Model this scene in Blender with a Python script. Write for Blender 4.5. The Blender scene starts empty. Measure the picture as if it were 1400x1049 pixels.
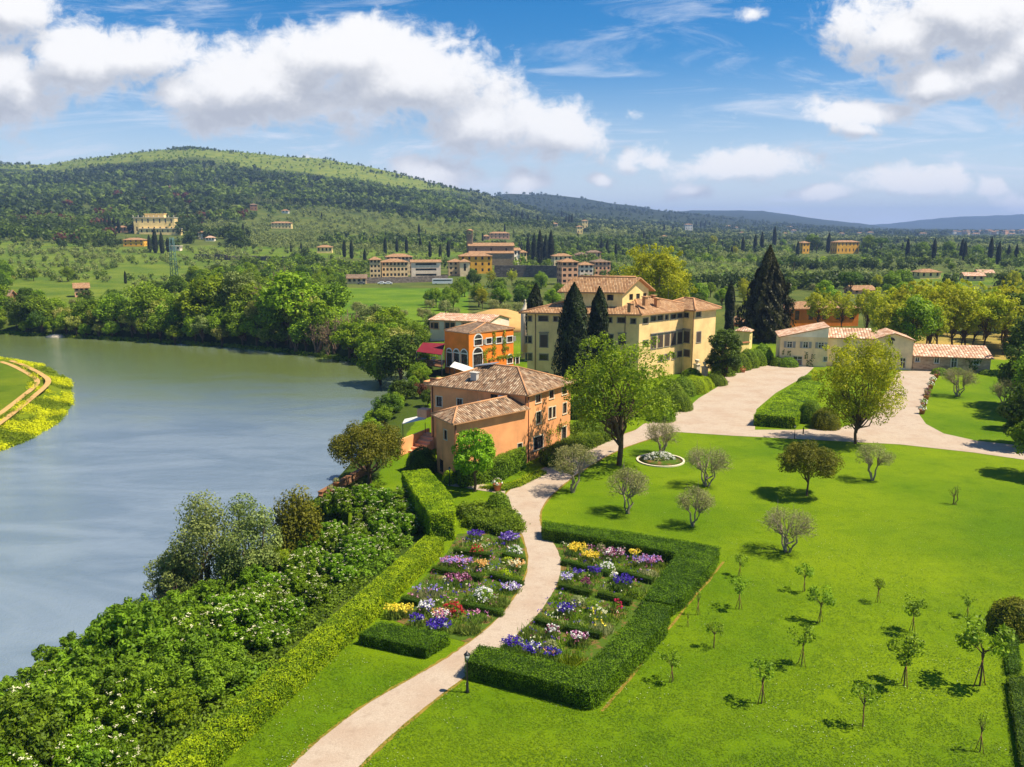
import bpy, math, numpy as np
from mathutils import Vector, Matrix
R = math.radians
SC = bpy.context.scene
COL = SC.collection
rng = np.random.default_rng(11)

# ------------------------------------------------------------------ camera, sky, sun, exposure
FPX, PITCH, CAMH = 1130.0, R(10.74), 30.0
cd = bpy.data.cameras.new('camera'); cam = bpy.data.objects.new('camera', cd); COL.objects.link(cam)
cam.location = (0, 0, CAMH); cam.rotation_euler = (R(90) - PITCH, 0, 0)
cd.sensor_width = 36.0; cd.lens = 36.0 * FPX / 1400.0; cd.clip_start = 0.5; cd.clip_end = 40000
SC.camera = cam
SUN_EL, SUN_AZ = R(58), R(-7)          # azimuth measured from +X (right of the view), negative = towards the camera
S = Vector((math.cos(SUN_EL) * math.cos(SUN_AZ), math.cos(SUN_EL) * math.sin(SUN_AZ), math.sin(SUN_EL)))
sd = bpy.data.lights.new('sun', 'SUN'); sd.energy = 4.6; sd.angle = R(0.5); sd.color = (1.0, 0.91, 0.74)
so = bpy.data.objects.new('sun', sd); COL.objects.link(so); so.rotation_euler = S.to_track_quat('Z', 'Y').to_euler()
SC.view_settings.view_transform = 'Standard'; SC.view_settings.look = 'None'
SC.view_settings.exposure = 0.86; SC.view_settings.gamma = 1
SC.cycles.max_bounces = 6; SC.cycles.diffuse_bounces = 3; SC.cycles.glossy_bounces = 2; SC.cycles.transmission_bounces = 3
SC.cycles.volume_bounces = 0; SC.cycles.transparent_max_bounces = 4
SC.cycles.caustics_reflective = False; SC.cycles.caustics_refractive = False
SC.cycles.sample_clamp_indirect = 4.0

def ray(px, py):
    s, c = math.sin(PITCH), math.cos(PITCH)
    u = (px - 700) / FPX; v = (524.5 - py) / FPX
    return np.array((u, c + v * s, -s + v * c))
def at(px, py, z=0.0):                  # the point of height z seen at a photo pixel
    d = ray(px, py); t = (z - CAMH) / d[2]
    return np.array((d[0] * t, d[1] * t, z))
def atY(px, py, Y):                     # the point at depth Y seen at a photo pixel
    d = ray(px, py); t = Y / d[1]
    return np.array((d[0] * t, Y, CAMH + d[2] * t))
def pxx(px, Y, z=0.0):                  # x of a column at depth Y (height z)
    s, c = math.sin(PITCH), math.cos(PITCH)
    return (px - 700) / FPX * (Y * c - (z - CAMH) * s)

class NT:                               # small node-tree writer
    def __init__(self, tree): self.t = tree; self.n = tree.nodes; self.l = tree.links
    def add(self, typ, inp=None, **kw):
        n = self.n.new(typ)
        for k, v in kw.items(): setattr(n, k, v)
        for k, v in (inp or {}).items(): self.set(n.inputs[k], v)
        return n
    def set(self, sock, v):
        if isinstance(v, bpy.types.NodeSocket): self.l.new(v, sock)
        elif isinstance(v, bpy.types.Node): self.l.new(v.outputs[0], sock)
        else:
            if hasattr(sock, 'default_value'):
                if sock.type == 'RGBA' and len(v) == 3: v = (*v, 1)
                sock.default_value = v
    def math(self, op, a, b=0.0, c=0.0, clamp=False):
        n = self.n.new('ShaderNodeMath'); n.operation = op; n.use_clamp = clamp
        for s, v in zip(n.inputs, (a, b, c)): self.set(s, v)
        return n.outputs[0]
    def vmath(self, op, a, b=(0, 0, 0)):
        n = self.n.new('ShaderNodeVectorMath'); n.operation = op
        self.set(n.inputs[0], a); self.set(n.inputs[1], b)
        return n.outputs['Value'] if op in ('LENGTH', 'DOT_PRODUCT', 'DISTANCE') else n.outputs[0]
    def mix(self, f, a, b, blend='MIX'):
        n = self.n.new('ShaderNodeMix'); n.data_type = 'RGBA'; n.blend_type = blend
        self.set(n.inputs[0], f); self.set(n.inputs[6], a); self.set(n.inputs[7], b)
        return n.outputs[2]
    def ramp(self, f, stops, interp='LINEAR'):
        n = self.n.new('ShaderNodeValToRGB'); n.color_ramp.interpolation = interp
        e = n.color_ramp.elements
        while len(e) < len(stops): e.new(0.5)
        for el, (p, c) in zip(e, stops):
            el.position = p; el.color = (c, c, c, 1) if isinstance(c, (int, float)) else (*c[:3], 1)
        self.set(n.inputs[0], f); return n.outputs[0]
    def noise(self, vec, scale, detail=3, rough=0.55, dist=0.0, color=False):
        n = self.add('ShaderNodeTexNoise', {'Scale': scale, 'Detail': detail, 'Roughness': rough, 'Distortion': dist})
        self.set(n.inputs['Vector'], vec)
        return n.outputs['Color' if color else 'Fac']
    def smooth(self, x, a, b):
        n = self.add('ShaderNodeMapRange', {'Value': x, 'From Min': a, 'From Max': b}, interpolation_type='SMOOTHSTEP')
        return n.outputs[0]

def build_world():
    w = bpy.data.worlds.new('World'); SC.world = w; w.use_nodes = True
    N = NT(w.node_tree); N.n.clear()
    sky = N.add('ShaderNodeTexSky', sky_type='NISHITA', sun_disc=False, sun_elevation=SUN_EL,
                sun_rotation=R(90) - SUN_AZ, altitude=100, air_density=0.9, dust_density=0.3, ozone_density=3.0)
    skyc = N.add('ShaderNodeHueSaturation', {'Saturation': 1.5, 'Value': 0.58, 'Color': sky}).outputs[0]
    d = N.add('ShaderNodeTexCoord').outputs['Generated']
    sx = N.add('ShaderNodeSeparateXYZ', {0: d})
    y = N.math('MAXIMUM', sx.outputs[1], 0.05)
    uv = N.add('ShaderNodeCombineXYZ', {0: N.math('DIVIDE', sx.outputs[0], y), 1: N.math('DIVIDE', sx.outputs[2], y), 2: 0.0}).outputs[0]
    # cumulus: soft lumps of fixed direction, broken by fractal noise
    B = [(470, 75, 150, 44, 1), (560, 112, 150, 60, 1), (330, 112, 150, 48, .95), (250, 118, 80, 32, .8), (650, 158, 110, 42, .9),
         (770, 172, 75, 34, .85), (725, 190, 120, 22, .5), (200, 72, 95, 34, .9), (90, 82, 120, 44, .95), (-20, 95, 95, 70, 1),
         (20, 10, 80, 40, 1), (1240, 35, 125, 46, 1.05), (1340, 10, 130, 60, 1), (1290, 98, 90, 32, .95), (1380, 92, 95, 40, .95), (1440, 60, 110, 70, 1),
         (1165, 153, 95, 19, .85), (1165, 176, 45, 14, .6), (1000, 222, 125, 22, .8), (880, 206, 45, 22, .7), (935, 256, 40, 14, .8), (1040, 218, 45, 20, .75),
         (1240, 248, 75, 20, .8), (1290, 240, 40, 17, .8), (1130, 266, 50, 12, .7), (705, 245, 50, 20, .75), (605, 232, 55, 22, .7), (815, 245, 24, 10, .65),
         (1010, 20, 22, 12, .6), (1345, 246, 24, 12, .6), (420, 212, 60, 10, .6), (860, 160, 20, 9, .5), (1400, 268, 60, 12, .5)]
    g = bpy.data.node_groups.new('cumulus', 'ShaderNodeTree')
    g.interface.new_socket('P', in_out='INPUT', socket_type='NodeSocketVector')
    g.interface.new_socket('F', in_out='OUTPUT', socket_type='NodeSocketFloat'); g.interface.new_socket('A', in_out='OUTPUT', socket_type='NodeSocketFloat')
    G = NT(g); gi = G.n.new('NodeGroupInput'); go = G.n.new('NodeGroupOutput')
    P = gi.outputs[0]
    nz = G.math('ADD', G.math('MULTIPLY', G.noise(G.vmath('MULTIPLY', P, (1, 1.3, 1)), 9.0, 5, 0.55), .62), G.math('MULTIPLY', G.noise(G.vmath('MULTIPLY', P, (1, 1.25, 1)), 34.0, 9, 0.66, 0.4), .38))
    n2 = G.noise(G.vmath('MULTIPLY', P, (1, 1.4, 1)), 4.3, 2, 0.5, color=True)
    Pw = G.vmath('ADD', P, G.vmath('MULTIPLY', G.vmath('SUBTRACT', n2, (.5, .5, .5)), (.10, .06, 0)))
    acc = None
    for (px, py, a, b, k) in B:
        b *= 1.22; r = ray(px, py + b * .12); c = (r[0] / r[1], r[2] / r[1], 0)
        q = G.vmath('MULTIPLY', G.vmath('SUBTRACT', Pw, c), (FPX / a, FPX / b, 0))
        f = G.math('MULTIPLY_ADD', G.vmath('LENGTH', q), -0.9 * k, 1.0 * k)
        acc = f if acc is None else G.math('SMOOTH_MAX', acc, f, 0.16)
    G.set(go.inputs[0], G.math('ADD', G.math('MAXIMUM', acc, -0.8), G.math('MULTIPLY', G.math('SUBTRACT', nz, 0.5), 2.9)))
    G.set(go.inputs[1], acc)
    def cum(v):
        n = N.n.new('ShaderNodeGroup'); n.node_tree = g; N.set(n.inputs[0], v); return n.outputs
    f0, a0 = cum(uv); f1, a1 = cum(N.vmath('ADD', uv, (0.012, 0.034, 0)))
    dens = N.smooth(f0, 0.0, 0.46)
    lit = N.smooth(N.math('ADD', N.math('MULTIPLY', N.math('SUBTRACT', f0, f1), .55), N.math('MULTIPLY', N.math('SUBTRACT', a0, a1), .75)), -0.30, 0.55)   # less cloud above = sunlit top
    ccol = N.mix(lit, (2.5, 2.6, 2.85), (5.1, 5.0, 4.9))
    ccol = N.mix(N.math('MULTIPLY', N.math('SUBTRACT', 1.0, N.smooth(f0, .2, .7)), .30), ccol, (4.5, 4.6, 4.8))
    # thin cirrus streaks and milky haze low down
    ci = N.noise(N.vmath('MULTIPLY', uv, (2.2, 14.0, 1)), 1.7, 8, 0.66, 1.2)
    el = N.math('DIVIDE', sx.outputs[2], N.math('MAXIMUM', N.vmath('LENGTH', d), 0.01))
    cif = N.math('MULTIPLY', N.smooth(ci, 0.47, 0.72), 0.5)
    low = N.math('MULTIPLY', N.math('SUBTRACT', 1.0, N.smooth(el, 0.0, 0.20)), 0.70)
    veil = N.math('ADD', cif, low, clamp=True)
    base = N.mix(veil, skyc, (3.9, 4.15, 4.6))
    fin = N.mix(N.math('MULTIPLY', dens, 0.97), base, ccol)
    bg = N.add('ShaderNodeBackground', {'Color': fin, 'Strength': 0.118})
    N.l.new(bg.outputs[0], N.add('ShaderNodeOutputWorld').inputs[0])
build_world()

# ------------------------------------------------------------------ helpers
def lin(r, g, b):
    f = lambda c: (c / 255 / 12.92) if c <= 10 else ((c / 255 + .055) / 1.055) ** 2.4
    return (f(r), f(g), f(b))
MATS = {}
def base_mat(name):
    m = bpy.data.materials.new(name); m.use_nodes = True; N = NT(m.node_tree); N.n.clear()
    out = N.add('ShaderNodeOutputMaterial'); MATS[name] = m
    return m, N, out
def pbsdf(N, out, color, rough=0.8, spec=0.3, bump=None, bstr=0.3, bdist=0.05, metal=0.0):
    p = N.add('ShaderNodeBsdfPrincipled', {'Roughness': rough, 'Specular IOR Level': spec, 'Metallic': metal})
    N.set(p.inputs['Base Color'], color)
    if bump is not None:
        N.set(p.inputs['Normal'], N.add('ShaderNodeBump', {'Strength': bstr, 'Distance': bdist, 'Height': bump}).outputs[0])
    N.l.new(p.outputs[0], out.inputs[0]); return p
def mat_plain(name, col, rough=0.8, spec=0.3, var=0.12, scale=3.0, bstr=0.2, metal=0.0):
    m, N, out = base_mat(name)
    co = N.add('ShaderNodeTexCoord').outputs['Object']
    n = N.noise(co, scale, 5, 0.6)
    c = N.mix(n, tuple(x * (1 - 2 * var) for x in col), tuple(min(1, x * (1 + 2 * var)) for x in col))
    pbsdf(N, out, c, rough, spec, N.noise(co, scale * 6, 3), bstr, 0.02, metal); return m
def mat_stucco(name, col, stain=0.5):
    m, N, out = base_mat(name)
    co = N.add('ShaderNodeTexCoord').outputs['Object']
    a = N.noise(co, 0.35, 5, 0.6)
    st = N.noise(N.vmath('MULTIPLY', co, (1.6, 1.6, 0.18)), 1.0, 6, 0.68)
    c = N.mix(N.smooth(a, .35, .68), tuple(x * .86 for x in col), tuple(min(1, x * 1.1) for x in col))
    c = N.mix(N.math('MULTIPLY', N.smooth(st, .52, .78), stain), c, tuple(x * .55 for x in col))
    pbsdf(N, out, c, 0.92, 0.15, N.noise(co, 9, 4), 0.15, 0.02); return m
def mat_leaf(name, dark, light, trans=0.38, objvar=0.35, spec=0.2, tint=None):
    m, N, out = base_mat(name)
    a = N.add('ShaderNodeAttribute', attribute_name='rnd').outputs['Fac']
    oi = N.add('ShaderNodeObjectInfo').outputs['Random']
    dark, light = (tuple(min(.9, x * k) for x, k in zip(q, (1.55, 1.42, .95))) for q in (dark, light)) if 'petal' not in name else (dark, light)
    c = N.mix(a, dark, light)
    if tint: c = N.mix(N.math('MULTIPLY', N.smooth(a, .62, .98), tint[1]), c, tint[0])
    h = N.add('ShaderNodeHueSaturation', {'Hue': N.math('MULTIPLY_ADD', oi, 0.022, 0.489), 'Saturation': 1.0,
              'Value': N.math('MULTIPLY_ADD', oi, objvar, 1.0 - objvar / 2), 'Color': c}).outputs[0]
    p = N.add('ShaderNodeBsdfPrincipled', {'Roughness': 0.55, 'Specular IOR Level': spec, 'Base Color': h})
    t = N.add('ShaderNodeBsdfTranslucent', {'Color': h})
    mx = N.add('ShaderNodeMixShader', {0: trans}); N.l.new(p.outputs[0], mx.inputs[1]); N.l.new(t.outputs[0], mx.inputs[2])
    N.l.new(mx.outputs[0], out.inputs[0]); return m
def mat_tiles(name, cols, w=0.24, l=0.42):
    m, N, out = base_mat(name)
    uv = N.add('ShaderNodeUVMap').outputs[0]; s = N.add('ShaderNodeSeparateXYZ', {0: uv})
    u = N.math('DIVIDE', s.outputs[0], w); v = N.math('DIVIDE', s.outputs[1], l)
    fu = N.math('FLOOR', u); fv = N.math('FLOOR', v)
    wn = N.add('ShaderNodeTexWhiteNoise', {'Vector': N.add('ShaderNodeCombineXYZ', {0: fu, 1: fv}).outputs[0]}, noise_dimensions='2D')
    c = N.ramp(wn.outputs[0], [(i / (len(cols) - 1), x) for i, x in enumerate(cols)])
    pat = N.noise(uv, 0.45, 4, 0.6)
    c = N.mix(N.math('MULTIPLY', N.smooth(pat, .42, .75), 0.45), c, tuple(x * .45 for x in cols[0]))
    bar = N.math('ABSOLUTE', N.math('SINE', N.math('MULTIPLY', u, math.pi)))
    chan = N.smooth(bar, 0.05, 0.45)                              # the channel between the pan tiles is coloured darker
    c = N.mix(chan, tuple(x * .42 for x in cols[0]), c)
    hgt = N.math('ADD', bar, N.math('MULTIPLY', N.math('FRACT', v), -0.35))
    pbsdf(N, out, c, 0.9, 0.15, hgt, 1.0, 0.09); return m

class MB:                               # collects faces into one mesh
    def __init__(self): self.v = []; self.f = []; self.m = []; self.uv = []; self.sm = []
    def face(self, pts, m=0, uv=None, sm=False):
        i = len(self.v); self.v += [tuple(float(c) for c in p) for p in pts]; self.f.append(list(range(i, i + len(pts))))
        self.m.append(m); self.uv.append(uv); self.sm.append(sm)
    def hexa(self, b, t, m=0):          # bottom quad, top quad (same winding)
        self.face(b[::-1], m); self.face(t, m); n = len(b)
        for i in range(n): j = (i + 1) % n; self.face([b[i], b[j], t[j], t[i]], m)
    def box(self, c, s, rz=0.0, m=0):
        x, y, z = s[0] / 2, s[1] / 2, s[2] / 2; ca, sa = math.cos(rz), math.sin(rz)
        q = [(c[0] + a * x * ca - b * y * sa, c[1] + a * x * sa + b * y * ca) for a, b in ((-1, -1), (1, -1), (1, 1), (-1, 1))]
        self.hexa([(*p, c[2] - z) for p in q], [(*p, c[2] + z) for p in q], m)
    def tube(self, pts, rad, n=7, m=0, cap=True):
        pts = [np.array(p, float) for p in pts]; rings = []
        if not hasattr(rad, '__len__'): rad = [rad] * len(pts)
        for i, p in enumerate(pts):
            d = pts[min(i + 1, len(pts) - 1)] - pts[max(i - 1, 0)]; d = d / (np.linalg.norm(d) + 1e-9)
            a = np.cross(d, (0, 0, 1) if abs(d[2]) < .9 else (1, 0, 0)); a /= np.linalg.norm(a); b = np.cross(d, a)
            i0 = len(self.v)
            for k in range(n):
                t = 2 * math.pi * k / n; self.v.append(tuple(p + rad[i] * (a * math.cos(t) + b * math.sin(t))))
            rings.append(i0)
        for r0, r1 in zip(rings, rings[1:]):
            for k in range(n):
                self.f.append([r0 + k, r1 + k, r1 + (k + 1) % n, r0 + (k + 1) % n]); self.m.append(m); self.uv.append(None); self.sm.append(True)
        if cap:
            for r, rev in ((rings[0], 0), (rings[-1], 1)):
                q = [r + k for k in range(n)]; self.f.append(q[::-1] if rev else q); self.m.append(m); self.uv.append(None); self.sm.append(False)
    def lathe(self, prof, c=(0, 0, 0), n=16, m=0):
        rings = []
        for r, z in prof:
            rings.append(len(self.v))
            for k in range(n):
                t = 2 * math.pi * k / n; self.v.append((c[0] + r * math.cos(t), c[1] + r * math.sin(t), c[2] + z))
        for r0, r1 in zip(rings, rings[1:]):
            for k in range(n):
                self.f.append([r0 + k, r0 + (k + 1) % n, r1 + (k + 1) % n, r1 + k]); self.m.append(m); self.uv.append(None); self.sm.append(True)
        for r, rev in ((rings[0], 1), (rings[-1], 0)):
            q = [r + k for k in range(n)]; self.f.append(q[::-1] if rev else q); self.m.append(m); self.uv.append(None); self.sm.append(False)
    def mesh(self, name, mats):
        me = bpy.data.meshes.new(name); me.from_pydata(self.v, [], self.f)
        for x in (mats if isinstance(mats, (list, tuple)) else [mats]): me.materials.append(x)
        me.polygons.foreach_set('material_index', self.m); me.polygons.foreach_set('use_smooth', self.sm)
        if any(u is not None for u in self.uv):
            L = me.uv_layers.new(name='UVMap'); flat = []
            for f, u in zip(self.f, self.uv): flat += [c for p in (u or [(0, 0)] * len(f)) for c in p]
            L.data.foreach_set('uv', flat)
        me.update(); return me
    def build(self, name, mats, parent=None):
        return link(name, self.mesh(name, mats), parent)
def link(name, me, parent=None):
    o = bpy.data.objects.new(name, me); COL.objects.link(o)
    if parent is not None: o.parent = parent
    return o
def tag(o, label=None, cat=None, group=None, kind=None):
    for k, v in (('label', label), ('category', cat), ('group', group), ('kind', kind)):
        if v: o[k] = v
    return o
def thing(name, loc, label, cat, rz=0.0, group=None, sc=1.0):
    o = bpy.data.objects.new(name, None); COL.objects.link(o); o.empty_display_size = .2
    o.location = tuple(float(c) for c in loc); o.rotation_euler = (0, 0, rz); o.scale = (sc, sc, sc) if not hasattr(sc, '__len__') else sc
    return tag(o, label, cat, group)
def dup(root, loc, rz=0.0, sc=1.0, label=None, group=None, cat=None):
    c = root.copy(); COL.objects.link(c); c.location = tuple(float(v) for v in loc); c.rotation_euler = (0, 0, rz)
    c.scale = (sc, sc, sc) if not hasattr(sc, '__len__') else sc
    tag(c, label, cat, group)
    for ch in root.children:
        d = ch.copy(); COL.objects.link(d); d.parent = c
        for g in ch.children:
            e = g.copy(); COL.objects.link(e); e.parent = d
    return c
def nmesh(name, V, Q, mats, mi=None, rnd=None):     # quads straight from arrays
    me = bpy.data.meshes.new(name); n = len(Q); k = Q.shape[1]
    me.vertices.add(len(V)); me.vertices.foreach_set('co', np.asarray(V, np.float32).ravel())
    me.loops.add(n * k); me.loops.foreach_set('vertex_index', np.asarray(Q, np.int32).ravel())
    me.polygons.add(n); me.polygons.foreach_set('loop_start', np.arange(0, n * k, k, dtype=np.int32))
    for x in (mats if isinstance(mats, (list, tuple)) else [mats]): me.materials.append(x)
    if mi is not None: me.polygons.foreach_set('material_index', np.asarray(mi, np.int32))
    me.update(calc_edges=True)
    if rnd is not None:
        a = me.attributes.new('rnd', 'FLOAT', 'FACE'); a.data.foreach_set('value', np.asarray(rnd, np.float32))
    return me
def unit(a): return a / (np.linalg.norm(a, axis=-1, keepdims=True) + 1e-9)
def cards(P, N, L, W, T=None, fold=0.12, g=rng):    # diamond leaves: centre, normal, length, width
    n = len(P); N = unit(N)
    if T is None: T = g.normal(size=(n, 3))
    T = unit(T - (T * N).sum(1, keepdims=True) * N); B = np.cross(N, T)
    L = (np.ones(n) * L)[:, None]; W = (np.ones(n) * W)[:, None]
    V = np.stack([P - T * L * .5, P + B * W * .5 + N * W * fold - T * L * .06, P + T * L * .5, P - B * W * .5 + N * W * fold - T * L * .06], 1).reshape(-1, 3)
    return V, np.arange(4 * n).reshape(-1, 4)
def sph(n, g): return unit(g.normal(size=(n, 3)))

# ------------------------------------------------------------------ materials
M = {}
M['gravel'] = None
def ground_mats():
    # lawn / land: cover colour per vertex, broken by noise at several scales
    m, N, out = base_mat('land'); M['land'] = m
    co = N.add('ShaderNodeTexCoord').outputs['Object']
    c = N.add('ShaderNodeAttribute', attribute_name='cover').outputs['Color']
    big = N.noise(co, 0.045, 4, 0.6); mid = N.noise(co, 0.5, 5, 0.65); fine = N.noise(co, 7.0, 5, 0.8)
    st = N.noise(N.vmath('MULTIPLY', co, (0.35, 3.0, 1)), 1.0, 3, 0.6)
    c1 = N.mix(N.smooth(big, .3, .7), N.mix(1.0, c, (.72, .80, .7), 'MULTIPLY'), N.mix(1.0, c, (1.42, 1.18, 1.1), 'MULTIPLY'))
    c2 = N.mix(N.math('MULTIPLY', N.smooth(mid, .48, .70), .6), c1, N.mix(1.0, c1, (.66, .74, .6), 'MULTIPLY'))
    c3 = N.mix(N.math('MULTIPLY', N.smooth(st, .5, .75), .4), c2, N.mix(1.0, c2, (1.35, 1.2, 1.0), 'MULTIPLY'))
    c4 = N.mix(N.smooth(fine, .3, .7), N.mix(1.0, c3, (.62, .70, .6), 'MULTIPLY'), N.mix(1.0, c3, (1.32, 1.24, 1.2), 'MULTIPLY'))
    pbsdf(N, out, c4, 0.95, 0.08, N.math('ADD', N.noise(co, 14, 3, .7), N.math('MULTIPLY', mid, 2)), 0.9, 0.06)
    m, N, out = base_mat('gravel'); M['gravel'] = m
    co = N.add('ShaderNodeTexCoord').outputs['Object']
    a = N.noise(co, 0.25, 4, .6); b = N.noise(co, 9, 5, .85); k = N.noise(co, 1.4, 4, .6)
    c = N.mix(b, lin(124, 106, 90), lin(212, 194, 172)); c = N.mix(N.math('MULTIPLY', N.smooth(a, .4, .7), .5), c, lin(160, 134, 112))
    c = N.mix(N.math('MULTIPLY', N.smooth(k, .5, .72), .35), c, lin(142, 122, 104))
    pbsdf(N, out, c, 0.95, 0.1, N.noise(co, 22, 2, .8), .8, .03)
    m, N, out = base_mat('soil'); M['soil'] = m
    co = N.add('ShaderNodeTexCoord').outputs['Object']
    a = N.noise(co, 0.9, 5, .65); b = N.noise(co, 8, 4, .7)
    c = N.mix(b, lin(88, 66, 38), lin(140, 106, 66)); c = N.mix(N.smooth(a, .38, .50), c, lin(70, 92, 24))
    pbsdf(N, out, c, 0.95, 0.1, b, .7, .05)
    M['earth'] = mat_plain('bare_earth', lin(186, 148, 92), .95, .1, .15, .4)
    m, N, out = base_mat('river_water'); M['water'] = m
    co = N.add('ShaderNodeTexCoord').outputs['Object']
    w = N.noise(N.vmath('MULTIPLY', co, (0.8, 1.0, 1)), 0.9, 6, .68, .3); w2 = N.noise(co, 4.2, 4, .7)
    pat = N.smooth(N.noise(co, 0.022, 4, .55, .6), .3, .72)
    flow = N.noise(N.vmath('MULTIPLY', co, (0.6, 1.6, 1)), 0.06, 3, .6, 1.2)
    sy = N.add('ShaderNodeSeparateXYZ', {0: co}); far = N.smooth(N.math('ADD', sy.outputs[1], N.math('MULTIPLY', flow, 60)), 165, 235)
    c = N.mix(N.smooth(flow, .35, .7), lin(100, 116, 132), lin(120, 134, 148)); c = N.mix(far, c, lin(92, 104, 56))  # greener towards the far bank: tree reflection put into the base colour
    p = pbsdf(N, out, c, 0.12, 0.5, N.math('ADD', N.math('MULTIPLY', w, 1.0), N.math('MULTIPLY', w2, 0.7)), 0.9, 0.10)
    N.set(p.inputs['Roughness'], N.math('MULTIPLY_ADD', pat, 0.10, 0.05))
ground_mats()
M['bark'] = mat_plain('bark', lin(96, 78, 60), .95, .1, .25, 2.5)
M['bark_pale'] = mat_plain('pale_bark', lin(150, 136, 116), .95, .1, .25, 2.5)
M['twig'] = mat_plain('dead_twigs', lin(128, 106, 86), .95, .1, .2, 2.0)
G_ = lambda n, d, l, **k: M.__setitem__(n, mat_leaf(n, lin(*d), lin(*l), **k))
G_('leaf_green', (44, 70, 12), (124, 154, 36))
G_('leaf_dark', (30, 52, 12), (86, 112, 34))
G_('leaf_lime', (92, 110, 12), (172, 176, 40), trans=.5)
G_('leaf_robinia', (84, 98, 8), (160, 160, 26), trans=.45)
G_('leaf_ash', (52, 84, 12), (136, 160, 34), trans=.45)
G_('leaf_wood', (34, 52, 14), (66, 86, 32), objvar=0)
G_('leaf_hill', (56, 78, 22), (100, 120, 46), objvar=0)
G_('leaf_grove', (84, 96, 54), (128, 138, 88), objvar=0)
G_('leaf_bank', (36, 64, 10), (112, 146, 34))
G_('leaf_elder', (46, 76, 6), (114, 148, 24))
G_('leaf_silver', (56, 76, 36), (132, 148, 94))
G_('leaf_lawn', (68, 97, 8), (106, 131, 16), objvar=0, trans=.45)
G_('leaf_olive', (84, 94, 58), (150, 156, 112), objvar=.25)
G_('leaf_cypress', (16, 24, 10), (42, 54, 24), trans=.08, objvar=.2)
G_('leaf_conifer', (26, 26, 14), (58, 58, 30), trans=.08, objvar=.1)
G_('leaf_locust', (78, 94, 26), (160, 166, 84), tint=(lin(214, 204, 150), .5))
G_('leaf_box', (38, 62, 8), (86, 116, 18), objvar=.1)
G_('leaf_yew', (38, 68, 4), (102, 138, 14), objvar=.08)
G_('leaf_laurel', (70, 104, 6), (162, 184, 20), objvar=.08)
G_('leaf_bronze', (54, 66, 12), (118, 122, 30))
G_('leaf_maple', (58, 104, 8), (128, 174, 28), objvar=.05)
G_('leaf_reed', (118, 126, 10), (206, 204, 24), objvar=.15)
G_('leaf_plum', (52, 30, 26), (104, 66, 54))
G_('leaf_iris', (58, 88, 34), (128, 150, 74))
G_('leaf_grey', (92, 104, 76), (148, 156, 122))
for n, d, l in (('violet', (44, 22, 118), (92, 58, 182)), ('lavender', (130, 104, 186), (190, 170, 224)), ('pink', (176, 92, 140), (226, 164, 196)), ('crimson', (166, 18, 48), (222, 62, 92)),
                ('yellow', (222, 190, 24), (250, 232, 90)), ('white', (226, 222, 208), (250, 248, 240)), ('apricot', (206, 140, 60), (240, 196, 120)), ('maroon', (88, 34, 58), (150, 80, 104)), ('cream', (214, 208, 160), (238, 232, 196))):
    G_('petal_' + n, d, l, trans=.2, objvar=.05)
TERR = [lin(104, 78, 58), lin(168, 138, 108), lin(132, 98, 72), lin(196, 170, 140), lin(94, 74, 58)]
M['tile_old'] = mat_tiles('old_roof_tiles', TERR, .34, .55)
M['tile_warm'] = mat_tiles('warm_roof_tiles', [lin(148, 108, 74), lin(184, 144, 104), lin(162, 120, 84), lin(196, 160, 122), lin(142, 104, 76)], .3, .55)
M['tile_pale'] = mat_tiles('pale_roof_tiles', [lin(176, 126, 96), lin(220, 184, 152), lin(190, 142, 110), lin(236, 210, 182), lin(170, 124, 98)], .6, .6)
M['tile_grey'] = mat_tiles('weathered_roof_tiles', [lin(112, 92, 76), lin(150, 124, 100), lin(128, 104, 84), lin(164, 140, 116), lin(104, 88, 74)], .28, .5)
M['ridge'] = mat_plain('ridge_tiles', lin(186, 138, 98), .9, .15, .2, 3)
for n, c in (('pink', (240, 166, 110)), ('villa', (246, 208, 142)), ('cream', (240, 212, 166)), ('white', (246, 232, 208)), ('orange', (244, 138, 50)), ('yellow', (240, 178, 62)), ('beige', (232, 198, 148)),
             ('palepink', (246, 220, 196)), ('rose', (228, 172, 134)), ('gold', (246, 214, 142))):
    M['wall_' + n] = mat_stucco('stucco_' + n, lin(*c))
def mat_stone(name, a, b, mort, sc=1.6):
    m, N, out = base_mat(name)
    co = N.add('ShaderNodeTexCoord').outputs['Object']
    v = N.add('ShaderNodeTexVoronoi', {'Scale': sc, 'Vector': N.vmath('MULTIPLY', co, (1, 1, 1.8))})
    e = N.add('ShaderNodeTexVoronoi', {'Scale': sc, 'Vector': N.vmath('MULTIPLY', co, (1, 1, 1.8))}, feature='DISTANCE_TO_EDGE')
    c = N.mix(N.add('ShaderNodeSeparateColor', {0: v.outputs['Color']}).outputs[0], a, b)
    c = N.mix(N.smooth(e.outputs[0], .0, .09), mort, c)
    pbsdf(N, out, c, .95, .1, e.outputs[0], .5, .05); return m
M['stone'] = mat_stone('rubble_stone', lin(150, 122, 92), lin(196, 168, 132), lin(176, 152, 122))
M['brickwall'] = mat_stone('old_brick', lin(126, 88, 62), lin(166, 122, 88), lin(140, 112, 88), 3.2)
M['church_stone'] = mat_stone('church_stone', lin(136, 116, 92), lin(172, 150, 120), lin(128, 110, 88), 1.2)
M['dark_stone'] = mat_stone('dark_retaining_stone', lin(92, 84, 78), lin(128, 118, 108), lin(86, 78, 72), .7)
M['trim'] = mat_plain('pale_stone_trim', lin(214, 200, 172), .85, .2, .08, 3)
M['trim_grey'] = mat_plain('grey_stone_trim', lin(150, 140, 124), .85, .2, .1, 3)
M['frame_dark'] = mat_plain('dark_window_wood', lin(70, 54, 42), .6, .3, .1, 4)
M['frame_white'] = mat_plain('white_paint', lin(226, 224, 216), .5, .3, .04, 4)
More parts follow.
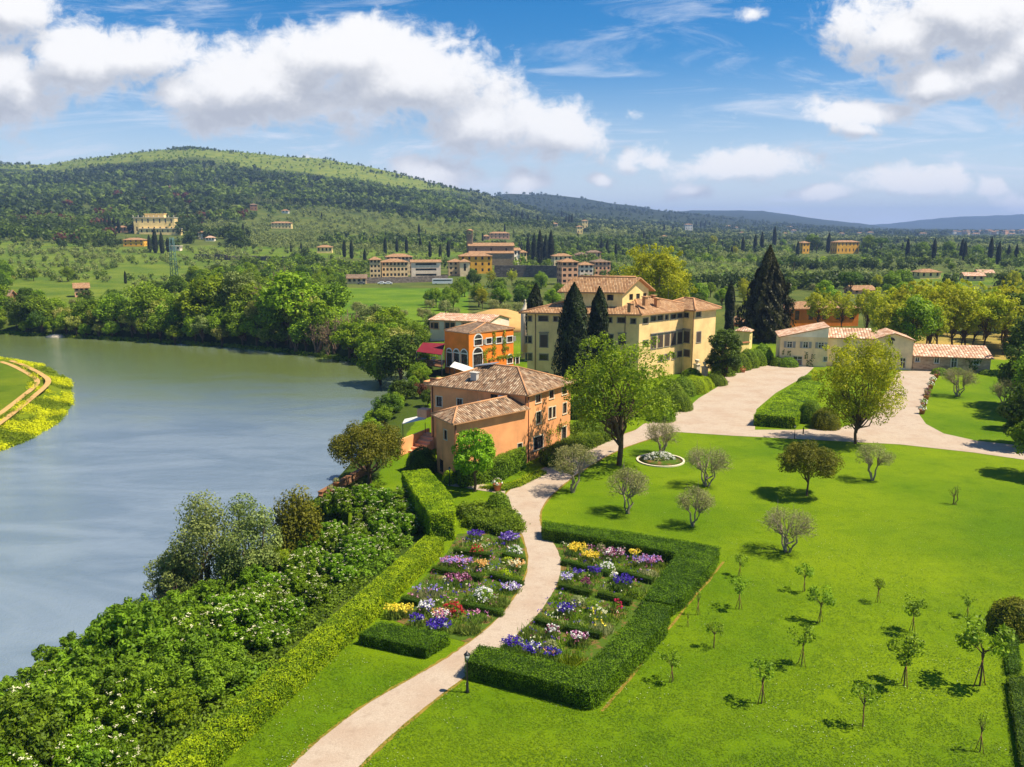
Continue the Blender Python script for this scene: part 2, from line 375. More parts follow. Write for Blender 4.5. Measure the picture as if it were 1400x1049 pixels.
M['shutter_brown'] = mat_plain('brown_shutter', lin(88, 74, 62), .6, .3, .12, 6)
M['shutter_grey'] = mat_plain('grey_shutter', lin(150, 150, 144), .6, .3, .08, 6)
M['shutter_green'] = mat_plain('green_shutter', lin(62, 74, 60), .6, .3, .08, 6)
M['copper'] = mat_plain('copper_pipe', lin(112, 66, 44), .5, .4, .15, 3)
M['iron'] = mat_plain('black_iron', lin(26, 26, 28), .45, .5, .1, 6)
M['steel_green'] = mat_plain('green_lattice_steel', lin(70, 104, 100), .6, .4, .1, 4)
M['terracotta'] = mat_plain('terracotta', lin(176, 112, 76), .85, .2, .12, 6)
M['awning_red'] = mat_plain('red_awning_cloth', lin(116, 30, 40), .85, .2, .06, 2)
M['canvas'] = mat_plain('white_canvas', lin(206, 202, 192), .85, .2, .03, 2)
M['wood'] = mat_plain('weathered_wood', lin(132, 92, 62), .8, .2, .15, 5)
M['concrete'] = mat_plain('pale_concrete', lin(190, 182, 170), .9, .2, .1, 2)
M['rock'] = mat_plain('river_rock', lin(176, 164, 146), .9, .2, .2, 1.2)
M['solar'] = mat_plain('grey_metal_sheet', lin(150, 152, 156), .35, .5, .06, 1, metal=.4)
M['paint_white'] = mat_plain('white_car_paint', lin(232, 232, 230), .25, .5, .02, 1)
M['paint_grey'] = mat_plain('grey_car_paint', lin(110, 114, 120), .25, .5, .02, 1)
M['rubber'] = mat_plain('rubber', lin(28, 28, 28), .8, .2, .1, 8)
def glass():
    m, N, out = base_mat('window_glass'); M['glass'] = m
    co = N.add('ShaderNodeTexCoord').outputs['Object']
    c = N.mix(N.smooth(N.noise(co, .8, 2), .4, .6), lin(34, 36, 38), lin(74, 76, 74))
    pbsdf(N, out, c, 0.08, 0.6)
    m, N, out = base_mat('lamp_glass'); M['lamp_glass'] = m
    pbsdf(N, out, lin(214, 214, 200), .15, .6)
glass()

# ------------------------------------------------------------------ land and river
WZ = -5.0
NEAR = [(-24.5, 196), (-22, 168), (-23.5, 140), (-24.5, 118), (-25.5, 98), (-28, 80), (-34, 60), (-41, 45), (-52, 28), (-66, 5)]
ISLE = [(-120, 5), (-98, 70), (-88, 105), (-81, 126)] + [tuple(at(x, y, WZ)[:2]) for x, y in ((40, 603), (84, 577), (101, 552), (99, 522), (62, 500), (0, 491))] + [(-175, 228), (-290, 232), (-520, 260)]
FAR = [tuple(at(x, y, WZ)[:2]) for x, y in ((560, 508), (520, 501), (440, 489), (350, 478), (250, 471), (150, 465), (0, 457))] + [(-260, 292), (-540, 330)]
RIVER = np.array(NEAR[::-1] + FAR + ISLE[::-1])
def seg_dist(P, poly, closed=True):
    n = len(poly); d = np.full(len(P), 1e9)
    for i in range(n if closed else n - 1):
        a = poly[i]; b = poly[(i + 1) % n]; ab = b - a
        t = np.clip(((P - a) @ ab) / (ab @ ab + 1e-9), 0, 1)
        d = np.minimum(d, np.hypot(*(P - a - t[:, None] * ab).T))
    return d
def inside(P, poly):
    c = np.zeros(len(P), bool); n = len(poly); x, y = P.T
    for i in range(n):
        x0, y0 = poly[i]; x1, y1 = poly[(i + 1) % n]
        if y0 == y1: continue
        m = ((y0 > y) != (y1 > y)) & (x < (x1 - x0) * (y - y0) / (y1 - y0) + x0); c ^= m
    return c
YS = np.array([300, 400, 500, 650, 850, 1100, 1500, 2000, 2500, 3200, 4500, 5500, 7000, 8200, 9500, 12500.])
HP = {   # photo row at which the land of each column shows at those depths
 -200: [425, 390, 367, 340, 316, 296, 275, 255, 238, 250, 295, 312, 314, 314.5, 315, 316],
 0:   [425, 392, 370, 345, 322, 300, 272, 244, 223, 240, 292, 312, 314, 314.5, 315, 316],
 75:  [425, 394, 373, 349, 325, 302, 274, 246, 224, 238, 290, 312, 314, 314.5, 315, 316],
 120: [425, 394, 374, 350, 326, 303, 272, 240, 213, 230, 290, 312, 314, 314.5, 315, 316],
 200: [425, 395, 376, 352, 327, 300, 270, 233, 203, 222, 290, 312, 314, 314.5, 315, 316],
 270: [425, 396, 377, 354, 330, 304, 271, 231, 197, 218, 290, 312, 314, 314.5, 315, 316],
 350: [425, 396, 378, 356, 332, 308, 275, 237, 205, 222, 290, 312, 314, 314.5, 315, 316],
 450: [425, 397, 380, 358, 335, 312, 282, 247, 219, 232, 288, 312, 314, 314.5, 315, 316],
 550: [425, 398, 382, 360, 338, 318, 291, 262, 243, 252, 284, 310, 313, 314, 315, 316],
 620: [425, 398, 383, 362, 340, 321, 297, 274, 259, 262, 274, 308, 312, 314, 315, 316],
 660: [425, 398, 383, 363, 342, 323, 302, 284, 270, 276, 272, 304, 311, 314, 315, 316],
 690: [425, 398, 383, 363, 343, 325, 307, 292, 281, 282, 266, 300, 310, 314, 315, 316],
 750: [425, 398, 383, 364, 345, 328, 311, 303, 297, 292, 267, 294, 308, 314, 315, 316],
 850: [425, 398, 382, 364, 348, 333, 321, 312, 304, 296, 281, 292, 300, 312, 315, 316],
 945: [425, 398, 382, 364, 350, 338, 328, 320, 313, 306, 292, 296, 288, 300, 312, 316],
 1040: [425, 398, 381, 364, 350, 340, 331, 324, 318, 312, 304, 300, 287, 298, 311, 316],
 1130: [425, 398, 381, 364, 351, 341, 332, 326, 321, 316, 311, 308, 300, 306, 311, 316],
 1215: [425, 398, 381, 364, 351, 341, 333, 328, 323, 319, 316, 314, 312, 311, 307, 316],
 1300: [425, 398, 381, 364, 351, 341, 333, 328, 324, 320, 317, 315, 314, 312, 297, 314],
 1400: [425, 398, 381, 364, 351, 341, 333, 328, 324, 320, 317, 315, 314, 312, 293, 312],
 1650: [425, 398, 381, 364, 351, 341, 333, 328, 324, 320, 317, 315, 312, 308, 290, 308]}
HC = np.array(sorted(HP), float)
HZ = np.array([[CAMH + (lambda d: d[2] / d[1] * Y)(ray(700, p)) for Y, p in zip(YS, HP[int(c)])] for c in HC])
HZ[:, 0] = 0
def vnoise(x, y, s, seed):              # value noise
    r = np.random.default_rng(seed).random((256, 256)); x = x / s; y = y / s
    i = np.floor(x).astype(int); j = np.floor(y).astype(int); fx = x - i; fy = y - j
    fx = fx * fx * (3 - 2 * fx); fy = fy * fy * (3 - 2 * fy); g = lambda a, b: r[a % 256, b % 256]
    return (g(i, j) * (1 - fx) + g(i + 1, j) * fx) * (1 - fy) + (g(i, j + 1) * (1 - fx) + g(i + 1, j + 1) * fx) * fy - .5
def col_of(x, y): return 700 + FPX * x / np.maximum(y * math.cos(PITCH) + CAMH * math.sin(PITCH), 1)
def sstep(t): t = np.clip(t, 0, 1); return t * t * (3 - 2 * t)
def land_z(x, y):
    x = np.asarray(x, float); y = np.asarray(y, float)
    c = np.clip(col_of(x, y), HC[0], HC[-1]); k = np.clip(np.searchsorted(HC, c) - 1, 0, len(HC) - 2)
    f = (c - HC[k]) / (HC[k + 1] - HC[k]); yy = np.clip(y, YS[0], YS[-1]); j = np.clip(np.searchsorted(YS, yy) - 1, 0, len(YS) - 2)
    g = (np.log(yy) - np.log(YS[j])) / (np.log(YS[j + 1]) - np.log(YS[j]))
    z = (HZ[k, j] * (1 - f) + HZ[k + 1, j] * f) * (1 - g) + (HZ[k, j + 1] * (1 - f) + HZ[k + 1, j + 1] * f) * g
    a = np.clip((y - 450) / 1500, 0, 1)
    z = z + a * (vnoise(x, y, 420, 1) * 22 + vnoise(x, y, 170, 2) * 9 + vnoise(x, y, 70, 3) * 4) * np.clip(z / 60, .15, 1)
    P = np.stack([x.ravel(), y.ravel()], 1); near = (P[:, 1] < 480) & (P[:, 0] < 40)
    zz = z.ravel().copy()
    if near.any():
        Q = P[near]; ins = inside(Q, RIVER); d = seg_dist(Q, RIVER); d = np.where(ins, -d, d)
        isl = inside(Q, np.array(ISLE + [(-900, 260), (-900, 5)]))
        lft = (~isl) & (Q[:, 1] > 190) & (Q[:, 0] < -18)
        w = np.where(Q[:, 1] < 84, 19.0, 5.0); w = np.where(lft, 22.0, w); w = np.where(isl, 9.0, w)
        top = np.where(isl, -2.6, zz[near])
        bed = WZ - 3 * np.clip(-d / 8, 0, 1)
        zz[near] = np.where(d <= 0, bed, WZ + (top - WZ) * sstep(d / w))
    return np.maximum(zz, WZ - 3.2).reshape(z.shape)
def gz(x, y): return float(land_z(np.array([x]), np.array([y]))[0])
def build_land():
    az = np.radians(np.linspace(-56, 56, 780)); r = np.exp(np.arange(math.log(14), math.log(12400), .0098))
    A, Rr = np.meshgrid(az, r); X = Rr * np.sin(A); Y = Rr * np.cos(A); Z = land_z(X, Y)
    nr, na = X.shape; V = np.stack([X, Y, Z], 2).reshape(-1, 3)
    i = np.arange(nr * na).reshape(nr, na); Q = np.stack([i[:-1, :-1], i[:-1, 1:], i[1:, 1:], i[1:, :-1]], 2).reshape(-1, 4)
    me = nmesh('ground', V, Q, M['land'])
    me.polygons.foreach_set('use_smooth', np.ones(len(Q), bool))
    x, y, z = V.T; c = col_of(x, y)
    lawn = np.array(lin(93, 121, 9)); field = np.array(lin(88, 110, 34)); scrub = np.array(lin(80, 93, 42)); wood = np.array(lin(46, 58, 30)); mead = np.array(lin(104, 118, 44))
    bank = np.array(lin(62, 80, 28)); dry = np.array(lin(150, 134, 76))
    n1 = vnoise(x, y, 130, 5) + .5; n2 = vnoise(x, y, 45, 6) + .5
    cov = np.tile(lawn, (len(x), 1))
    def blend(w, col):
        nonlocal cov; w = np.clip(w, 0, 1)[:, None]; cov = cov * (1 - w) + col * w
    blend((y - 205) / 30, scrub)
    blend(((y > 300) & (y < 800)) * (n1 > .5) * 1.0, field)
    blend(((c < 330) & (y > 330) & (y < 800)) * sstep((n2 * .4 + n1 * .6 - .3) * 5), np.array(lin(90, 110, 38)))
    blend(((c > 440) & (c < 640) & (y > 255) & (y < 420)) * 1.0, np.array(lin(86, 116, 28)))
    blend((y > 1000) * .85, scrub); blend(sstep((y - 1250) / 200) * sstep((n1 - .25) * 4), wood)
    blend(sstep((y - 1980 - 500 * (n1 - .5)) / 200) * sstep((690 - c) / 120) * (y < 2900), mead)
    blend(sstep((y - 2900) / 600) * (y > 2900), wood * .75)
    blend(((c > 1180) & (y > 188) & (y < 235)) * .9, dry)
    isl = inside(V[:, :2], np.array(ISLE + [(-900, 260), (-900, 5)])) & (y < 260)
    blend(isl * 1.0, np.array(lin(92, 112, 20)))
    nearb = (y < 84) & (x < -6); P = V[nearb][:, :2]; d = seg_dist(P, RIVER); ins = inside(P, RIVER)
    w = np.zeros(len(x)); w[nearb] = (ins | (d < 19.5)) * 1.0; blend(w, bank)
    nearb = (y < 320) & (y > 84) & (x < -10) & ~isl; P = V[nearb][:, :2]; d = seg_dist(P, RIVER)
    w = np.zeros(len(x)); w[nearb] = (d < 9) * 1.0; blend(w, bank)
    a = me.attributes.new('cover', 'FLOAT_COLOR', 'POINT'); a.data.foreach_set('color', np.c_[cov, np.ones(len(x))].astype(np.float32).ravel())
    tag(link('ground', me), kind='structure')
    # river surface
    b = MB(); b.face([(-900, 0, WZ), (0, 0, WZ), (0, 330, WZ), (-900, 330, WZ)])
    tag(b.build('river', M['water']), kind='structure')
build_land()
def sheet(name, pts, mat, z, kind='structure'):
    from mathutils.geometry import tessellate_polygon
    P = [Vector((float(p[0]), float(p[1]), z)) for p in pts]; b = MB()
    for t in tessellate_polygon([P]):
        q = [P[i] for i in t]
        if (q[1] - q[0]).cross(q[2] - q[0]).z < 0: q.reverse()
        b.face(q)
    return tag(b.build(name, mat), kind=kind)
def curve(pts, n=6):                    # Catmull-Rom through plan points
    p = [np.array(q[:2], float) for q in pts]; p = [2 * p[0] - p[1]] + p + [2 * p[-1] - p[-2]]; o = []
    for i in range(1, len(p) - 2):
        for k in range(n):
            t = k / n; a, b, c, d = p[i - 1:i + 3]
            o.append(.5 * (2 * b + (c - a) * t + (2 * a - 5 * b + 4 * c - d) * t * t + (3 * b - a - 3 * c + d) * t ** 3))
    return o + [p[-2]]
A2 = lambda L: [at(x, y)[:2] for x, y in L]
def wob(pts, s=.025): return [p + rng.normal(0, s, 2) for p in pts]
pl = curve(A2([(330, 1110), (398, 1049), (440, 1010), (500, 965), (560, 930), (602, 906), (640, 880), (682, 845), (713, 802), (722, 772), (718, 743), (706, 715), (694, 692), (692, 676), (718, 655), (757, 633), (800, 612), (835, 600), (870, 588)]), 8)
pr = curve(A2([(430, 1110), (490, 1049), (530, 1010), (580, 968), (624, 934), (664, 905), (702, 872), (737, 838), (760, 802), (767, 775), (762, 752), (748, 731), (738, 714), (742, 692), (764, 668), (800, 641), (850, 614), (900, 597), (925, 590)]), 8)
def offs(c, k): return [p + k * np.array((-(c[min(i + 1, len(c) - 1)] - c[max(i - 1, 0)])[1], (c[min(i + 1, len(c) - 1)] - c[max(i - 1, 0)])[0])) / (np.linalg.norm(c[min(i + 1, len(c) - 1)] - c[max(i - 1, 0)]) + 1e-6) for i, p in enumerate(c)]
M['verge'] = mat_plain('dry_verge', lin(132, 112, 46), .95, .1, .35, 2.2)
for e_ in (pl, pr): sheet('path_verge', [p + rng.normal(0, .05, 2) for p in offs(e_, .22)] + [p + rng.normal(0, .03, 2) for p in offs(e_, -.22)][::-1], M['verge'], .016)
hb = A2([(820, 972), (850, 936), (886, 888), (921, 848), (950, 812), (987, 768)]); sheet('soil_strip', [p + (.05, .0) for p in curve(hb, 5)] + [p + (.26, -.07) + rng.normal(0, .05, 2) for p in curve(hb, 5)][::-1], M['verge'], .012)
sheet('gravel_path', wob(pl) + wob(pr)[::-1], M['gravel'], .03)
fc = A2([(925, 591), (1000, 596), (1100, 601), (1230, 608), (1330, 619), (1400, 629), (1470, 641), (1480, 622), (1400, 610), (1335, 603), (1290, 593), (1266, 580), (1256, 566), (1262, 545), (1275, 520), (1284, 507), (1228, 507.5), (1215, 530), (1190, 570), (1150, 585), (1090, 588), (1032, 588), (1034, 560), (1060, 538), (1100, 515), (1113, 502.5), (1058, 499), (1052, 496.5), (1046, 497), (1010, 505), (990, 515), (985, 527), (955, 545), (938, 560), (880, 580), (868, 589)])
sheet('gravel_forecourt', fc, M['gravel'], .034)
# soil in the beds
sheet('left_flower_bed', A2([(626, 730), (700, 728), (716, 745), (721, 775), (711, 803), (681, 845), (640, 879), (575, 862), (528, 845), (553, 818), (590, 780), (612, 755)]), M['soil'], .02)
sheet('right_flower_bed', A2([(757, 742), (762, 752), (768, 775), (761, 802), (738, 838), (703, 872), (676, 893), (730, 905), (800, 912), (870, 850), (915, 800), (930, 778), (860, 752)]), M['soil'], .02)
# stone stepping path by the house and the tracks on the far meadow
sheet('stone_path', A2([(612, 664), (640, 668), (690, 676), (692, 668), (650, 660), (614, 657)]), M['gravel'], .025)
tr = [at(x, y, -2.6)[:2] for x, y in ((-40, 600), (0, 572), (35, 545), (58, 524), (50, 513), (25, 500), (8, 494))]
trc = curve(tr, 8); 
def strip(c, w0, w1):
    a = []; b = []
    for i, p in enumerate(c):
        d = c[min(i + 1, len(c) - 1)] - c[max(i - 1, 0)]; n = np.array((-d[1], d[0])) / np.linalg.norm(d); a.append(p + n * w0); b.append(p + n * w1)
    return a + b[::-1]
sheet('dirt_track', strip(trc, .5, 1.6), M['earth'], -2.55); sheet('dirt_track', strip(trc, -1.6, -.5), M['earth'], -2.55)

# ------------------------------------------------------------------ plants
def trunk_mesh(name, limbs, mat, n=7):
    b = MB()
    for pts, r0, r1 in limbs:
        k = len(pts); b.tube(pts, [r0 + (r1 - r0) * i / (k - 1) for i in range(k)], n, cap=False)
    return b.mesh(name, mat)
def bend(a, b, g, k=4, s=.08):
    a = np.array(a, float); b = np.array(b, float); L = np.linalg.norm(b - a)
    return [a + (b - a) * t + (g.normal(0, s * L, 3) if 0 < t < 1 else 0) for t in np.linspace(0, 1, k)]
def lumps(cen, rad, per, size, asp, g, up=.3, flat=1.0, out=.8):
    P = []; Nn = []; rn = []
    for c, r in zip(cen, rad):
        n = max(4, int(per * (r / np.mean(rad)) ** 2)); d = sph(n, g); q = r * (.55 + .5 * g.random(n) ** .6)[:, None]
        P.append(c + d * q * np.array((1, 1, flat))); Nn.append(unit(d * out + g.normal(0, .45, (n, 3)) + np.array((0, 0, up))))
        rn.append(np.clip(g.random() * .55 + g.random(n) * .5, 0, 1))
    P = np.concatenate(P); Nn = np.concatenate(Nn); rn = np.concatenate(rn)
    V, Q = cards(P, Nn, size * (.7 + .6 * g.random(len(P))), size * asp * (.7 + .6 * g.random(len(P))), g=g)
    return V, Q, rn
def crown_pts(n, a, b, c0, g, shell=.5, low=-.75):
    o = []
    while len(o) < n:
        d = sph(1, g)[0]
        if d[2] < low: continue
        r = shell + (1 - shell) * g.random() ** .5; o.append(np.array((d[0] * a * r, d[1] * a * r, c0 + d[2] * b * r)))
    return np.array(o)
def proto(name, crown, trunk, label, cat):
    t = thing(name, (0, 0, -500), label, cat)
    if trunk is not None: link('trunk', trunk, t)
    link('crown', crown, t); return t
def broadleaf(seed, mat, h=12.0, rad=4.6, hz=None, nl=44, per=62, leaf=.55, asp=.62, lump=.27, trunk_h=.22, bark='bark', shell=.45, tr=.028, low=-.8, limbs=9, sprig=0):
    g = np.random.default_rng(seed); hz = hz or h * (1 - trunk_h) / 2; c0 = h - hz
    C = crown_pts(nl, rad * .82, hz * .84, c0, g, shell, low); rr = rad * lump * (.65 + .7 * g.random(nl)) 
    V, Q, rn = lumps(C, rr, per, leaf, asp, g, flat=.85)
    cm = nmesh('crown', V, Q, M[mat], None, rn)
    if sprig:
        S_ = crown_pts(sprig, rad, hz * 1.02, c0, g, .98, -.1) * np.array((1, 1, 1.0)); v2, q2, r2 = lumps(S_, np.full(sprig, rad * lump * .42), per * .4, leaf, asp, g); Q = np.concatenate([Q, q2 + len(V)]); V = np.concatenate([V, v2]); rn = np.concatenate([rn, r2]); cm = nmesh('crown', V, Q, M[mat], None, rn)
    L = [(bend((0, 0, -.6), (g.normal(0, .1), g.normal(0, .1), c0 - hz * .3), g, 4, .02), h * tr, h * tr * .6)]
    for k in g.choice(nl, min(nl, limbs), False):
        L.append((bend((0, 0, h * trunk_h * (.75 + .7 * g.random())), C[k] * np.array((.92, .92, 1)), g, 5, .06), h * tr * .5, h * tr * .1))
    return cm, trunk_mesh('trunk', L, M[bark])
def cypress(seed, mat='leaf_cypress', h=14.0, r=1.5, n=3600, leaf=.5, fat=.5, pw=1.9, amp=1.0):
    g = np.random.default_rng(seed); t = g.random(n) ** .85; a = g.random(n) * 2 * math.pi
    prof = np.where(t < .12, .55 + t / .12 * .45, np.where(t < fat, 1, np.maximum(0.03, 1 - ((t - fat) / (1 - fat)) ** pw)))
    ph = g.random(8) * 6.28
    q_ = r * 1.15; lob = vnoise(np.cos(a) * q_ + t * h * .55, np.sin(a) * q_ - t * h * .45, 1.0, seed) * .34 + vnoise(np.cos(a) * q_ - t * h * .3, np.sin(a) * q_ + t * h * .4, 2.4, seed + 1) * .3
    rr = r * prof * (.86 + lob * amp + .14 * g.random(n)); z = h * (.02 + .97 * t)
    d = np.stack([np.cos(a), np.sin(a), np.zeros(n)], 1); P = d * rr[:, None]; P[:, 2] = z
    N = unit(d + g.normal(0, .4, (n, 3)) + (0, 0, .2)); T = unit(np.array((0, 0, 1.)) + d * .25 + g.normal(0, .3, (n, 3)))
    V, Q = cards(P, N, leaf * (.8 + .7 * g.random(n)), leaf * .55, T, g=g)
    core = MB(); core.lathe([(r * (.68 - .14 * (amp > 1)) * (.6 if q < .06 else 1 if q < fat else max(.02, 1 - ((q - fat) / (1 - fat)) ** pw)), h * q) for q in (.03, .1, fat, *(fat + (1 - fat) * k for k in (.2, .4, .6, .8, .95)))], n=10)
    cv = np.array(core.v); k = len(V); fq = [f for f in core.f if len(f) == 4]
    Q = np.concatenate([Q, np.array(fq) + k]); rn = np.concatenate([np.clip(.25 + lob * 2.2 + .5 * g.random(n), 0, 1), np.zeros(len(fq))])
    b = MB(); b.tube([(0, 0, -.5), (0, 0, h * .15)], [r * .16, r * .13], 7, cap=False)
    return nmesh('crown', np.concatenate([V, cv]), Q, M[mat], None, rn), b.mesh('trunk', M['bark'])
def olive(seed, mat='leaf_olive', h=4.6, rad=2.3, nl=30, per=34, leaf=.3, stems=3, bark='bark_pale', bare=False, asp=.3):
    g = np.random.default_rng(seed); C = crown_pts(nl, rad * .85, h * .3, h * .68, g, .55, -.5)
    V, Q, rn = lumps(C, np.full(nl, rad * .3), per, leaf, asp, g, flat=.7, out=.3)
    L = []; st = []
    for i in range(stems):
        a = 6.28 * i / stems + g.random(); e = np.array((math.cos(a) * rad * .28, math.sin(a) * rad * .28, h * .42)); st.append(e)
        L.append((bend((0, 0, -.3), e, g, 5, .06), h * .028, h * .018))
    for k in range(nl):
        e = min(st, key=lambda s: np.linalg.norm(s - C[k])); L.append((bend(e, C[k] * np.array((1.02, 1.02, 1.03)), g, 4, .07), h * .014, h * .004))
        if bare:
            for _ in range(3): L.append((bend(C[k] * .8 + e * .2, C[k] + g.normal(0, rad * .2, 3), g, 3, .06), h * .006, h * .0025))
    return nmesh('crown', V, Q, M[mat], None, rn), trunk_mesh('trunk', L, M[bark], 6)
def shrub(seed, mat, h=3.0, rad=2.0, nl=22, per=240, leaf=.24, asp=.5, flowers=None, nf=60):
    g = np.random.default_rng(seed); C = crown_pts(nl, rad * .72, h * .42, h * .5, g, .4, -.5)
    V, Q, rn = lumps(C, rad * (.28 + .2 * g.random(nl)), per, leaf, asp, g, up=.45)
    cm = nmesh('foliage', V, Q, M[mat], None, rn); fm = None
    if flowers:
        c = C[g.integers(0, nl, nf)]; d = sph(nf, g); d[:, 2] = np.abs(d[:, 2]) * .8 + .15; p = c + unit(d) * rad * .44
        pp = (p[:, None, :] + g.normal(0, .10, (nf, 9, 3)) * (1, 1, .25)).reshape(-1, 3)
        v, q = cards(pp, np.array((0, 0, 1.)) + g.normal(0, .3, (len(pp), 3)), .13, .12, g=g)
        fm = nmesh('flowers', v, q, M[flowers], None, g.random(len(q)))
    L = [(bend((0, 0, -.5), C[k], g, 4, .06), .05, .012) for k in g.choice(nl, min(nl, 8), False)]
    return cm, trunk_mesh('stems', L, M['bark'], 5), fm
PROTO = {}
def reg(key, name, label, cat, meshes):
    t = thing(name, (0, 0, -900), label, cat)
    names = ('crown', 'trunk', 'blossoms') if meshes[0].name.startswith('crown') else ('foliage', 'stems', 'blossoms')
    for nm, me in zip(names, meshes):
        if me is not None: link(nm, me, t)
    PROTO[key] = [t, False]
def plant(key, loc, label=None, rz=None, sc=1.0, group=None, cat=None, name=None):
    t, used = PROTO[key]; rz = rng.random() * 6.28 if rz is None else rz
    if used: t = dup(t, loc, rz, sc, label, group, cat)
    else:
        PROTO[key][1] = True; t.location = tuple(float(c) for c in loc); t.rotation_euler = (0, 0, rz); t.scale = (sc, sc, sc) if not hasattr(sc, '__len__') else sc
        tag(t, label, cat, group)
    if name: t.name = name
    return t
W = 'broadleaf_tree'
for i in range(3):
    reg('green%d' % i, W, 'green broadleaf tree', 'tree', broadleaf(20 + i, 'leaf_green', 12, 4.8, nl=52 + 8 * i, per=75, lump=.24 + .03 * i))
    reg('lime%d' % i, W, 'lime tree', 'tree', broadleaf(30 + i, 'leaf_lime', 15, 5.0, nl=58, per=64, leaf=.5, lump=.2, shell=.3, trunk_h=.25, bark='bark', limbs=16, tr=.015, sprig=14))
for i in range(2):
    reg('dark%d' % i, W, 'dark tree', 'tree', broadleaf(40 + i, 'leaf_dark', 11, 5.0, nl=56, per=80, lump=.23))
    reg('silver%d' % i, 'poplar_tree', 'grey tree', 'tree', broadleaf(50 + i, 'leaf_silver', 13, 3.6, nl=50, per=75, leaf=.45, lump=.27))
    reg('locust%d' % i, 'flowering_tree', 'pale tree', 'tree', broadleaf(60 + i, 'leaf_locust', 12, 4.4, nl=52, per=75, leaf=.5, lump=.25))
    reg('olive%d' % i, 'olive_tree', 'olive', 'tree', broadleaf(70 + i, 'leaf_olive', 5, 2.6, nl=34, per=60, leaf=.3, lump=.3, trunk_h=.2, bark='bark_pale'))
    reg('cyp%d' % i, 'cypress_tree', 'cypress', 'tree', cypress(80 + i))
reg('bare0', 'bare_tree', 'bare tree', 'tree', olive(90, 'leaf_silver', 9, 3.2, 26, 16, .3, 4, 'twig', True))
reg('ash0', W, 'ash', 'tree', broadleaf(92, 'leaf_ash', 12, 4.8, nl=56, per=75, lump=.25))
reg('pine0', 'umbrella_pine', 'pine', 'tree', broadleaf(94, 'leaf_dark', 11, 5.2, hz=2.3, nl=50, per=75, lump=.2, trunk_h=.55, low=-.2))
reg('plum0', 'plum_tree', 'plum', 'tree', broadleaf(95, 'leaf_plum', 6, 2.8, nl=30, per=60, leaf=.4, lump=.3))

# --- single trees round the villa and the house
p = at(846, 636); reg('bigash', 'ash_tree', 'x', 'tree', broadleaf(101, 'leaf_ash', 17, 7.2, hz=6.9, sprig=24, nl=130, per=105, leaf=.34, asp=.5, lump=.165, trunk_h=.2, shell=.25, tr=.02, limbs=34))
plant('bigash', p, 'tall open green tree with a forked trunk beside the gravel path bend', rz=.6, sc=(1.12, 1.12, 1.0))
p = at(1170, 607); reg('bigrob', 'robinia_tree', 'x', 'tree', broadleaf(103, 'leaf_robinia', 16.2, 6.3, hz=7.6, sprig=26, nl=150, per=120, leaf=.32, asp=.5, lump=.17, trunk_h=.12, shell=.3, tr=.014, low=-.9, limbs=34))
plant('bigrob', p, 'large yellow-green tree standing at the lawn edge before the gravel forecourt', rz=1.9)
p = at(648, 672); reg('maple', 'maple_tree', 'x', 'tree', broadleaf(105, 'leaf_maple', 7.6, 2.9, hz=2.9, nl=60, per=150, leaf=.26, asp=.7, lump=.22, trunk_h=.25, tr=.024))
plant('maple', p, 'bright green round tree before the annex wall of the salmon house', rz=.2)
p = at(1103, 678); reg('clipped', 'round_lawn_tree', 'x', 'tree', broadleaf(107, 'leaf_bronze', 6.4, 3.5, hz=2.5, nl=84, per=170, leaf=.2, asp=.6, lump=.2, trunk_h=.3, tr=.02, low=-.4, limbs=14))
plant('clipped', p, 'dense dome-shaped bronze-green tree on the open lawn', rz=.2)
p = at(505, 662); reg('holm', 'holm_oak', 'x', 'tree', broadleaf(109, 'leaf_bronze', 7.8, 5.0, hz=3.3, nl=90, per=170, leaf=.24, asp=.6, lump=.18, trunk_h=.15, tr=.035, low=-.5, limbs=14))
plant('holm', p, 'wide olive-brown tree on the terrace above the river', rz=.2)
p = at(970, 520); p[1] -= 9; reg('magnolia', 'magnolia_tree', 'x', 'tree', broadleaf(111, 'leaf_dark', 11.5, 3.9, hz=5.7, nl=90, per=150, leaf=.36, asp=.6, lump=.22, trunk_h=.02, low=-1.1))
plant('magnolia', (41.5, 160, 0), 'dark glossy magnolia against the corner of the yellow villa', rz=.2)
for k, (px, Y, h, r, lab, sd_, fat) in enumerate(((783, 150, 20.2, 3.2, 'broadest black-green cypress in front of the yellow villa facade', 121, .34), (817, 156, 19.0, 2.1, 'narrower cypress right of the broadest one before the villa', 122, .5),
        (732, 186, 17.6, 1.9, 'cypress rising behind the left end of the villa roof', 123, .6), (996, 228, 15.4, 1.2, 'pencil-thin cypress left of the huge dark conifer', 124, .55))):
    key = 'cypx%d' % k; reg(key, 'cypress_tree', 'x', 'tree', cypress(sd_, h=h, r=r, n=9000, leaf=.5, fat=fat, pw=2.5)); plant(key, (pxx(px, Y), Y, 0), lab, rz=.3, group='cypresses around the villa')
reg('conifer', 'conifer_tree', 'x', 'tree', cypress(127, 'leaf_conifer', 25.2, 5.5, 18000, .85, .25, 1.6, 2.1)); plant('conifer', (pxx(1046, 219), 219, 0), 'huge dark brown-green conifer behind the cream gatehouse', rz=1)
reg('plane', 'plane_tree', 'x', 'tree', broadleaf(131, 'leaf_robinia', 25.5, 11.5, hz=11, nl=150, per=110, leaf=.6, lump=.17, sprig=24, trunk_h=.08, bark='bark_pale', shell=.35, limbs=20))
plant('plane', (pxx(891, 224), 224, 0), 'huge yellow-leaved tree rising behind the villa roof', rz=1)
reg('oldolive', 'olive_tree', 'x', 'tree', olive(133, nl=40, per=80, leaf=.22)); reg('multi', 'olive_tree', 'x', 'tree', olive(135, h=4.6, rad=2.7, stems=6, nl=46, per=80, leaf=.2, bare=True)); reg('prune', 'olive_tree', 'x', 'tree', olive(136, h=4.2, rad=2.2, stems=3, nl=40, per=90, leaf=.2, bare=True))
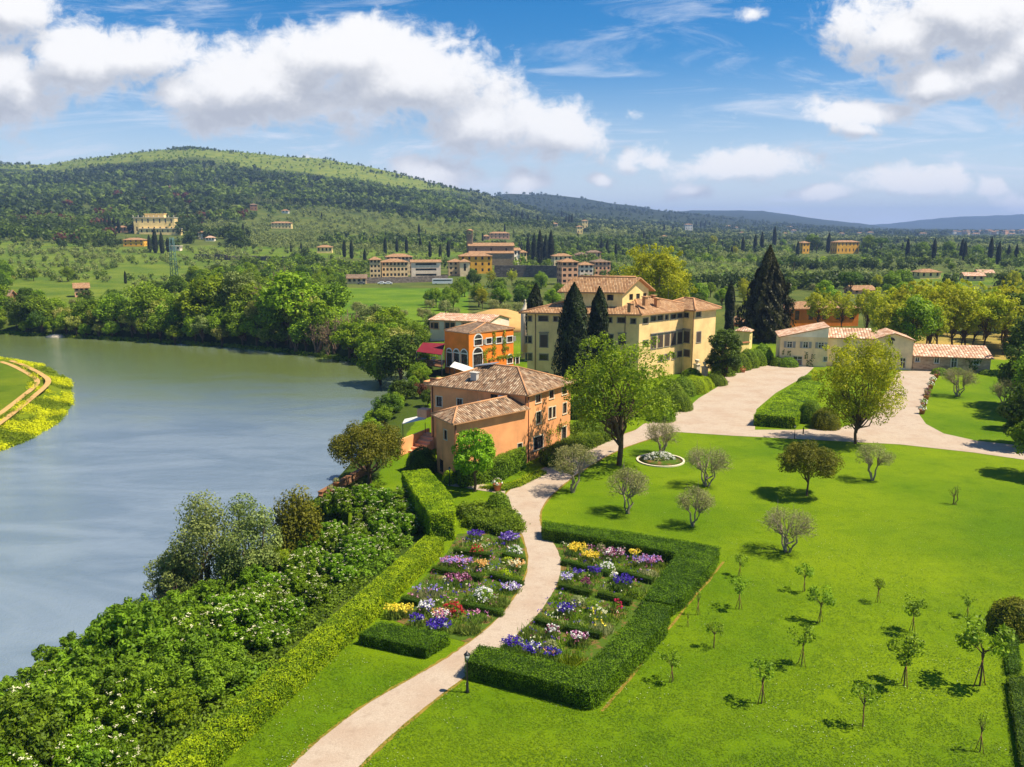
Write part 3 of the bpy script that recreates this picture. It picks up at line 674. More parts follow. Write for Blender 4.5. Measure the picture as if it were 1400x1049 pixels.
for key, px, py, sc, lab in (('oldolive', 783, 673, 1.18, 'leaning olive tree with silvery crown at the inner bend of the path'), ('prune', 860, 702, 1.1, 'silvery olive tree on the lawn below the round flower bed'),
        ('multi', 967, 665, 1.0, 'many-stemmed bare pruned olive on the lawn right of the round bed'), ('prune', 948, 720, .92, 'small dark-trunked olive on the lawn just behind the tall garden hedge'),
        ('multi', 1077, 755, .9, 'lone pruned olive on the open lawn above the young saplings'), ('oldolive', 1192, 657, .95, 'silvery olive tree under the large yellow-green tree'),
        ('multi', 1310, 542, 1.1, 'spreading bare-branched olive on the lawn before the stone wing'), ('prune', 1372, 562, 1.2, 'greyish olive near the dark trees beside the right lawn'), ('multi', 905, 622, .95, 'whitish bare-limbed tree standing by the round flower bed')):
    plant(key, at(px, py), lab, sc=sc, group='olive trees on the lawn')
p = at(1305, 690); reg('whip', 'young_tree', 'x', 'tree', olive(137, 'leaf_green', 2.2, .8, 12, 7, .2, 3, 'bark')); plant('whip', p, 'tiny thin-twigged young tree alone at the right of the lawn')
# saplings with crossed support stakes
def sapling(seed, h, w, dense):
    g = np.random.default_rng(seed); t = thing('sapling', (0, 0, -900), 'x', 'sapling')
    C = crown_pts(10, w * .5, h * .22, h * .72, g, .4, -.7)
    V, Q, rn = lumps(C, np.full(10, w * .22), dense, .15, .6, g, flat=.9, out=.5); link('crown', nmesh('crown', V, Q, M['leaf_green'], None, rn), t)
    L = [(bend((0, 0, -.2), (0, 0, h * .55), g, 4, .02), .034, .024)] + [(bend((0, 0, h * (.42 + .1 * g.random())), c, g, 3, .05), .015, .006) for c in C]
    link('trunk', trunk_mesh('trunk', L, M['bark'], 6), t)
    for s in (-1, 1):
        b = MB(); b.tube([(s * .24, .1 * s, -.2), (-s * .04, 0, h * .46)], .018, 6); b.build('stake', M['wood'], t)
    return t
sap = {k: [sapling(200 + i, 2.4, w, d), False] for i, (k, w, d) in enumerate((('thin', .95, 24), ('mid', 1.2, 34), ('full', 1.35, 62), ('none', .5, 5)))}
def put_sap(k, px, py, top, lab):
    p = at(px, py); h = atY(px, top, p[1])[2]; sc = h / 2.4; t, u = sap[k]
    if u: t = dup(t, p, rng.random() * 6.28, sc, lab, 'young saplings with stakes on the lawn')
    else: sap[k][1] = True; t.location = tuple(p); t.scale = (sc,) * 3; tag(t, lab, None, 'young saplings with stakes on the lawn')
for a in (('mid', 1011, 788, 755, 'staked sapling nearest the far right corner of the tall hedge'), ('mid', 1010, 833, 786, 'staked sapling directly below the one by the hedge corner'), ('none', 954, 841, 802, 'almost leafless sapling beside the notch in the hedge'),
        ('none', 940, 857, 835, 'bare stake sapling closest to the outer hedge face'), ('mid', 976, 886, 846, 'small-crowned sapling below the leafless pair by the hedge'), ('mid', 918, 933, 885, 'sapling nearest the front corner of the dark hedge'),
        ('thin', 1041, 962, 895, 'loose sparse-leaved sapling in the lower middle of the lawn'), ('mid', 1099, 809, 767, 'forked small sapling below the lone pruned olive'), ('full', 1121, 851, 801, 'dark round-headed sapling between two looser ones mid lawn'),
        ('mid', 1096, 910, 850, 'tall narrow sapling with a two-tier crown mid lawn'), ('thin', 1200, 824, 787, 'slender leaning sapling farthest up the right half of the lawn'), ('full', 1247, 865, 815, 'leafy sapling standing just behind the broad-crowned one'),
        ('full', 1236, 938, 865, 'broad dark-crowned sapling right of centre on the lawn'), ('thin', 1179, 993, 927, 'sparse two-stemmed sapling lowest in the middle row'), ('mid', 1322, 843, 812, 'short sapling beside the round bush at the right'),
        ('full', 1339, 938, 844, 'largest dark sapling beside the low clipped edging'), ('none', 1339, 1028, 970, 'nearly bare sapling in the lower right corner')): put_sap(*a)

# --- shrubs of the river bank between hedge and water
def bank(seed, mat, h, rad, flowers=None, nf=70):
    a = broadleaf(seed, mat, h, rad, hz=h * .5, nl=64, per=150, leaf=.34, asp=.5, lump=.24, trunk_h=.05, shell=.35, tr=.012, low=-.8, limbs=18, sprig=26)
    if not flowers: return a
    g = np.random.default_rng(seed); s = sph(nf, g); s[:, 2] = np.abs(s[:, 2]); p = s * (rad, rad, h * .5) * .98 + (0, 0, h * .5); pp = (p[:, None, :] + g.normal(0, .11, (nf, 9, 3)) * (1, 1, .3)).reshape(-1, 3); v, q = cards(pp, np.array((0, 0, 1.)) + g.normal(0, .3, (len(pp), 3)), .14, .12, g=g)
    return a + (nmesh('blossoms', v, q, M[flowers], None, g.random(len(q))),)
for i in range(4): reg('bank%d' % i, 'bank_shrub', 'x', 'shrub', bank(300 + i, ('leaf_bank', 'leaf_green', 'leaf_bank', 'leaf_ash')[i], 6.4, 3.1))
for i in range(2): reg('elder%d' % i, 'elder_shrub', 'x', 'shrub', bank(310 + i, 'leaf_elder', 5.0, 2.8, 'petal_cream', 42))
reg('brown', 'bank_shrub', 'x', 'shrub', shrub(315, 'leaf_bronze', 4.6, 2.3, 26, 220, .22, .5))
reg('brush', 'bare_shrub', 'x', 'shrub', olive(316, 'leaf_silver', 3.2, 2.0, 24, 6, .18, 7, 'twig', True))
def bank_spot(px, py, z): return at(px, py, z)
BANKLAB = {'bank': 'leafy green bank shrub', 'elder': 'cream-flowered bank elder', 'brown': 'brownish loose shrub by the terrace on the bank'}
g3 = np.random.default_rng(5); n_b = 0; SHRUBS = []
for Y in np.arange(28, 83, 3.5):
    hx = np.interp(Y, (31, 40, 75, 92), (-23.4, -20.2, -9.6, -13.5)); wx = np.interp(Y, (30, 45, 60, 80, 92), (-50, -41, -34, -27, -24))
    n = max(4, int((hx - wx) / 2.9))
    for k in range(n):
        f = (k + .5 + g3.normal(0, .16)) / n; x = hx - 1.2 + (wx + 1.5 - hx + 1.2) * f; y = Y + g3.normal(0, .7); z = gz(x, y)
        flo = (Y > 55 and f < .6) or (Y < 46 and f < .6 and g3.random() < .35) or g3.random() < .1
        key = ('elder%d' % g3.integers(0, 2)) if flo else 'bank%d' % g3.integers(0, 4)
        s = np.interp(f, (0, .15, .4, .8, 1), (.42, .58, .84, .94, .72)) * (.85 + .3 * g3.random()) * np.interp(Y, (28, 55, 66, 83), (1.0, .95, .66, .62))
        if flo: s *= 1.12
        lab = BANKLAB['elder' if flo else 'bank'] + (' against the long hedge' if f < .34 else ' amid the thicket' if f < .67 else ' by the water') + (' at the lower left corner' if Y < 40 else ' beside the plain lawn strip' if Y < 51 else ' beside the block hedge' if Y < 60 else ' beside the left flower bed' if Y < 70 else ' near the terrace') 
        SHRUBS.append((lab, plant(key, (x, y, z - .3), lab, sc=(s * 1.05, s * 1.05, s * (.9 + .25 * g3.random())), group='shrubs on the near river bank'))); n_b += 1
for k_, (x, y, s) in enumerate(((-18.6, 84.5, .62), (-16.2, 86.2, .6), (-13.8, 84.6, .6), (-11.6, 86.0, .58), (-15.0, 82.6, .6), (-11.8, 82.4, .56), (-19.8, 82.6, .6), (-10.6, 78.6, .5), (-11.8, 75.2, .5), (-13.6, 72.0, .52), (-12.6, 79.0, .6), (-10.4, 83.0, .5))): SHRUBS.append(('cream-flowered elder below the terrace beside the tall hedge', plant('elder%d' % (k_ % 2), (x, y, gz(x, y) - .5), BANKLAB['elder'], sc=s, group='shrubs on the near river bank')))
for px, Y, h, lab in ((283, 71, 12.0, 'tallest grey-green poplar on the near bank, left of its shorter pair'), (340, 72, 10.6, 'shorter grey-green poplar on the near bank next to the tallest'), (236, 69, 7.6, 'low grey-green poplar sprout leaning over the water')):
    x = pxx(px, Y, -2); reg('pop%d' % px, 'poplar_tree', 'x', 'tree', broadleaf(330 + px, 'leaf_silver', h, h * .30, hz=h * .47, nl=50, per=190, leaf=.24, asp=.6, lump=.3, trunk_h=.02, shell=.3)); plant('pop%d' % px, (x, Y, gz(x, Y) - .3), lab)
x = pxx(404, 78, -2); plant('brown', (x, 78, gz(x, 78)), 'olive-brown loose shrub between the poplars and the terrace wall', sc=(1.3, 1.3, 1.75))
x = pxx(232, 68, -3); plant('brush', (x, 66.5, gz(x, 66.5)), 'leafless grey-brown brush at the foot of the poplars', sc=1.2)
P = []; gu = np.random.default_rng(44)
for Y in np.arange(24, 88, .42):
    hx = np.interp(Y, (31, 40, 75, 92), (-23.4, -20.2, -9.6, -13.5)); wx = np.interp(Y, (20, 30, 45, 60, 80, 92), (-56, -50, -41, -34, -27, -24))
    for x in np.arange(wx, hx - .3, .5): P.append((x + gu.normal(0, .25), Y + gu.normal(0, .2)))
P = np.array(P); UNDER = np.c_[P, land_z(P[:, 0], P[:, 1])]; UNDER = UNDER[UNDER[:, 2] > WZ + .1]
# big-leaved plant beside the tall hedge
def palmate(label, loc):
    g = np.random.default_rng(9); t = thing('large_leaf_shrub', loc, label, 'shrub'); P = []; N = []; T = []; b = MB()
    for k in range(16):
        a = g.random() * 6.28; r = .3 + 1.5 * g.random(); h = 2.6 - .5 * r + .4 * g.random(); c = np.array((math.cos(a) * r, math.sin(a) * r, h)); b.tube(bend((0, 0, -.5), c, g, 3, .05), [.04, .025, .015], 5, cap=False)
        for j in range(9): q = a + (j - 4) * .55; P.append(c + np.array((math.cos(q), math.sin(q), -.1)) * .38); N.append((g.normal(0, .2), g.normal(0, .2), 1)); T.append((math.cos(q), math.sin(q), -.25))
    V, Q = cards(np.array(P), np.array(N, float), .8, .2, np.array(T), g=g); link('leaves', nmesh('leaves', V, Q, M['leaf_elder'], None, g.random(len(Q))), t); b.build('stems', M['bark'], t)
p = at(566, 700, 0); palmate('pale big-leaved plant with finger-like leaves against the tall hedge', (p[0] - .6, p[1] + 1, -.3))
# reeds and yellow flowers on the meadow spit
def cover(name, P, mat, h, per, w, lab=None, spread=.25, lean=.35, kind='stuff', leaf=None, g=None):
    g = g or np.random.default_rng(len(P)); n = len(P) * per; B = np.repeat(np.asarray(P, float), per, 0) + np.c_[g.normal(0, spread, (n, 2)), np.zeros(n)]
    T = unit(np.c_[g.normal(0, lean, (n, 2)), np.ones(n)]); hh = h * (.55 + .7 * g.random(n)); V, Q = cards(B + T * (hh * .5)[:, None], np.c_[g.normal(size=(n, 2)), .3 * np.ones(n)], hh, w, T, 0, g=g)
    return tag(link(name, nmesh(name, V, Q, M[mat], None, g.random(n))), kind=kind)
cl = np.array(ISLE[1:-2]); g4 = np.random.default_rng(8); P = []
for i in range(len(cl) - 1):
    a, b = cl[i], cl[i + 1]; L = np.linalg.norm(b - a); nrm = np.array((-(b - a)[1], (b - a)[0])) / L
    for _ in range(int(L * 26)):
        q = a + (b - a) * g4.random() + nrm * (.4 + 7.5 * g4.random() ** 1.3)
        if vnoise(np.array([q[0]]), np.array([q[1]]), 3.5, 31)[0] > -.16: P.append((*q, gz(*q) - .1))
P = np.array(P); k = vnoise(P[:, 0], P[:, 1], 5.5, 33) > -.08
def lump_cover(name, P, mat, r, per, leaf):
    g = np.random.default_rng(3); n = len(P) * per; d = sph(n, g); d[:, 2] = np.abs(d[:, 2]); B = np.repeat(P, per, 0) + d * r * (.5 + .6 * g.random((n, 1)))
    V, Q = cards(B, unit(d + g.normal(0, .4, (n, 3)) + (0, 0, .3)), leaf, leaf * .6, g=g); return tag(link(name, nmesh(name, V, Q, M[mat], None, np.repeat(g.random(len(P)) * .6, per) + .4 * g.random(n))), kind='stuff')
k2 = vnoise(UNDER[:, 0], UNDER[:, 1], 3.0, 41) > .0
lump_cover('bank_undergrowth', UNDER[k2], 'leaf_bank', .5, 26, .3); lump_cover('bank_bramble', UNDER[~k2], 'leaf_bank', .5, 26, .26)
lump_cover('yellow_bank_flowers', P[k], 'leaf_reed', .8, 18, .3); lump_cover('bank_weeds', P[~k], 'leaf_ash', .75, 16, .3)

# --- clipped hedges: a solid body with leaf-covered faces
def hedge(name, pts, h, w, mat, label, dens=150, leaf=.13, cat='hedge', group=None, top_round=.0, z=0.0, inner=True, rough=.05):
    """pts: either a centre line (w given) or, with w None, a closed plan polygon"""
    g = np.random.default_rng(abs(hash(label)) % 99991 if False else sum(map(ord, label))); pts = [np.array(p[:2], float) for p in pts]
    if w is not None:
        Lf = []; Rt = []
        for i, p in enumerate(pts):
            d0 = pts[i] - pts[i - 1] if i else pts[1] - pts[0]; d1 = pts[i + 1] - pts[i] if i < len(pts) - 1 else d0; d = unit(unit(d0) + unit(d1)); n = np.array((-d[1], d[0])); Lf.append(p + n * w / 2); Rt.append(p - n * w / 2)
        poly = Rt + Lf[::-1]
    else:
        poly = pts; a = sum(poly[i][0] * poly[(i + 1) % len(poly)][1] - poly[(i + 1) % len(poly)][0] * poly[i][1] for i in range(len(poly)))
        if a < 0: poly = poly[::-1]
    hs = h if hasattr(h, '__len__') else None; h0 = max(h) if hs else h
    PP = np.array(poly); P = []; N = []
    from mathutils.geometry import tessellate_polygon
    tri = tessellate_polygon([[Vector((*q, 0)) for q in PP]])
    for t in tri:
        a, b, c = PP[list(t)]; ar = abs((b - a)[0] * (c - a)[1] - (b - a)[1] * (c - a)[0]) / 2; n = int(ar * dens); r1 = np.sqrt(g.random(n))[:, None]; r2 = g.random(n)[:, None]
        q = a * (1 - r1) + b * r1 * (1 - r2) + c * r1 * r2; P.append(np.c_[q, np.full(n, h0)]); N.append(np.tile((0, 0, 1.), (n, 1)))
    for i in range(len(PP)):
        a, b = PP[i], PP[(i + 1) % len(PP)]; L = np.linalg.norm(b - a); n = int(L * h0 * dens); t = g.random(n)[:, None]; d = (b - a) / L; nn = np.array((d[1], -d[0], .12))
        P.append(np.c_[a + (b - a) * t, h0 * g.random(n)]); N.append(np.tile(nn, (n, 1)))
    P = np.concatenate(P); N = np.concatenate(N); n = len(P)
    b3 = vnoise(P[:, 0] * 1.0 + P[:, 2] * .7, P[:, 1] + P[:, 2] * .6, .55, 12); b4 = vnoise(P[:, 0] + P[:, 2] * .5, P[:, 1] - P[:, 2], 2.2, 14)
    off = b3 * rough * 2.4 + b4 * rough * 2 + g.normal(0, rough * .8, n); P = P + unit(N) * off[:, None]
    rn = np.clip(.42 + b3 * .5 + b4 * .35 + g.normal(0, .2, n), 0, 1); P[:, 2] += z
    V, Q = cards(P, unit(N + g.normal(0, .55, (n, 3))), leaf * (.7 + .6 * g.random(n)), leaf * .62, g=g)
    # solid core added inside the leaves to block the light
    cen = PP.mean(0); bm = MB(); ins = []
    m_ = len(PP)
    for i in range(m_):
        d0 = unit(PP[i] - PP[i - 1]); d1 = unit(PP[(i + 1) % m_] - PP[i]); nn = unit(np.array((-d0[1], d0[0])) + np.array((-d1[1], d1[0]))); ins.append(PP[i] + nn * .10)
    for t in tri:
        q = [(*ins[i], h0 - .1 + z) for i in t]
        if np.cross(np.subtract(q[1], q[0]), np.subtract(q[2], q[0]))[2] < 0: q.reverse()
        bm.face(q + [q[0]] if False else q)
    for i in range(m_): a, b = ins[i], ins[(i + 1) % m_]; bm.face([(*a, z - .2), (*b, z - .2), (*b, z + h0 - .1), (*a, z + h0 - .1)])
    me = nmesh(name, V, Q, M[mat], None, rn); o = link(name, me); tag(o, label, cat, group)
    link('solid_core', bm.mesh('solid_core', M['leaf_box']), o)
    return o
A3 = lambda L, z=0: [at(x, y, z)[:2] for x, y in L]
# long bank hedge: its top edges in the photo are read at z = 1.5
ctr = [0.5 * (at(a[0], a[1], 1.55)[:2] + at(b[0], b[1], 1.55)[:2]) for a, b in zip(((120, 1110), (208, 1047), (300, 970), (400, 882), (500, 797), (577, 730)), ((180, 1110), (250, 1060), (336, 985), (436, 896), (535, 808), (612, 737)))]
hedge('long_hedge', ctr, 1.55, 1.9, 'leaf_laurel', 'long bright yellow-green clipped hedge running down the bank beside the lawn', 260, .12, rough=.03)
q = [at(549, 645, 2.9), at(585, 641, 2.9), at(605, 662, 2.9), at(619, 680, 2.9), at(621, 700, 2.9), at(588, 703, 2.9), at(577, 688, 2.9), at(560, 662, 2.9)]
hedge('tall_hedge', q, 2.9, None, 'leaf_laurel', 'taller yellow-green hedge continuing from the long one up to the terrace', 240, .13, rough=.05)
hedge('block_hedge', A3([(489, 861), (518, 838), (612, 862), (600, 880)], 1.0)[:0] + [at(489, 866, .9), at(521, 849, .9), at(615, 866, .9), at(583, 886, .9)], .9, None, 'leaf_yew', 'low flat-topped dark hedge closing the left flower bed by the lawn', 260, .10)
hedge('garden_hedge', [at(655, 880, 1.35), at(668, 883, 1.35), at(790, 913, 1.35), at(812, 897, 1.35), at(858, 852, 1.35), at(880, 822, 1.35), at(917, 828, 1.35), at(912, 848, 1.35), at(880, 883, 1.35), at(820, 940, 1.35), at(806, 945, 1.35), at(636, 902, 1.35)], 1.35, None, 'leaf_yew', 'dark wide L-shaped hedge enclosing the front of the right flower bed', 230, .11, rough=.06)
hedge('garden_hedge', [at(742, 712, 1.25), at(860, 727, 1.25), at(950, 741, 1.25), at(984, 748, 1.25), at(975, 768, 1.25), at(937, 812, 1.25), at(918, 824, 1.25), at(880, 818, 1.25), at(907, 780, 1.25), at(925, 756, 1.25), at(850, 741, 1.25), at(742, 722, 1.25)], 1.25, None, 'leaf_yew', 'dark L-shaped hedge enclosing the far end of the right flower bed', 230, .11, rough=.06)
hedge('juniper_hedge', A3([(626, 700), (660, 697), (704, 707), (716, 726), (690, 735), (640, 722)]), 0.75, None, 'leaf_green', 'spreading dark evergreen mass at the head of the left flower bed', 190, .2, rough=.22)
hedge('house_hedge', A3([(622, 658), (660, 656), (716, 633), (718, 640), (690, 656), (630, 668)]), 2.3, None, 'leaf_green', 'dark green hedge along the foot of the annex wall', 150, .16, rough=.1)
hedge('house_hedge', A3([(737, 632), (760, 620), (830, 590), (846, 598), (800, 618), (770, 636), (748, 640)]), 1.5, None, 'leaf_green', 'stepped green hedge between the salmon house front and the path', 150, .16, rough=.14)
hedge('border_hedge', A3([(655, 668), (700, 662), (738, 645), (748, 648), (712, 666), (690, 672)]), .35, None, 'leaf_laurel', 'low yellow-green border strip along the path edge before the house', 150, .12, rough=.08)
hedge('parterre_hedge', [at(1031, 566, 1.9), at(1061, 541, 1.9), at(1097, 520, 1.9), at(1128, 522, 1.9), at(1110, 545, 1.9), at(1088, 570, 1.9)], 1.9, None, 'leaf_laurel', 'flat bright green hedge block standing in the gravel forecourt', 110, .17, rough=.1)
EDG = [((622, 752), (671, 760)), ((687, 757), (717, 766)), ((591, 777), (659, 791)), ((671, 785), (715, 798)), ((550, 818), (574, 824)), ((634, 826), (688, 838)), ((768, 767), (834, 784)), ((845, 781), (893, 794)), ((765, 800), (808, 811)), ((818, 811), (863, 823)), ((732, 847), (768, 858)), ((772, 857), (822, 868))]
SIDE = ('crimson roses', 'lavender irises by the path', 'long mauve iris row', 'green mounds beside the path', 'yellow irises', 'white peonies', 'biggest yellow iris clump', 'pink irises', 'pale lavender irises', 'big violet clump', 'grass blades by the path', 'white-maroon irises')
for (a, b), s in zip(EDG, SIDE):
    hedge('box_edging', [at(*a, .3), at(*b, .3)], .52, .6, 'leaf_box', 'low clipped box edging in front of the ' + s, 380, .075, 'edging', 'low box edgings between the beds', rough=.025)
hedge('edging_hedge', A3([(1372, 860), (1390, 858), (1394, 922), (1378, 925)]), .5, None, 'leaf_box', 'low narrow clipped edging below the round bush at the right', 250, .1, rough=.05)
hedge('edging_hedge', A3([(1377, 935), (1400, 933), (1425, 1060), (1395, 1060)]), .6, None, 'leaf_box', 'low clipped edging running out at the lower right corner', 250, .1, rough=.05)
def ball(loc, r, h, mat, label, name='round_bush', dens=190, leaf=.15, group=None):
    g = np.random.default_rng(sum(map(ord, label)) + int(r * 100)); n = int(dens * 2 * math.pi * r * max(r, h) * 1.2); d = sph(n, g); d[:, 2] = np.abs(d[:, 2]); o = thing(name, loc, label, 'bush', group=group)
    k = np.array((r, r, h)); bmp = 1 + .05 * np.sin(d[:, 0] * 9 + r) * np.sin(d[:, 1] * 8) + g.normal(0, .035, n); P = d * k * bmp[:, None]; N = unit(d / k)
    V, Q = cards(P, unit(N + g.normal(0, .5, (n, 3))), leaf * (.7 + .6 * g.random(n)), leaf * .6, g=g); link('foliage', nmesh('foliage', V, Q, M[mat], None, np.clip(g.random(n) * .7 + bmp * 2 - 1.85, 0, 1)), o)
    b = MB(); b.lathe([(r * .86, -.2), (r * .88, h * .15), (r * .75, h * .55), (r * .45, h * .8), (.05, h * .92)], n=14); b.build('solid_core', M['leaf_box'], o); return o
for px, py, r, h, m_, lab in ((948, 536, 2.6, 2.9, 'leaf_laurel', 'round clipped green bush nearest the path along the villa front'), (961, 531, 2.0, 2.2, 'leaf_laurel', 'smaller clipped dome bush right of the stone gate pier foot'), (978, 526, 2.2, 2.2, 'leaf_green', 'clipped dome bush at the edge of the forecourt gravel'),
        (928, 560, 2.2, 3.0, 'leaf_green', 'darker shaggy bush below the villa bushes'), (905, 575, 2.0, 2.6, 'leaf_green', 'low shaggy bush half behind the tall open tree'), (682, 702, 1.35, 2.3, 'leaf_green', 'egg-shaped dark green bush at the path edge above the left bed'),
        (577, 643, 2.0, 2.9, 'leaf_dark', 'dark oleander bush beside the annex door'), (615, 660, .9, 1.5, 'leaf_laurel', 'small pale bush at the top end of the tall hedge'), (1388, 862, 2.0, 2.4, 'leaf_bronze', 'round dark-red tinged bush at the right edge of the lawn'),
        (1108, 577, 1.9, 3.4, 'leaf_green', 'loose shrub between hedge block and large yellow-green tree'), (1128, 585, 2.1, 3.0, 'leaf_bronze', 'bronze shrub at the foot of the large yellow-green tree'), (1105, 528, 2.2, 2.0, 'leaf_green', 'small round bush at the far end of the forecourt hedge block'),
        (800, 596, 2.6, 2.4, 'leaf_green', 'green shrub in front of the cypress foot by the house'), (818, 580, 2.8, 3.0, 'leaf_dark', 'dark shrub between salmon house and tall open tree'), (795, 570, 2.6, 3.2, 'leaf_dark', 'dark shrub behind the right corner of the salmon house'), (840, 572, 2.8, 3.4, 'leaf_green', 'leafy shrub behind the trunk of the tall open tree')):
    ball(at(px, py), r, h, m_, lab)
for px, py, r, h, lab in ((915, 548, 2.6, 3.6, 'tall shaggy bush between villa wall and the open tree'), (932, 540, 2.4, 3.2, 'dark bush behind the dome bushes at the villa corner'), (897, 560, 2.6, 3.4, 'leafy bush at the foot of the villa behind the open tree'), (880, 566, 2.6, 3.6, 'dark bush directly behind the open tree trunk'), (862, 560, 2.6, 3.2, 'bush at the villa foot left of the open tree trunk'), (945, 522, 2.2, 2.6, 'bush close to the stone gate piers')): ball(at(px, py), r, h, 'leaf_green', lab, leaf=.24, dens=110)
for i, (px, py, h) in enumerate(((988, 513, 3.2), (999, 508, 3.6), (1011, 505, 3.4), (1022, 502, 3.8), (1033, 499, 3.4), (1042, 497, 4.2))):
    ball(at(px, py), 2.4, h, 'leaf_green', 'clipped green bush in the row along the forecourt, ' + ('nearest the villa', 'second from the villa', 'behind the flower trough', 'below the cream gatehouse', 'right of the gatehouse', 'at the lane end')[i], dens=70, leaf=.24, group='bushes lining the forecourt')
for px, py, r, h, lab in ((1077, 501, 2.2, 2.0, 'reed-like green bush at the left corner of the white farmhouse'), (1062, 500, 1.6, 1.9, 'green bush by the lane next to the farmhouse corner'), (1285, 512, 1.7, 1.3, 'low shrub before the stone wing, beside the flower pots'), (1306, 511, 1.9, 1.2, 'low shrub in front of the white door of the stone wing'), (1349, 512, 1.4, 1.0, 'small dark shrub at the right end of the stone wing')):
    ball(at(px, py), r, h, 'leaf_green', lab, dens=70, leaf=.22)

# ------------------------------------------------------------------ buildings
def hit(px, py, y0=60.0):               # where the ray of a photo pixel meets the land
    d = ray(px, py); Y = y0 * 1.0012 ** np.arange(0, 4600); Y = Y[Y < 12000]; x = d[0] / d[1] * Y; z = CAMH + d[2] / d[1] * Y
    k = np.nonzero(land_z(x, Y) >= z)[0]
    k = k[0] if len(k) else len(Y) - 1
    return np.array((x[k], Y[k], z[k]))
def inset(poly, d):
    o = []; n = len(poly); P = [np.array(p[:2], float) for p in poly]
    for i in range(n):
        e0 = unit(P[i] - P[i - 1]); e1 = unit(P[(i + 1) % n] - P[i]); n0 = np.array((-e0[1], e0[0])); n1 = np.array((-e1[1], e1[0]))
        m = n0 + n1; m = m / (m @ m) * 2 if True else m; o.append(P[i] + m * d)
    return o
def onplane(p0, p1, px, py):            # photo pixel -> (distance along the facade, height)
    d = ray(px, py); p0 = np.array(p0[:2]); e = np.array(p1[:2]) - p0; L = np.linalg.norm(e); e = e / L
    A = np.array([[d[0], -e[0]], [d[1], -e[1]]]); t, s = np.linalg.solve(A, p0)
    return s, CAMH + d[2] * t
def wall_face(b, p0, p1, z0, z1, ops=(), dep=.2, m=0):
    p0 = np.array(p0[:2], float); p1 = np.array(p1[:2], float); L = np.linalg.norm(p1 - p0); e = (p1 - p0) / L; nrm = np.array((e[1], -e[0]))
    us = sorted({0.0, L, *[u for o in ops for u in (o[0], o[1]) if 0 < u < L]}); Pt = lambda s, z, k=0.0: (*(p0 + e * s - nrm * k), z)
    for u0, u1 in zip(us, us[1:]):
        if u1 - u0 < 1e-4: continue
        um = (u0 + u1) / 2; cuts = sorted([(o[2], o[3]) for o in ops if o[0] < um < o[1]]); z = z0
        for a, c in cuts + [(z1, z1)]:
            if a > z + 1e-4: b.face([Pt(u0, z), Pt(u1, z), Pt(u1, a), Pt(u0, a)], m)
            z = max(z, c)
    for s0, s1, a, c, *_ in ops:
        for q in (((s0, a), (s0, c)), ((s1, c), (s1, a)), ((s0, c), (s1, c)), ((s1, a), (s0, a))):
            b.face([Pt(*q[0]), Pt(*q[1]), Pt(*q[1], dep), Pt(*q[0], dep)], m)
def window(par, p0, p1, s0, s1, a, c, style='plain', frame='frame_dark', trim='trim', shut='shutter_brown', name=None, dep=.2, tw=.14):
    p0 = np.array(p0[:2], float); e = unit(np.array(p1[:2], float) - p0); nrm = np.array((e[1], -e[0])); Pt = lambda s, z, k=0.0: (*(p0 + e * s + nrm * k), z)
    w = s1 - s0; h = c - a; door = 'door' in style
    def bar(b, u0, u1, z0, z1, k0, k1, m=0):
        b.hexa([Pt(u0, z0, k1), Pt(u1, z0, k1), Pt(u1, z0, k0), Pt(u0, z0, k0)], [Pt(u0, z1, k1), Pt(u1, z1, k1), Pt(u1, z1, k0), Pt(u0, z1, k0)], m)
    f = MB(); t = min(.09, w * .12)
    for q in ((s0, s0 + t, a, c), (s1 - t, s1, a, c), (s0 + t, s1 - t, a, a + t), (s0 + t, s1 - t, c - t, c)): bar(f, *q, -dep * .85, -dep * .45)
    nm = 1 if w > .55 else 0; nm = 3 if w > 2.1 else nm
    for i in range(nm): u = s0 + w * (i + 1) / (nm + 1); bar(f, u - t * .4, u + t * .4, a + t, c - t, -dep * .85, -dep * .5)
    if h > 1.3 or door: bar(f, s0 + t, s1 - t, a + h * .62, a + h * .62 + t * .7, -dep * .85, -dep * .55)
    o = f.build(name or ('door' if door else 'window'), M[frame], par)
    g = MB(); g.face([Pt(s0, a, -dep * .8), Pt(s1, a, -dep * .8), Pt(s1, c, -dep * .8), Pt(s0, c, -dep * .8)]); g.build('pane', M['glass'], o)
    if 'bare' not in style:
        b = MB()
        for q in ((s0 - tw, s0, a, c), (s1, s1 + tw, a, c), (s0 - tw, s1 + tw, c, c + tw)): bar(b, *q, -.02, .035)
        if not door: bar(b, s0 - tw * 1.3, s1 + tw * 1.3, a - tw * .8, a, -.02, .10)
        b.build('surround', M[trim], o)
    if 'shut' in style:
        for sgn in (0, 1):
            b = MB(); sw = w * .5
            if 'closed' in style: u0, u1, k = (s0 + .01, s0 + sw - .01, -.04) if sgn == 0 else (s0 + sw + .01, s1 - .01, -.04)
            else: u0, u1, k = (s0 - tw - sw, s0 - tw - .02, .05) if sgn == 0 else (s1 + tw + .02, s1 + tw + sw, .05)
            bar(b, u0, u1, a + .02, c - .02, k, k + .05)
            ns = max(3, int(h / .22))
            for i in range(ns): z = a + .08 + (h - .16) * i / ns; bar(b, u0 + .06, u1 - .06, z, z + .04, k + .05, k + .075)
            b.build('shutter', M[shut], o)
    if 'head' in style:
        b = MB(); bar(b, s0 - tw * 1.6, s1 + tw * 1.6, c + tw + .25, c + tw + .42, -.02, .22); bar(b, s0 - tw, s1 + tw, c + tw, c + tw + .25, -.02, .05); b.build('hood', M[trim], o)
    return o
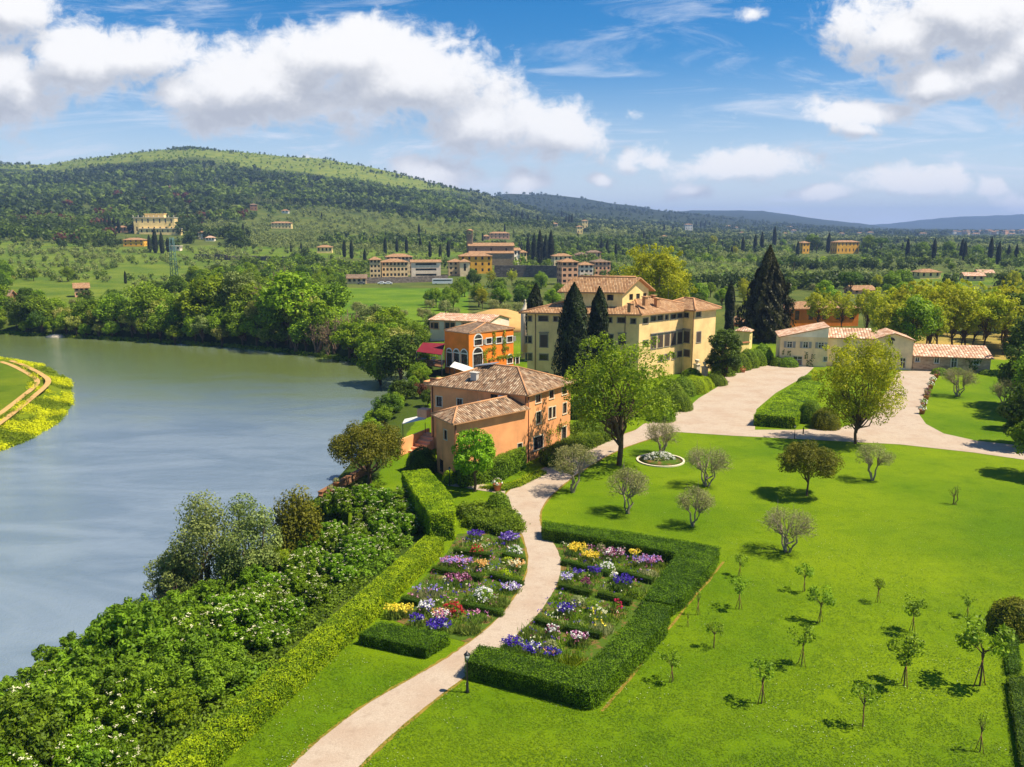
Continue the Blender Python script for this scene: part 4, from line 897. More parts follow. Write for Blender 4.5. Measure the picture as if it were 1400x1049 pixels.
def roof(par, polys, mat='tile_old', th=.16, name='roof', ridges=(), rr=.13):
    b = MB()
    for P in polys:
        P = [np.array(p, float) for p in P]; e = unit(P[1] - P[0]); n = unit(np.cross(P[1] - P[0], P[2] - P[0])); up = np.cross(n, e)
        uv = [((p - P[0]) @ e, (p - P[0]) @ up) for p in P]; b.face(P, 0, uv); D = [p - (0, 0, th) for p in P]; b.face(D[::-1], 1)
        for i in range(len(P)): j = (i + 1) % len(P); b.face([D[i], D[j], P[j], P[i]], 1)
    o = b.build(name, [M[mat], M['ridge']], par)
    if ridges:
        r = MB()
        for p, q in ridges: r.tube([np.array(p, float) + (0, 0, .02), np.array(q, float) + (0, 0, .02)], rr, 8)
        r.build('ridge_cap', M['ridge'], o)
    return o
def hip(E, z, ra, rb):
    E = [(*p[:2], z) for p in E]
    return [[E[0], E[1], rb, ra], [E[1], E[2], rb], [E[2], E[3], ra, rb], [E[3], E[0], ra]], [(ra, rb), (E[0], ra), (E[3], ra), (E[1], rb), (E[2], rb)]
def crop_rects(L, ox, oy, k): return [(ox + a / k, oy + b / k, ox + c / k, oy + d / k, *r) for a, b, c, d, *r in L]
def rect_ops(p0, p1, rects):
    o = []
    for x0, y0, x1, y1, *r in rects:
        sa, za = onplane(p0, p1, (x0 + x1) / 2, y1); _, zc = onplane(p0, p1, (x0 + x1) / 2, y0); s0, _ = onplane(p0, p1, x0, (y0 + y1) / 2); s1, _ = onplane(p0, p1, x1, (y0 + y1) / 2); o.append((s0, s1, za, zc, *r))
    return o
def block(t, poly, z0, z1, wall, ops={}, name='wall', **kw):
    b = MB(); n = len(poly)
    for i in range(n): wall_face(b, poly[i], poly[(i + 1) % n], z0, z1, ops.get(i, ()))
    o = b.build(name, M[wall], t)
    for i, L in ops.items():
        for q in L:
            k = dict(kw); st = q[4] if len(q) > 4 else 'plain'; k.update(q[5] if len(q) > 5 else {}); window(t, poly[i], poly[(i + 1) % n], *q[:4], st, **k)
    return o
V3 = lambda p, z: np.array((p[0], p[1], z))
def house_thing(name, label, cat='house', group=None): return thing(name, (0, 0, 0), label, cat, group=group)

# --- salmon house with its tiled annex
h1 = house_thing('salmon_house', 'salmon-pink three-storey house with hipped tile roof and lower annex beside the path')
E = [np.array(p) for p in ((2.04, 102.52), (8.9, 112.3), (-4.95, 120.0), (-11.9, 110.2))]; Pw = inset(E, .55)
wA = crop_rects([(1005, 350, 1045, 412), (1115, 315, 1148, 378), (1215, 283, 1250, 345), (1010, 485, 1045, 578), (1108, 450, 1132, 540), (1140, 445, 1162, 530), (1222, 415, 1250, 498), (990, 680, 1062, 780), (1213, 605, 1246, 745, 'door')], 560, 480, 5.83)
wB = crop_rects([(215, 365, 257, 440), (380, 382, 420, 460), (547, 400, 590, 446), (645, 345, 700, 402, 'plain bare')], 560, 480, 5.83)
block(h1, Pw, -1, 9.0, 'wall_pink', {0: rect_ops(Pw[0], Pw[1], wA), 3: rect_ops(Pw[3], Pw[0], wB)}, tw=.13)
dl = unit(E[0] - E[3]); ra = V3(E[3] * .5 + E[2] * .5 + dl * 6.2, 11.4); rb = V3(E[0] * .5 + E[1] * .5 - dl * 5.4, 11.4)
F_, rg = hip([E[3], E[0], E[1], E[2]], 9.0, ra, rb); rf = roof(h1, F_, 'tile_old', ridges=rg)
for (px, py, s) in ((649, 516, (.9, .7, 1.2)),):
    p = atY(px, py, 109.0); b = MB(); b.box((p[0], p[1], p[2]), s, -.5); b.box((p[0], p[1], p[2] + .66), (1.1, .9, .12), -.5); b.build('chimney', M['concrete'], rf)
b = MB(); q = [ra + (-2.2, -.2, -.25), ra + (.2, -1.2, .16), ra + (1.2, .6, .16), ra + (-1.3, 1.2, -.25)]; b.hexa(q, [v + (0, 0, .12) for v in q]); b.build('roof_sheet', M['solar'], rf)
LF, FF, CC, BB = np.array((-9.35, 99.3)), np.array((-6.85, 95.0)), np.array((2.0, 103.1)), np.array((-2.6, 105.6)); ax = [FF, CC, BB, LF]
aF = crop_rects([(275, 630, 298, 705, 'plain'), (237, 865, 268, 965, 'door bare')], 560, 480, 5.83); aR = crop_rects([(862, 737, 896, 830, 'door')], 560, 480, 5.83)
block(h1, ax, -1, 7.3, 'wall_pink', {3: rect_ops(LF, FF, aF), 0: rect_ops(FF, CC, aR)}, name='annex_wall', tw=.1)
ux = unit(CC - FF); vx = unit(LF - FF); A_ = [FF - ux * .55 - vx * .6, CC - vx * .6 + ux * .1, BB + vx * .3 - ux * .3, LF - ux * .55 + vx * .6]
r0 = V3((FF + LF) / 2 + ux * 1.9, 8.45); r1 = V3((CC + BB) / 2 - ux * .1, 8.6); A3_ = [(*p, 7.3) for p in A_]
roof(h1, [[A3_[0], A3_[1], r1, r0], [A3_[2], A3_[3], r0, r1], [A3_[3], A3_[0], r0]], 'tile_old', name='annex_roof', ridges=[(r0, r1), (A3_[0], r0), (A3_[3], r0)])
def pipe(t, p, z0, z1, off): b = MB(); b.tube([(p[0] + off[0], p[1] + off[1], z) for z in (z0, (z0 + z1) / 2, z1)], .07, 7); b.build('downpipe', M['copper'], t)
pipe(h1, Pw[0], 0, 8.9, (-.12, -.12)); pipe(h1, Pw[3], 0, 8.9, (.25, -.25)); pipe(h1, FF, 0, 7.2, (.2, .0)); pipe(h1, Pw[0], 0, 8.9, (.25, .1))
s_, z_ = onplane(Pw[3], Pw[0], 560 + 741 / 5.83, 480 + 372 / 5.83); e_ = unit(Pw[0] - Pw[3]); q = Pw[3] + e_ * s_ + np.array((e_[1], -e_[0])) * .2
b = MB(); b.box((*q, z_), (.9, .38, .7), math.atan2(e_[1], e_[0])); b.box((*(q + np.array((e_[1], -e_[0])) * .2), z_), (.5, .05, .5), math.atan2(e_[1], e_[0])); b.build('air_conditioner', M['frame_white'], h1)
q = Pw[3] + np.array((-.9, .5)); b = MB(); b.box((*q, 4.9), (1.6, 1.4, 1.1), -.5); b.build('balcony', M['wall_rose'], h1)
def vine(par, p0, p1, rects, mat='leaf_green', dens=26, name='ivy', leaf=.2):
    g = np.random.default_rng(len(rects) * 7); P = []; e = unit(np.array(p1[:2]) - p0[:2]); nrm = np.array((e[1], -e[0]))
    for s0, s1, z0, z1 in rects:
        n = int((s1 - s0) * (z1 - z0) * dens) + 6
        for _ in range(n): s = s0 + (s1 - s0) * g.random(); P.append((*(np.array(p0[:2]) + e * s + nrm * (.06 + .2 * g.random())), z0 + (z1 - z0) * g.random()))
    P = np.array(P); n = len(P); V, Q = cards(P, np.array((*nrm, .4)) + g.normal(0, .5, (n, 3)), leaf, leaf * .65, g=g); link(name, nmesh(name, V, Q, M[mat], None, g.random(n)), par)
def rects_sz(p0, p1, L, ox, oy, k): return [o[:4] for o in rect_ops(p0, p1, crop_rects(L, ox, oy, k))]
vine(h1, Pw[0], Pw[1], rects_sz(Pw[0], Pw[1], [(1085, 620, 1125, 770), (1165, 600, 1200, 740), (1090, 610, 1210, 650), (1170, 565, 1295, 605), (1270, 580, 1300, 700)], 560, 480, 5.83), 'leaf_ash', 22)
# terrace walls, steps and white awning on the river side of the house
t = house_thing('terrace_steps', 'salmon-coloured terrace steps going down to the river left of the house', 'steps')
b = MB(); c0 = np.array((-13.6, 106.5)); d = unit(np.array((.5, 1.0))); n_ = np.array((d[1], -d[0]))
for i in range(6): p = c0 + d * (i + 2) * .75; b.box((*p, -.4 + i * .32 / 2), (2.0, .76, 1.4 + i * .32), math.atan2(d[1], d[0]) + 1.57)
b.build('flight', M['wall_rose'], t); b = MB(); b.box((*(c0 + d * 3 - n_ * 1.15), .9), (.28, 7.2, 2.6), math.atan2(d[1], d[0]) - 1.57); b.build('parapet', M['wall_pink'], t)
t = house_thing('awning', 'small white sloping awning on a post behind the left corner of the salmon house', 'awning'); p = np.array((-13.6, 112.6)); b = MB()
b.hexa([(p[0] - 1.6, p[1] - 1.5, 3.2), (p[0] + 1.7, p[1] - 1.5, 3.9), (p[0] + 1.7, p[1] + 1.5, 3.9), (p[0] - 1.6, p[1] + 1.5, 3.2)], [(p[0] - 1.6, p[1] - 1.5, 3.25), (p[0] + 1.7, p[1] - 1.5, 3.95), (p[0] + 1.7, p[1] + 1.5, 3.95), (p[0] - 1.6, p[1] + 1.5, 3.25)]); b.build('cloth', M['canvas'], t)
for dx in (-1.5, 1.6):
    b = MB(); b.tube([(p[0] + dx, p[1] - 1.4, -1), (p[0] + dx, p[1] - 1.4, 3.4)], .05, 6); b.build('post', M['iron'], t)

# --- terrace with brick parapet over the river and its planted pots
t = house_thing('terrace_wall', 'brick and stone parapet of the grassy terrace above the river', 'wall'); T0 = at(438, 686, -.2)[:2]; T1 = at(502, 640, .6)[:2]; T2 = at(475, 690, .4)[:2] + (1.5, -.5); b = MB()
def lowwall(b, p, q, z0, z1, w, cap=0):
    d = unit(q - p); n = np.array((-d[1], d[0])) * w / 2; c = [p - n, q - n, q + n, p + n]; b.hexa([(*v, z0) for v in c], [(*v, z1) for v in c])
lowwall(b, T0, T1, -5.5, .85, .45); lowwall(b, T0, T2, -5.5, .55, .45); b.build('parapet', M['brickwall'], t)
b = MB(); lowwall(b, T0, T1, .853, .95, .62); lowwall(b, T0, T2, .553, .64, .62); b.build('coping', M['wood'], t)
# --- big yellow villa
vl = house_thing('yellow_villa', 'large cream-yellow Renaissance villa with brown shutters and a roof belvedere', 'villa')
Zv = 13.3; VW, VS = at(709, 427, Zv)[:2], at(877, 430, Zv)[:2]; ev = unit(np.array((.75, .66))); nv = np.array((ev[1], -ev[0])); VE = VS + ev * 21.0; VN = VW + (VE - VS)
Ev = [VS, VE, VN, VW]; Pv = inset(Ev, .8)
tall = dict(shut='shutter_brown', tw=.2)
L_ = [(95, 362, 133, 395), (183, 362, 245, 395), (285, 366, 312, 397), (650, 372, 682, 405), (722, 373, 775, 407), (812, 380, 845, 413), (92, 500, 133, 545), (192, 490, 243, 573, 'shut closed head'), (660, 488, 690, 560), (730, 495, 775, 560, 'shut closed head'), (93, 617, 135, 663), (189, 623, 245, 662), (95, 740, 132, 775), (195, 745, 245, 785)]
R_ = [(896, 377, 930, 412), (949, 362, 985, 395), (996, 358, 1032, 390), (1048, 355, 1067, 385), (1086, 350, 1122, 380), (1131, 344, 1165, 373), (896, 528, 930, 562), (951, 497, 985, 583, 'shut closed head'), (998, 491, 1031, 576, 'shut closed head'), (1044, 485, 1076, 567, 'shut closed head'), (1088, 478, 1119, 559, 'shut closed head'), (1132, 472, 1163, 550, 'shut closed head'), (1044, 622, 1076, 655, 'shut closed'), (1094, 612, 1112, 655), (1132, 603, 1163, 638, 'shut closed'), (1000, 632, 1030, 668, 'shut closed')]
block(vl, Pv, -1, Zv, 'wall_villa', {3: rect_ops(Pv[3], Pv[0], crop_rects(L_, 700, 360, 5)), 0: rect_ops(Pv[0], Pv[1], crop_rects(R_, 700, 360, 5))}, trim='trim_grey', tw=.16)
cm = (VS + VN) / 2; ea = unit(VS - VW); ra = V3((VW + VN) / 2 + ea * 8.5, 16.6); rb = V3((VS + VE) / 2 - ea * 8.5, 16.6)
F_, rg = hip([VW, VS, VE, VN], Zv, ra, rb); vrf = roof(vl, F_, 'tile_warm', .3, ridges=rg, rr=.18)
# side wing
w0 = onplane(Pv[0], Pv[1], 700 + 1168 / 5, 450)[0]; A0 = Pv[0] + ev * w0; Wg = [A0 + nv * 2.7, A0 + nv * 2.7 + ev * 7.5, A0 - nv * 6 + ev * 7.5, A0 - nv * 6]
wl = rect_ops(Wg[3], Wg[0], crop_rects([(1174, 340, 1207, 370), (1176, 466, 1213, 543, 'shut closed head'), (1176, 593, 1214, 637, 'shut closed')], 700, 360, 5)); wf = rect_ops(Wg[0], Wg[1], crop_rects([(1260, 335, 1290, 365), (1262, 470, 1290, 540, 'shut closed')], 700, 360, 5))
block(vl, Wg, -1, Zv + .12, 'wall_villa', {3: wl, 0: wf}, name='wing_wall', trim='trim_grey', tw=.16); We = inset(Wg, -.8)
F_, rg = hip([We[3], We[0], We[1], We[2]], Zv + .12, V3((We[2] + We[3]) / 2 + nv * 4, 15.3), V3((We[0] + We[1]) / 2 - nv * 3.8, 15.3)); roof(vl, F_, 'tile_warm', .3, name='wing_roof', ridges=rg, rr=.18)
# belvedere: gable wall towards the forecourt
g0 = atY(851, 405, 163.5)[:2]; g1 = g0 + ev * 8.0; g3_ = g0 - ea * 11.5; g2_ = g1 - ea * 11.5; Bv = [g0, g1, g2_, g3_]; zb = atY(853, 396.5, 163.5)[2]
bl = rect_ops(g3_, g0, crop_rects([(650, 215, 694, 255, 'plain bare')], 700, 360, 5)); bg = rect_ops(g0, g1, crop_rects([(802, 211, 827, 252, 'plain bare'), (849, 208, 874, 248, 'plain bare'), (896, 204, 919, 245, 'plain bare')], 700, 360, 5))
block(vl, Bv, 13.5, zb, 'wall_gold', {3: bl, 0: bg}, name='belvedere_wall')
zt = zb + 2.3; m0, m1 = (g0 + g1) / 2, (g2_ + g3_) / 2; b = MB(); b.face([V3(g0, zb), V3(g1, zb), V3(m0, zt)]); b.build('gable', M['wall_gold'], vl); b = MB(); b.face([V3(g2_, zb), V3(g3_, zb), V3(m1, zt)]); b.build('gable', M['wall_gold'], vl)
o1 = ea * .9; k = (zt - zb) / 4.0; lo = zb - k * .8; Q_ = [V3(g3_ - ev * .8 - o1, lo), V3(g0 - ev * .8 + o1, lo), V3(m0 + o1, zt + .05), V3(m1 - o1, zt + .05)]; Q2 = [V3(g1 + ev * .8 + o1, lo), V3(g2_ + ev * .8 - o1, lo), V3(m1 - o1, zt + .05), V3(m0 + o1, zt + .05)]
roof(vl, [Q_, Q2], 'tile_warm', .25, name='belvedere_roof', ridges=[(m0.tolist() + [zt + .08], m1.tolist() + [zt + .08])], rr=.18)
for px, py, Y in ((882, 410, 163), (898, 412, 166), (862, 419, 159), (893, 408, 170)):
    p = atY(px, py, Y); b = MB(); b.box((*p[:2], p[2] - .3), (.8, .8, 1.7), .7); b.box((*p[:2], p[2] + .6), (1.1, 1.1, .14), .7); b.build('chimney', M['ridge'], vrf)
for s_ in (onplane(Pv[3], Pv[0], 732, 450)[0], onplane(Pv[3], Pv[0], 854.5, 450)[0]):
    e_ = unit(Pv[0] - Pv[3]); q = Pv[3] + e_ * s_ + np.array((e_[1], -e_[0])) * .1; pipe(vl, q, 0, Zv - .1, (0, 0))
pipe(vl, Wg[0], 0, Zv, (-.1, -.12))
p = atY(718, 420, 190); t = thing('finial', p, 'white pointed stone finial rising left of the villa roof', 'finial'); b = MB(); b.lathe([(1.0, -14), (1.0, -.6), (.75, -.4), (.12, 1.3), (.25, 1.5), (.02, 1.8)], n=12); b.build('spire', M['trim'], t)
for i, (px, py) in enumerate(((952, 516), (963, 520))):
    p = at(px, py); t = thing('gate_pier', p, ('stone gate pier with an urn at the villa corner', 'second stone gate pier nearer the forecourt bushes')[i], 'pier'); b = MB()
    b.box((0, 0, 1.3), (.9, .9, 2.6), .6); b.box((0, 0, 2.68), (1.2, 1.2, .16), .6); b.build('shaft', M['trim'], t); b = MB(); b.lathe([(.25, 2.76), (.18, 2.95), (.42, 3.3), (.5, 3.6), (.3, 3.7)], n=12); b.build('urn', M['trim'], t)

# --- orange restaurant, pavilion, terrace sail
og = house_thing('orange_house', 'orange two-storey house with white arches and climbing plants by the river', 'house')
K = (570, 370, 6.36); c1 = atY(641, 470, 165)[:2]; c0 = atY(608, 470, 170)[:2]; c2 = atY(702, 470, 174)[:2]; c3 = c2 + (c0 - c1); Po = [c1, c2, c3, c0]; Zo = atY(641, 456, 165)[2]
lo_ = rect_ops(c0, c1, crop_rects([(260, 715, 305, 835), (322, 720, 368, 840), (386, 727, 438, 845)], *K)); ro_ = rect_ops(c1, c2, crop_rects([(500, 600, 565, 650), (604, 590, 648, 636, 'shut'), (692, 582, 736, 630, 'shut'), (785, 574, 830, 622, 'shut'), (490, 725, 568, 850), (787, 762, 829, 806), (860, 757, 886, 812, 'door')], *K))
wt = dict(frame='frame_dark', trim='frame_white', shut='shutter_grey', tw=.2)
block(og, Po, -1, Zo, 'wall_orange', {3: lo_, 0: ro_}, **wt)
def arch(par, p0, p1, s0, s1, zs, mat='frame_white', wall='wall_orange'):          # round head over an opening
    p0 = np.array(p0[:2]); e = unit(np.array(p1[:2]) - p0); nrm = np.array((e[1], -e[0])); b = MB(); w = MB(); R0 = (s1 - s0) / 2; c = (s0 + s1) / 2; Pt = lambda s, z, k: (*(p0 + e * s + nrm * k), z)
    A = np.linspace(0, math.pi, 13)
    for a0, a1 in zip(A, A[1:]):
        q = lambda a, r: (c + math.cos(a) * r, zs + math.sin(a) * r)
        i0, i1, o0, o1 = q(a0, R0), q(a1, R0), q(a0, R0 + .24), q(a1, R0 + .24)
        f = [Pt(*i0, .05), Pt(*o0, .05), Pt(*o1, .05), Pt(*i1, .05)]; b.face(f); b.face([Pt(*o0, .05), Pt(*o0, -.05), Pt(*o1, -.05), Pt(*o1, .05)]); w.face([Pt(c, zs, .02), Pt(*i0, .02), Pt(*i1, .02)])
    o = b.build('arch', M[mat], par); w.build('arch_glass', M['glass'], o)
for q in lo_: arch(og, c0, c1, q[0], q[1], q[3])
for i in (0, 4, 5): arch(og, c1, c2, ro_[i][0], ro_[i][1], ro_[i][3])
F_, rg = hip([c0 + (-.1, .1), c1 + (0, -.1), c2 + (.3, 0), c3], Zo + .02, V3((c0 + c3) / 2 * .6 + (c1 + c2) / 2 * .4, Zo + 1.5), V3((c0 + c3) / 2 * .25 + (c1 + c2) / 2 * .75, Zo + 1.5)); roof(og, F_, 'tile_grey', .2, ridges=rg)
vine(og, c1, c2, rects_sz(c1, c2, [(595, 670, 690, 692), (655, 530, 685, 740), (745, 520, 770, 720), (740, 660, 800, 690), (620, 740, 900, 765), (700, 725, 910, 745), (575, 690, 610, 845)], *K), 'leaf_ash', 30, leaf=.3)
vine(og, c0, c1, rects_sz(c0, c1, [(415, 770, 450, 850)], *K), 'leaf_dark', 30)
pv = house_thing('river_pavilion', 'timber dining deck on stilts under a dark red awning over the river bank', 'pavilion'); P_ = [atY(576, 478, 168), atY(608, 474, 173), atY(609, 488, 164), atY(600, 486, 163)]
P_ = [np.array((c0[0] - 5.8, c0[1] - 1.0)), np.array((c0[0] - .2, c0[1] - 5.5)), np.array((c0[0] - .2, c0[1] + 3)), np.array((c0[0] - 5.0, c0[1] + 4.5))]; za = atY(577, 480, P_[0][1])[2]; b = MB()
b.hexa([V3(P_[0], za - .2), V3(P_[1], za - .2), V3(P_[2], za + .9), V3(P_[3], za + .9)], [V3(P_[0], za - .1), V3(P_[1], za - .1), V3(P_[2], za + 1), V3(P_[3], za + 1)]); b.build('awning', M['awning_red'], pv)
b = MB(); b.hexa([V3(p, 2.0) for p in P_], [V3(p, 2.25) for p in P_]); b.build('deck', M['wood'], pv); b = MB()
for i in (3, 0):
    p, q = P_[i], P_[(i + 1) % 4]; n = int(np.linalg.norm(q - p) / .35)
    for j in range(n + 1): v = p + (q - p) * j / n; b.box((*v, 2.75), (.06, .06, 1.0))
    for z in (2.6, 3.2): b.tube([V3(p, z), V3(q, z)], .05, 6)
b.build('railing', M['wood'], pv)
for p in P_: b = MB(); b.tube([V3(p, -4), V3(p, za - .1)], .11, 7); b.build('post', M['iron'], pv)
for k_, (dx, dy) in enumerate(((1.4, 1.3), (3.6, .2), (3.2, 3.0))):
    p = P_[0] + (dx, dy); t = thing('dining_table', (*p, 2.25), ('white round dining table at the left end of the red-roofed deck', 'white round dining table at the right end of the deck front', 'white round dining table at the back of the deck')[k_], 'table', group='tables on the river deck'); b = MB(); b.lathe([(.3, 0), (.06, .1), (.06, .68), (.6, .7), (.6, .75)], n=12); b.build('table_top', M['canvas'], t)
sl = house_thing('terrace_sail', 'curved white sail awning over the lower orange terrace', 'awning'); b = MB(); X = [atY(616, 500, 150)[:2] + (0, 0), atY(646, 506, 147)[:2]]; d = X[1] - X[0]; zS = atY(618, 499, 150)[2]; pr_ = None
for i in range(11):
    f = i / 10; z = zS + .3 * math.sin(f * 2.6) - f * 1.6 + .5 * f * f; c = X[0] + d * f; row = [V3(c + (0, -1.9), z), V3(c + (.6, 1.9), z + .3)]
    if pr_: b.face([pr_[0], row[0], row[1], pr_[1]], sm=True); b.face([v - (0, 0, .05) for v in (pr_[1], row[1], row[0], pr_[0])], sm=True)
    pr_ = row
b.build('cloth', M['canvas'], sl)
for q in (X[0] + (0, -1.8), X[0] + (.6, 1.8), X[1] + (0, -1.8)): b = MB(); b.tube([V3(q, 0), V3(q, zS - .3)], .06, 6); b.build('post', M['iron'], sl)
tw_ = house_thing('orange_terrace', 'low salmon terrace wall between the orange house and the salmon house', 'wall'); b = MB(); a_, c_ = atY(590, 515, 151)[:2], atY(646, 512, 146)[:2]; lowwall(b, a_, c_, -4, 2.2, 5.0); b.build('base', M['wall_pink'], tw_); b = MB()
lowwall(b, a_ + (0, -2.35), c_ + (0, -2.35), 2.203, 2.9, .2); b.build('parapet', M['brickwall'], tw_)
# --- long low building behind
lb = house_thing('long_outbuilding', 'long low cream building with pink tiled roof behind the orange house', 'building'); a0 = atY(588, 437, 222)[:2]; a1 = atY(668, 437, 217)[:2]; a2 = atY(696, 437, 226)[:2]; Zl = atY(588, 437, 222)[2]; a3 = a0 + (a2 - a1); Pl = [a1, a2, a3, a0]
ll = rect_ops(a0, a1, crop_rects([(120, 455, 140, 500), (150, 455, 185, 505), (245, 452, 282, 505), (292, 452, 330, 505), (395, 458, 430, 505), (440, 458, 480, 505), (555, 460, 600, 490)], *K)); block(lb, Pl, -1, Zl, 'wall_palepink', {3: ll}, trim='wall_rose', tw=.3)
o_ = inset(Pl, -.4); m0, m1 = (o_[0] + o_[1]) / 2, (o_[2] + o_[3]) / 2; zt = Zl + 1.4; roof(lb, [[V3(o_[3], Zl), V3(o_[0], Zl), V3(m0, zt), V3(m1, zt)], [V3(o_[1], Zl), V3(o_[2], Zl), V3(m1, zt), V3(m0, zt)]], 'tile_pale', .2); b = MB(); n0, n1 = (a1 + a2) / 2, (a3 + a0) / 2; b.face([V3(a1, Zl), V3(a2, Zl), V3(n0, zt - .1)]); b.build('gable', M['wall_cream'], lb); b = MB(); b.face([V3(a3, Zl), V3(a0, Zl), V3(n1, zt - .1)]); b.build('gable', M['wall_cream'], lb)
b = MB(); c = atY(682, 432, 250); b.lathe([(14, 0), (11, 2), (7, 4.2), (3, 5.3), (.3, 5.6)], (c[0], c[1], 0), 18); tag(b.build('earth_mound', M['earth']), kind='structure')

# --- white farmhouse with stone wing on the forecourt
fm = house_thing('white_farmhouse', 'cream farmhouse of two gabled blocks with grey shutters at the far end of the forecourt', 'farmhouse'); K5 = (1060, 430, 4.118)
f0 = at(1066, 500)[:2]; f1 = at(1248, 506.5)[:2]; ef = unit(f1 - f0); nf = np.array((ef[1], -ef[0]))
def onl(px): return f0 + ef * onplane(f0, f1, px, 480)[0]
b0, b1 = onl(1066), onl(1131); zl, zr = onplane(f0, f1, 1066, 459.8)[1], onplane(f0, f1, 1131, 447.5)[1]; Q = [b0, b1, b1 - nf * 10, b0 - nf * 10]
lw = rect_ops(b0, b1, crop_rects([(66, 152, 96, 188, 'shut'), (156, 154, 186, 190, 'shut'), (243, 157, 274, 192, 'shut'), (98, 235, 152, 288, 'door'), (270, 238, 292, 266)], *K5)); fk = dict(frame='frame_white', trim='trim', shut='shutter_grey', tw=.1)
block(fm, Q, -1, zl, 'wall_cream', {0: lw}, **fk)
b = MB(); b.face([V3(b0, zl), V3(b1, zl), V3(b1, zr)]); b.face([V3(b1, zl), V3(b1 - nf * 10, zl), V3(b1 - nf * 10, zr), V3(b1, zr)]); b.face([V3(b1 - nf * 10, zl), V3(b0 - nf * 10, zl), V3(b1 - nf * 10, zr)]); b.build('gable', M['wall_white'], fm)
roof(fm, [[V3(b0 - nf * 10.2 - ef * .4, zl - .1), V3(b0 + nf * .2 - ef * .4, zl - .1), V3(b1 + nf * .2 + ef * .2, zr + .12), V3(b1 - nf * 10.2 + ef * .2, zr + .12)]], 'tile_pale', .2)
d0, d1 = onl(1131) - nf * 2.0, onl(1196) - nf * 2.0; zm = atY(1150, 460.5, d0[1])[2]; Q = [d0 + ef * .01, d1, d1 - nf * 8, d0 - nf * 8 + ef * .01]; block(fm, Q, -1, zm, 'wall_cream', {0: [(2.0, 3.2, 1.0, 2.6, 'plain'), (5.5, 6.7, 1.0, 2.6, 'plain')]}, name='middle_wall', **fk)
roof(fm, [[V3(d0 + nf * .4, zm - .1), V3(d1 + nf * .4, zm - .1), V3(d1 - nf * 4.2, zm + 1.6), V3(d0 - nf * 4.2, zm + 1.6)], [V3(d1 - nf * 8.4, zm - .1), V3(d0 - nf * 8.4, zm - .1), V3(d0 - nf * 4.2, zm + 1.6), V3(d1 - nf * 4.2, zm + 1.6)]], 'tile_pale', .2, name='middle_roof')
e0, e1 = onl(1194), onl(1248.5); ze = onplane(f0, f1, 1248, 464.5)[1]; zt = onplane(f0, f1, 1220, 455.8)[1]; Q = [e0, e1, e1 - nf * 9, e0 - nf * 9]
rw = rect_ops(e0, e1, crop_rects([(640, 148, 666, 180, 'plain bare'), (700, 245, 734, 304, 'door')], *K5)); block(fm, Q, -1, ze, 'wall_cream', {0: rw, 1: [(1.2, 2.0, 4.4, 5.9), (3.4, 4.2, 4.4, 5.9), (5.6, 6.4, 4.4, 5.9)]}, name='right_wall', **fk)
arch(fm, e0, e1, rw[0][0], rw[0][1], rw[0][3], 'frame_dark')
m0 = (e0 + e1) / 2; m1 = m0 - nf * 9; b = MB(); b.face([V3(e0, ze), V3(e1, ze), V3(m0, zt)]); b.build('gable', M['wall_cream'], fm); b = MB(); b.face([V3(e1 - nf * 9, ze), V3(e0 - nf * 9, ze), V3(m1, zt)]); b.build('gable', M['wall_cream'], fm)
roof(fm, [[V3(e0 - nf * 9.3 - ef * .4, ze - .15), V3(e0 + nf * .35 - ef * .4, ze - .15), V3(m0 + nf * .35, zt + .1), V3(m1 - nf * .3, zt + .1)], [V3(e1 + nf * .35 + ef * .4, ze - .15), V3(e1 - nf * 9.3 + ef * .4, ze - .15), V3(m1 - nf * .3, zt + .1), V3(m0 + nf * .35, zt + .1)]], 'tile_pale', .2, name='right_roof')
sw = house_thing('stone_wing', 'low rubble-stone building with ribbed terracotta roof right of the cream farmhouse', 'building'); s0_, s1_ = onl(1249), onl(1356); zs = onplane(f0, f1, 1249, 486)[1]; Q = [s0_ + nf * .1 + ef * .02, s1_ + nf * .1, s1_ - nf * 6, s0_ - nf * 6 + ef * .02]
rs = rect_ops(Q[0], Q[1], crop_rects([(788, 232, 814, 268), (896, 237, 924, 276), (990, 242, 1024, 302, 'door'), (1115, 250, 1150, 285)], *K5)); block(sw, Q, -1, zs, 'stone', {0: rs, 1: [(2.5, 3.3, 1.2, 2.4)]}, frame='frame_white', trim='trim', tw=.12)
roof(sw, [[V3(Q[0] + nf * .4 - ef * .02, zs - .05), V3(Q[1] + nf * .4 + ef * .5, zs - .05), V3(Q[2] + ef * .5, zs + 1.75), V3(Q[3], zs + 1.75)]], 'tile_pale', .22)
b = MB(); b.face([V3(Q[1], zs), V3(Q[2], zs), V3(Q[2], zs + 1.7)]); b.face([V3(Q[2], zs), V3(Q[3], zs), V3(Q[3], zs + 1.7), V3(Q[2], zs + 1.7)]); b.build('gable', M['stone'], sw)
vine(sw, Q[0], Q[1], rects_sz(Q[0], Q[1], [(1070, 252, 1165, 272), (1090, 265, 1140, 318)], *K5), 'leaf_dark', 20, leaf=.3)
vine(fm, b0, b1, rects_sz(b0, b1, [(68, 205, 86, 230), (40, 195, 48, 235), (165, 210, 182, 250), (175, 255, 212, 292), (202, 225, 222, 250)], *K5), 'leaf_dark', 22, leaf=.3)
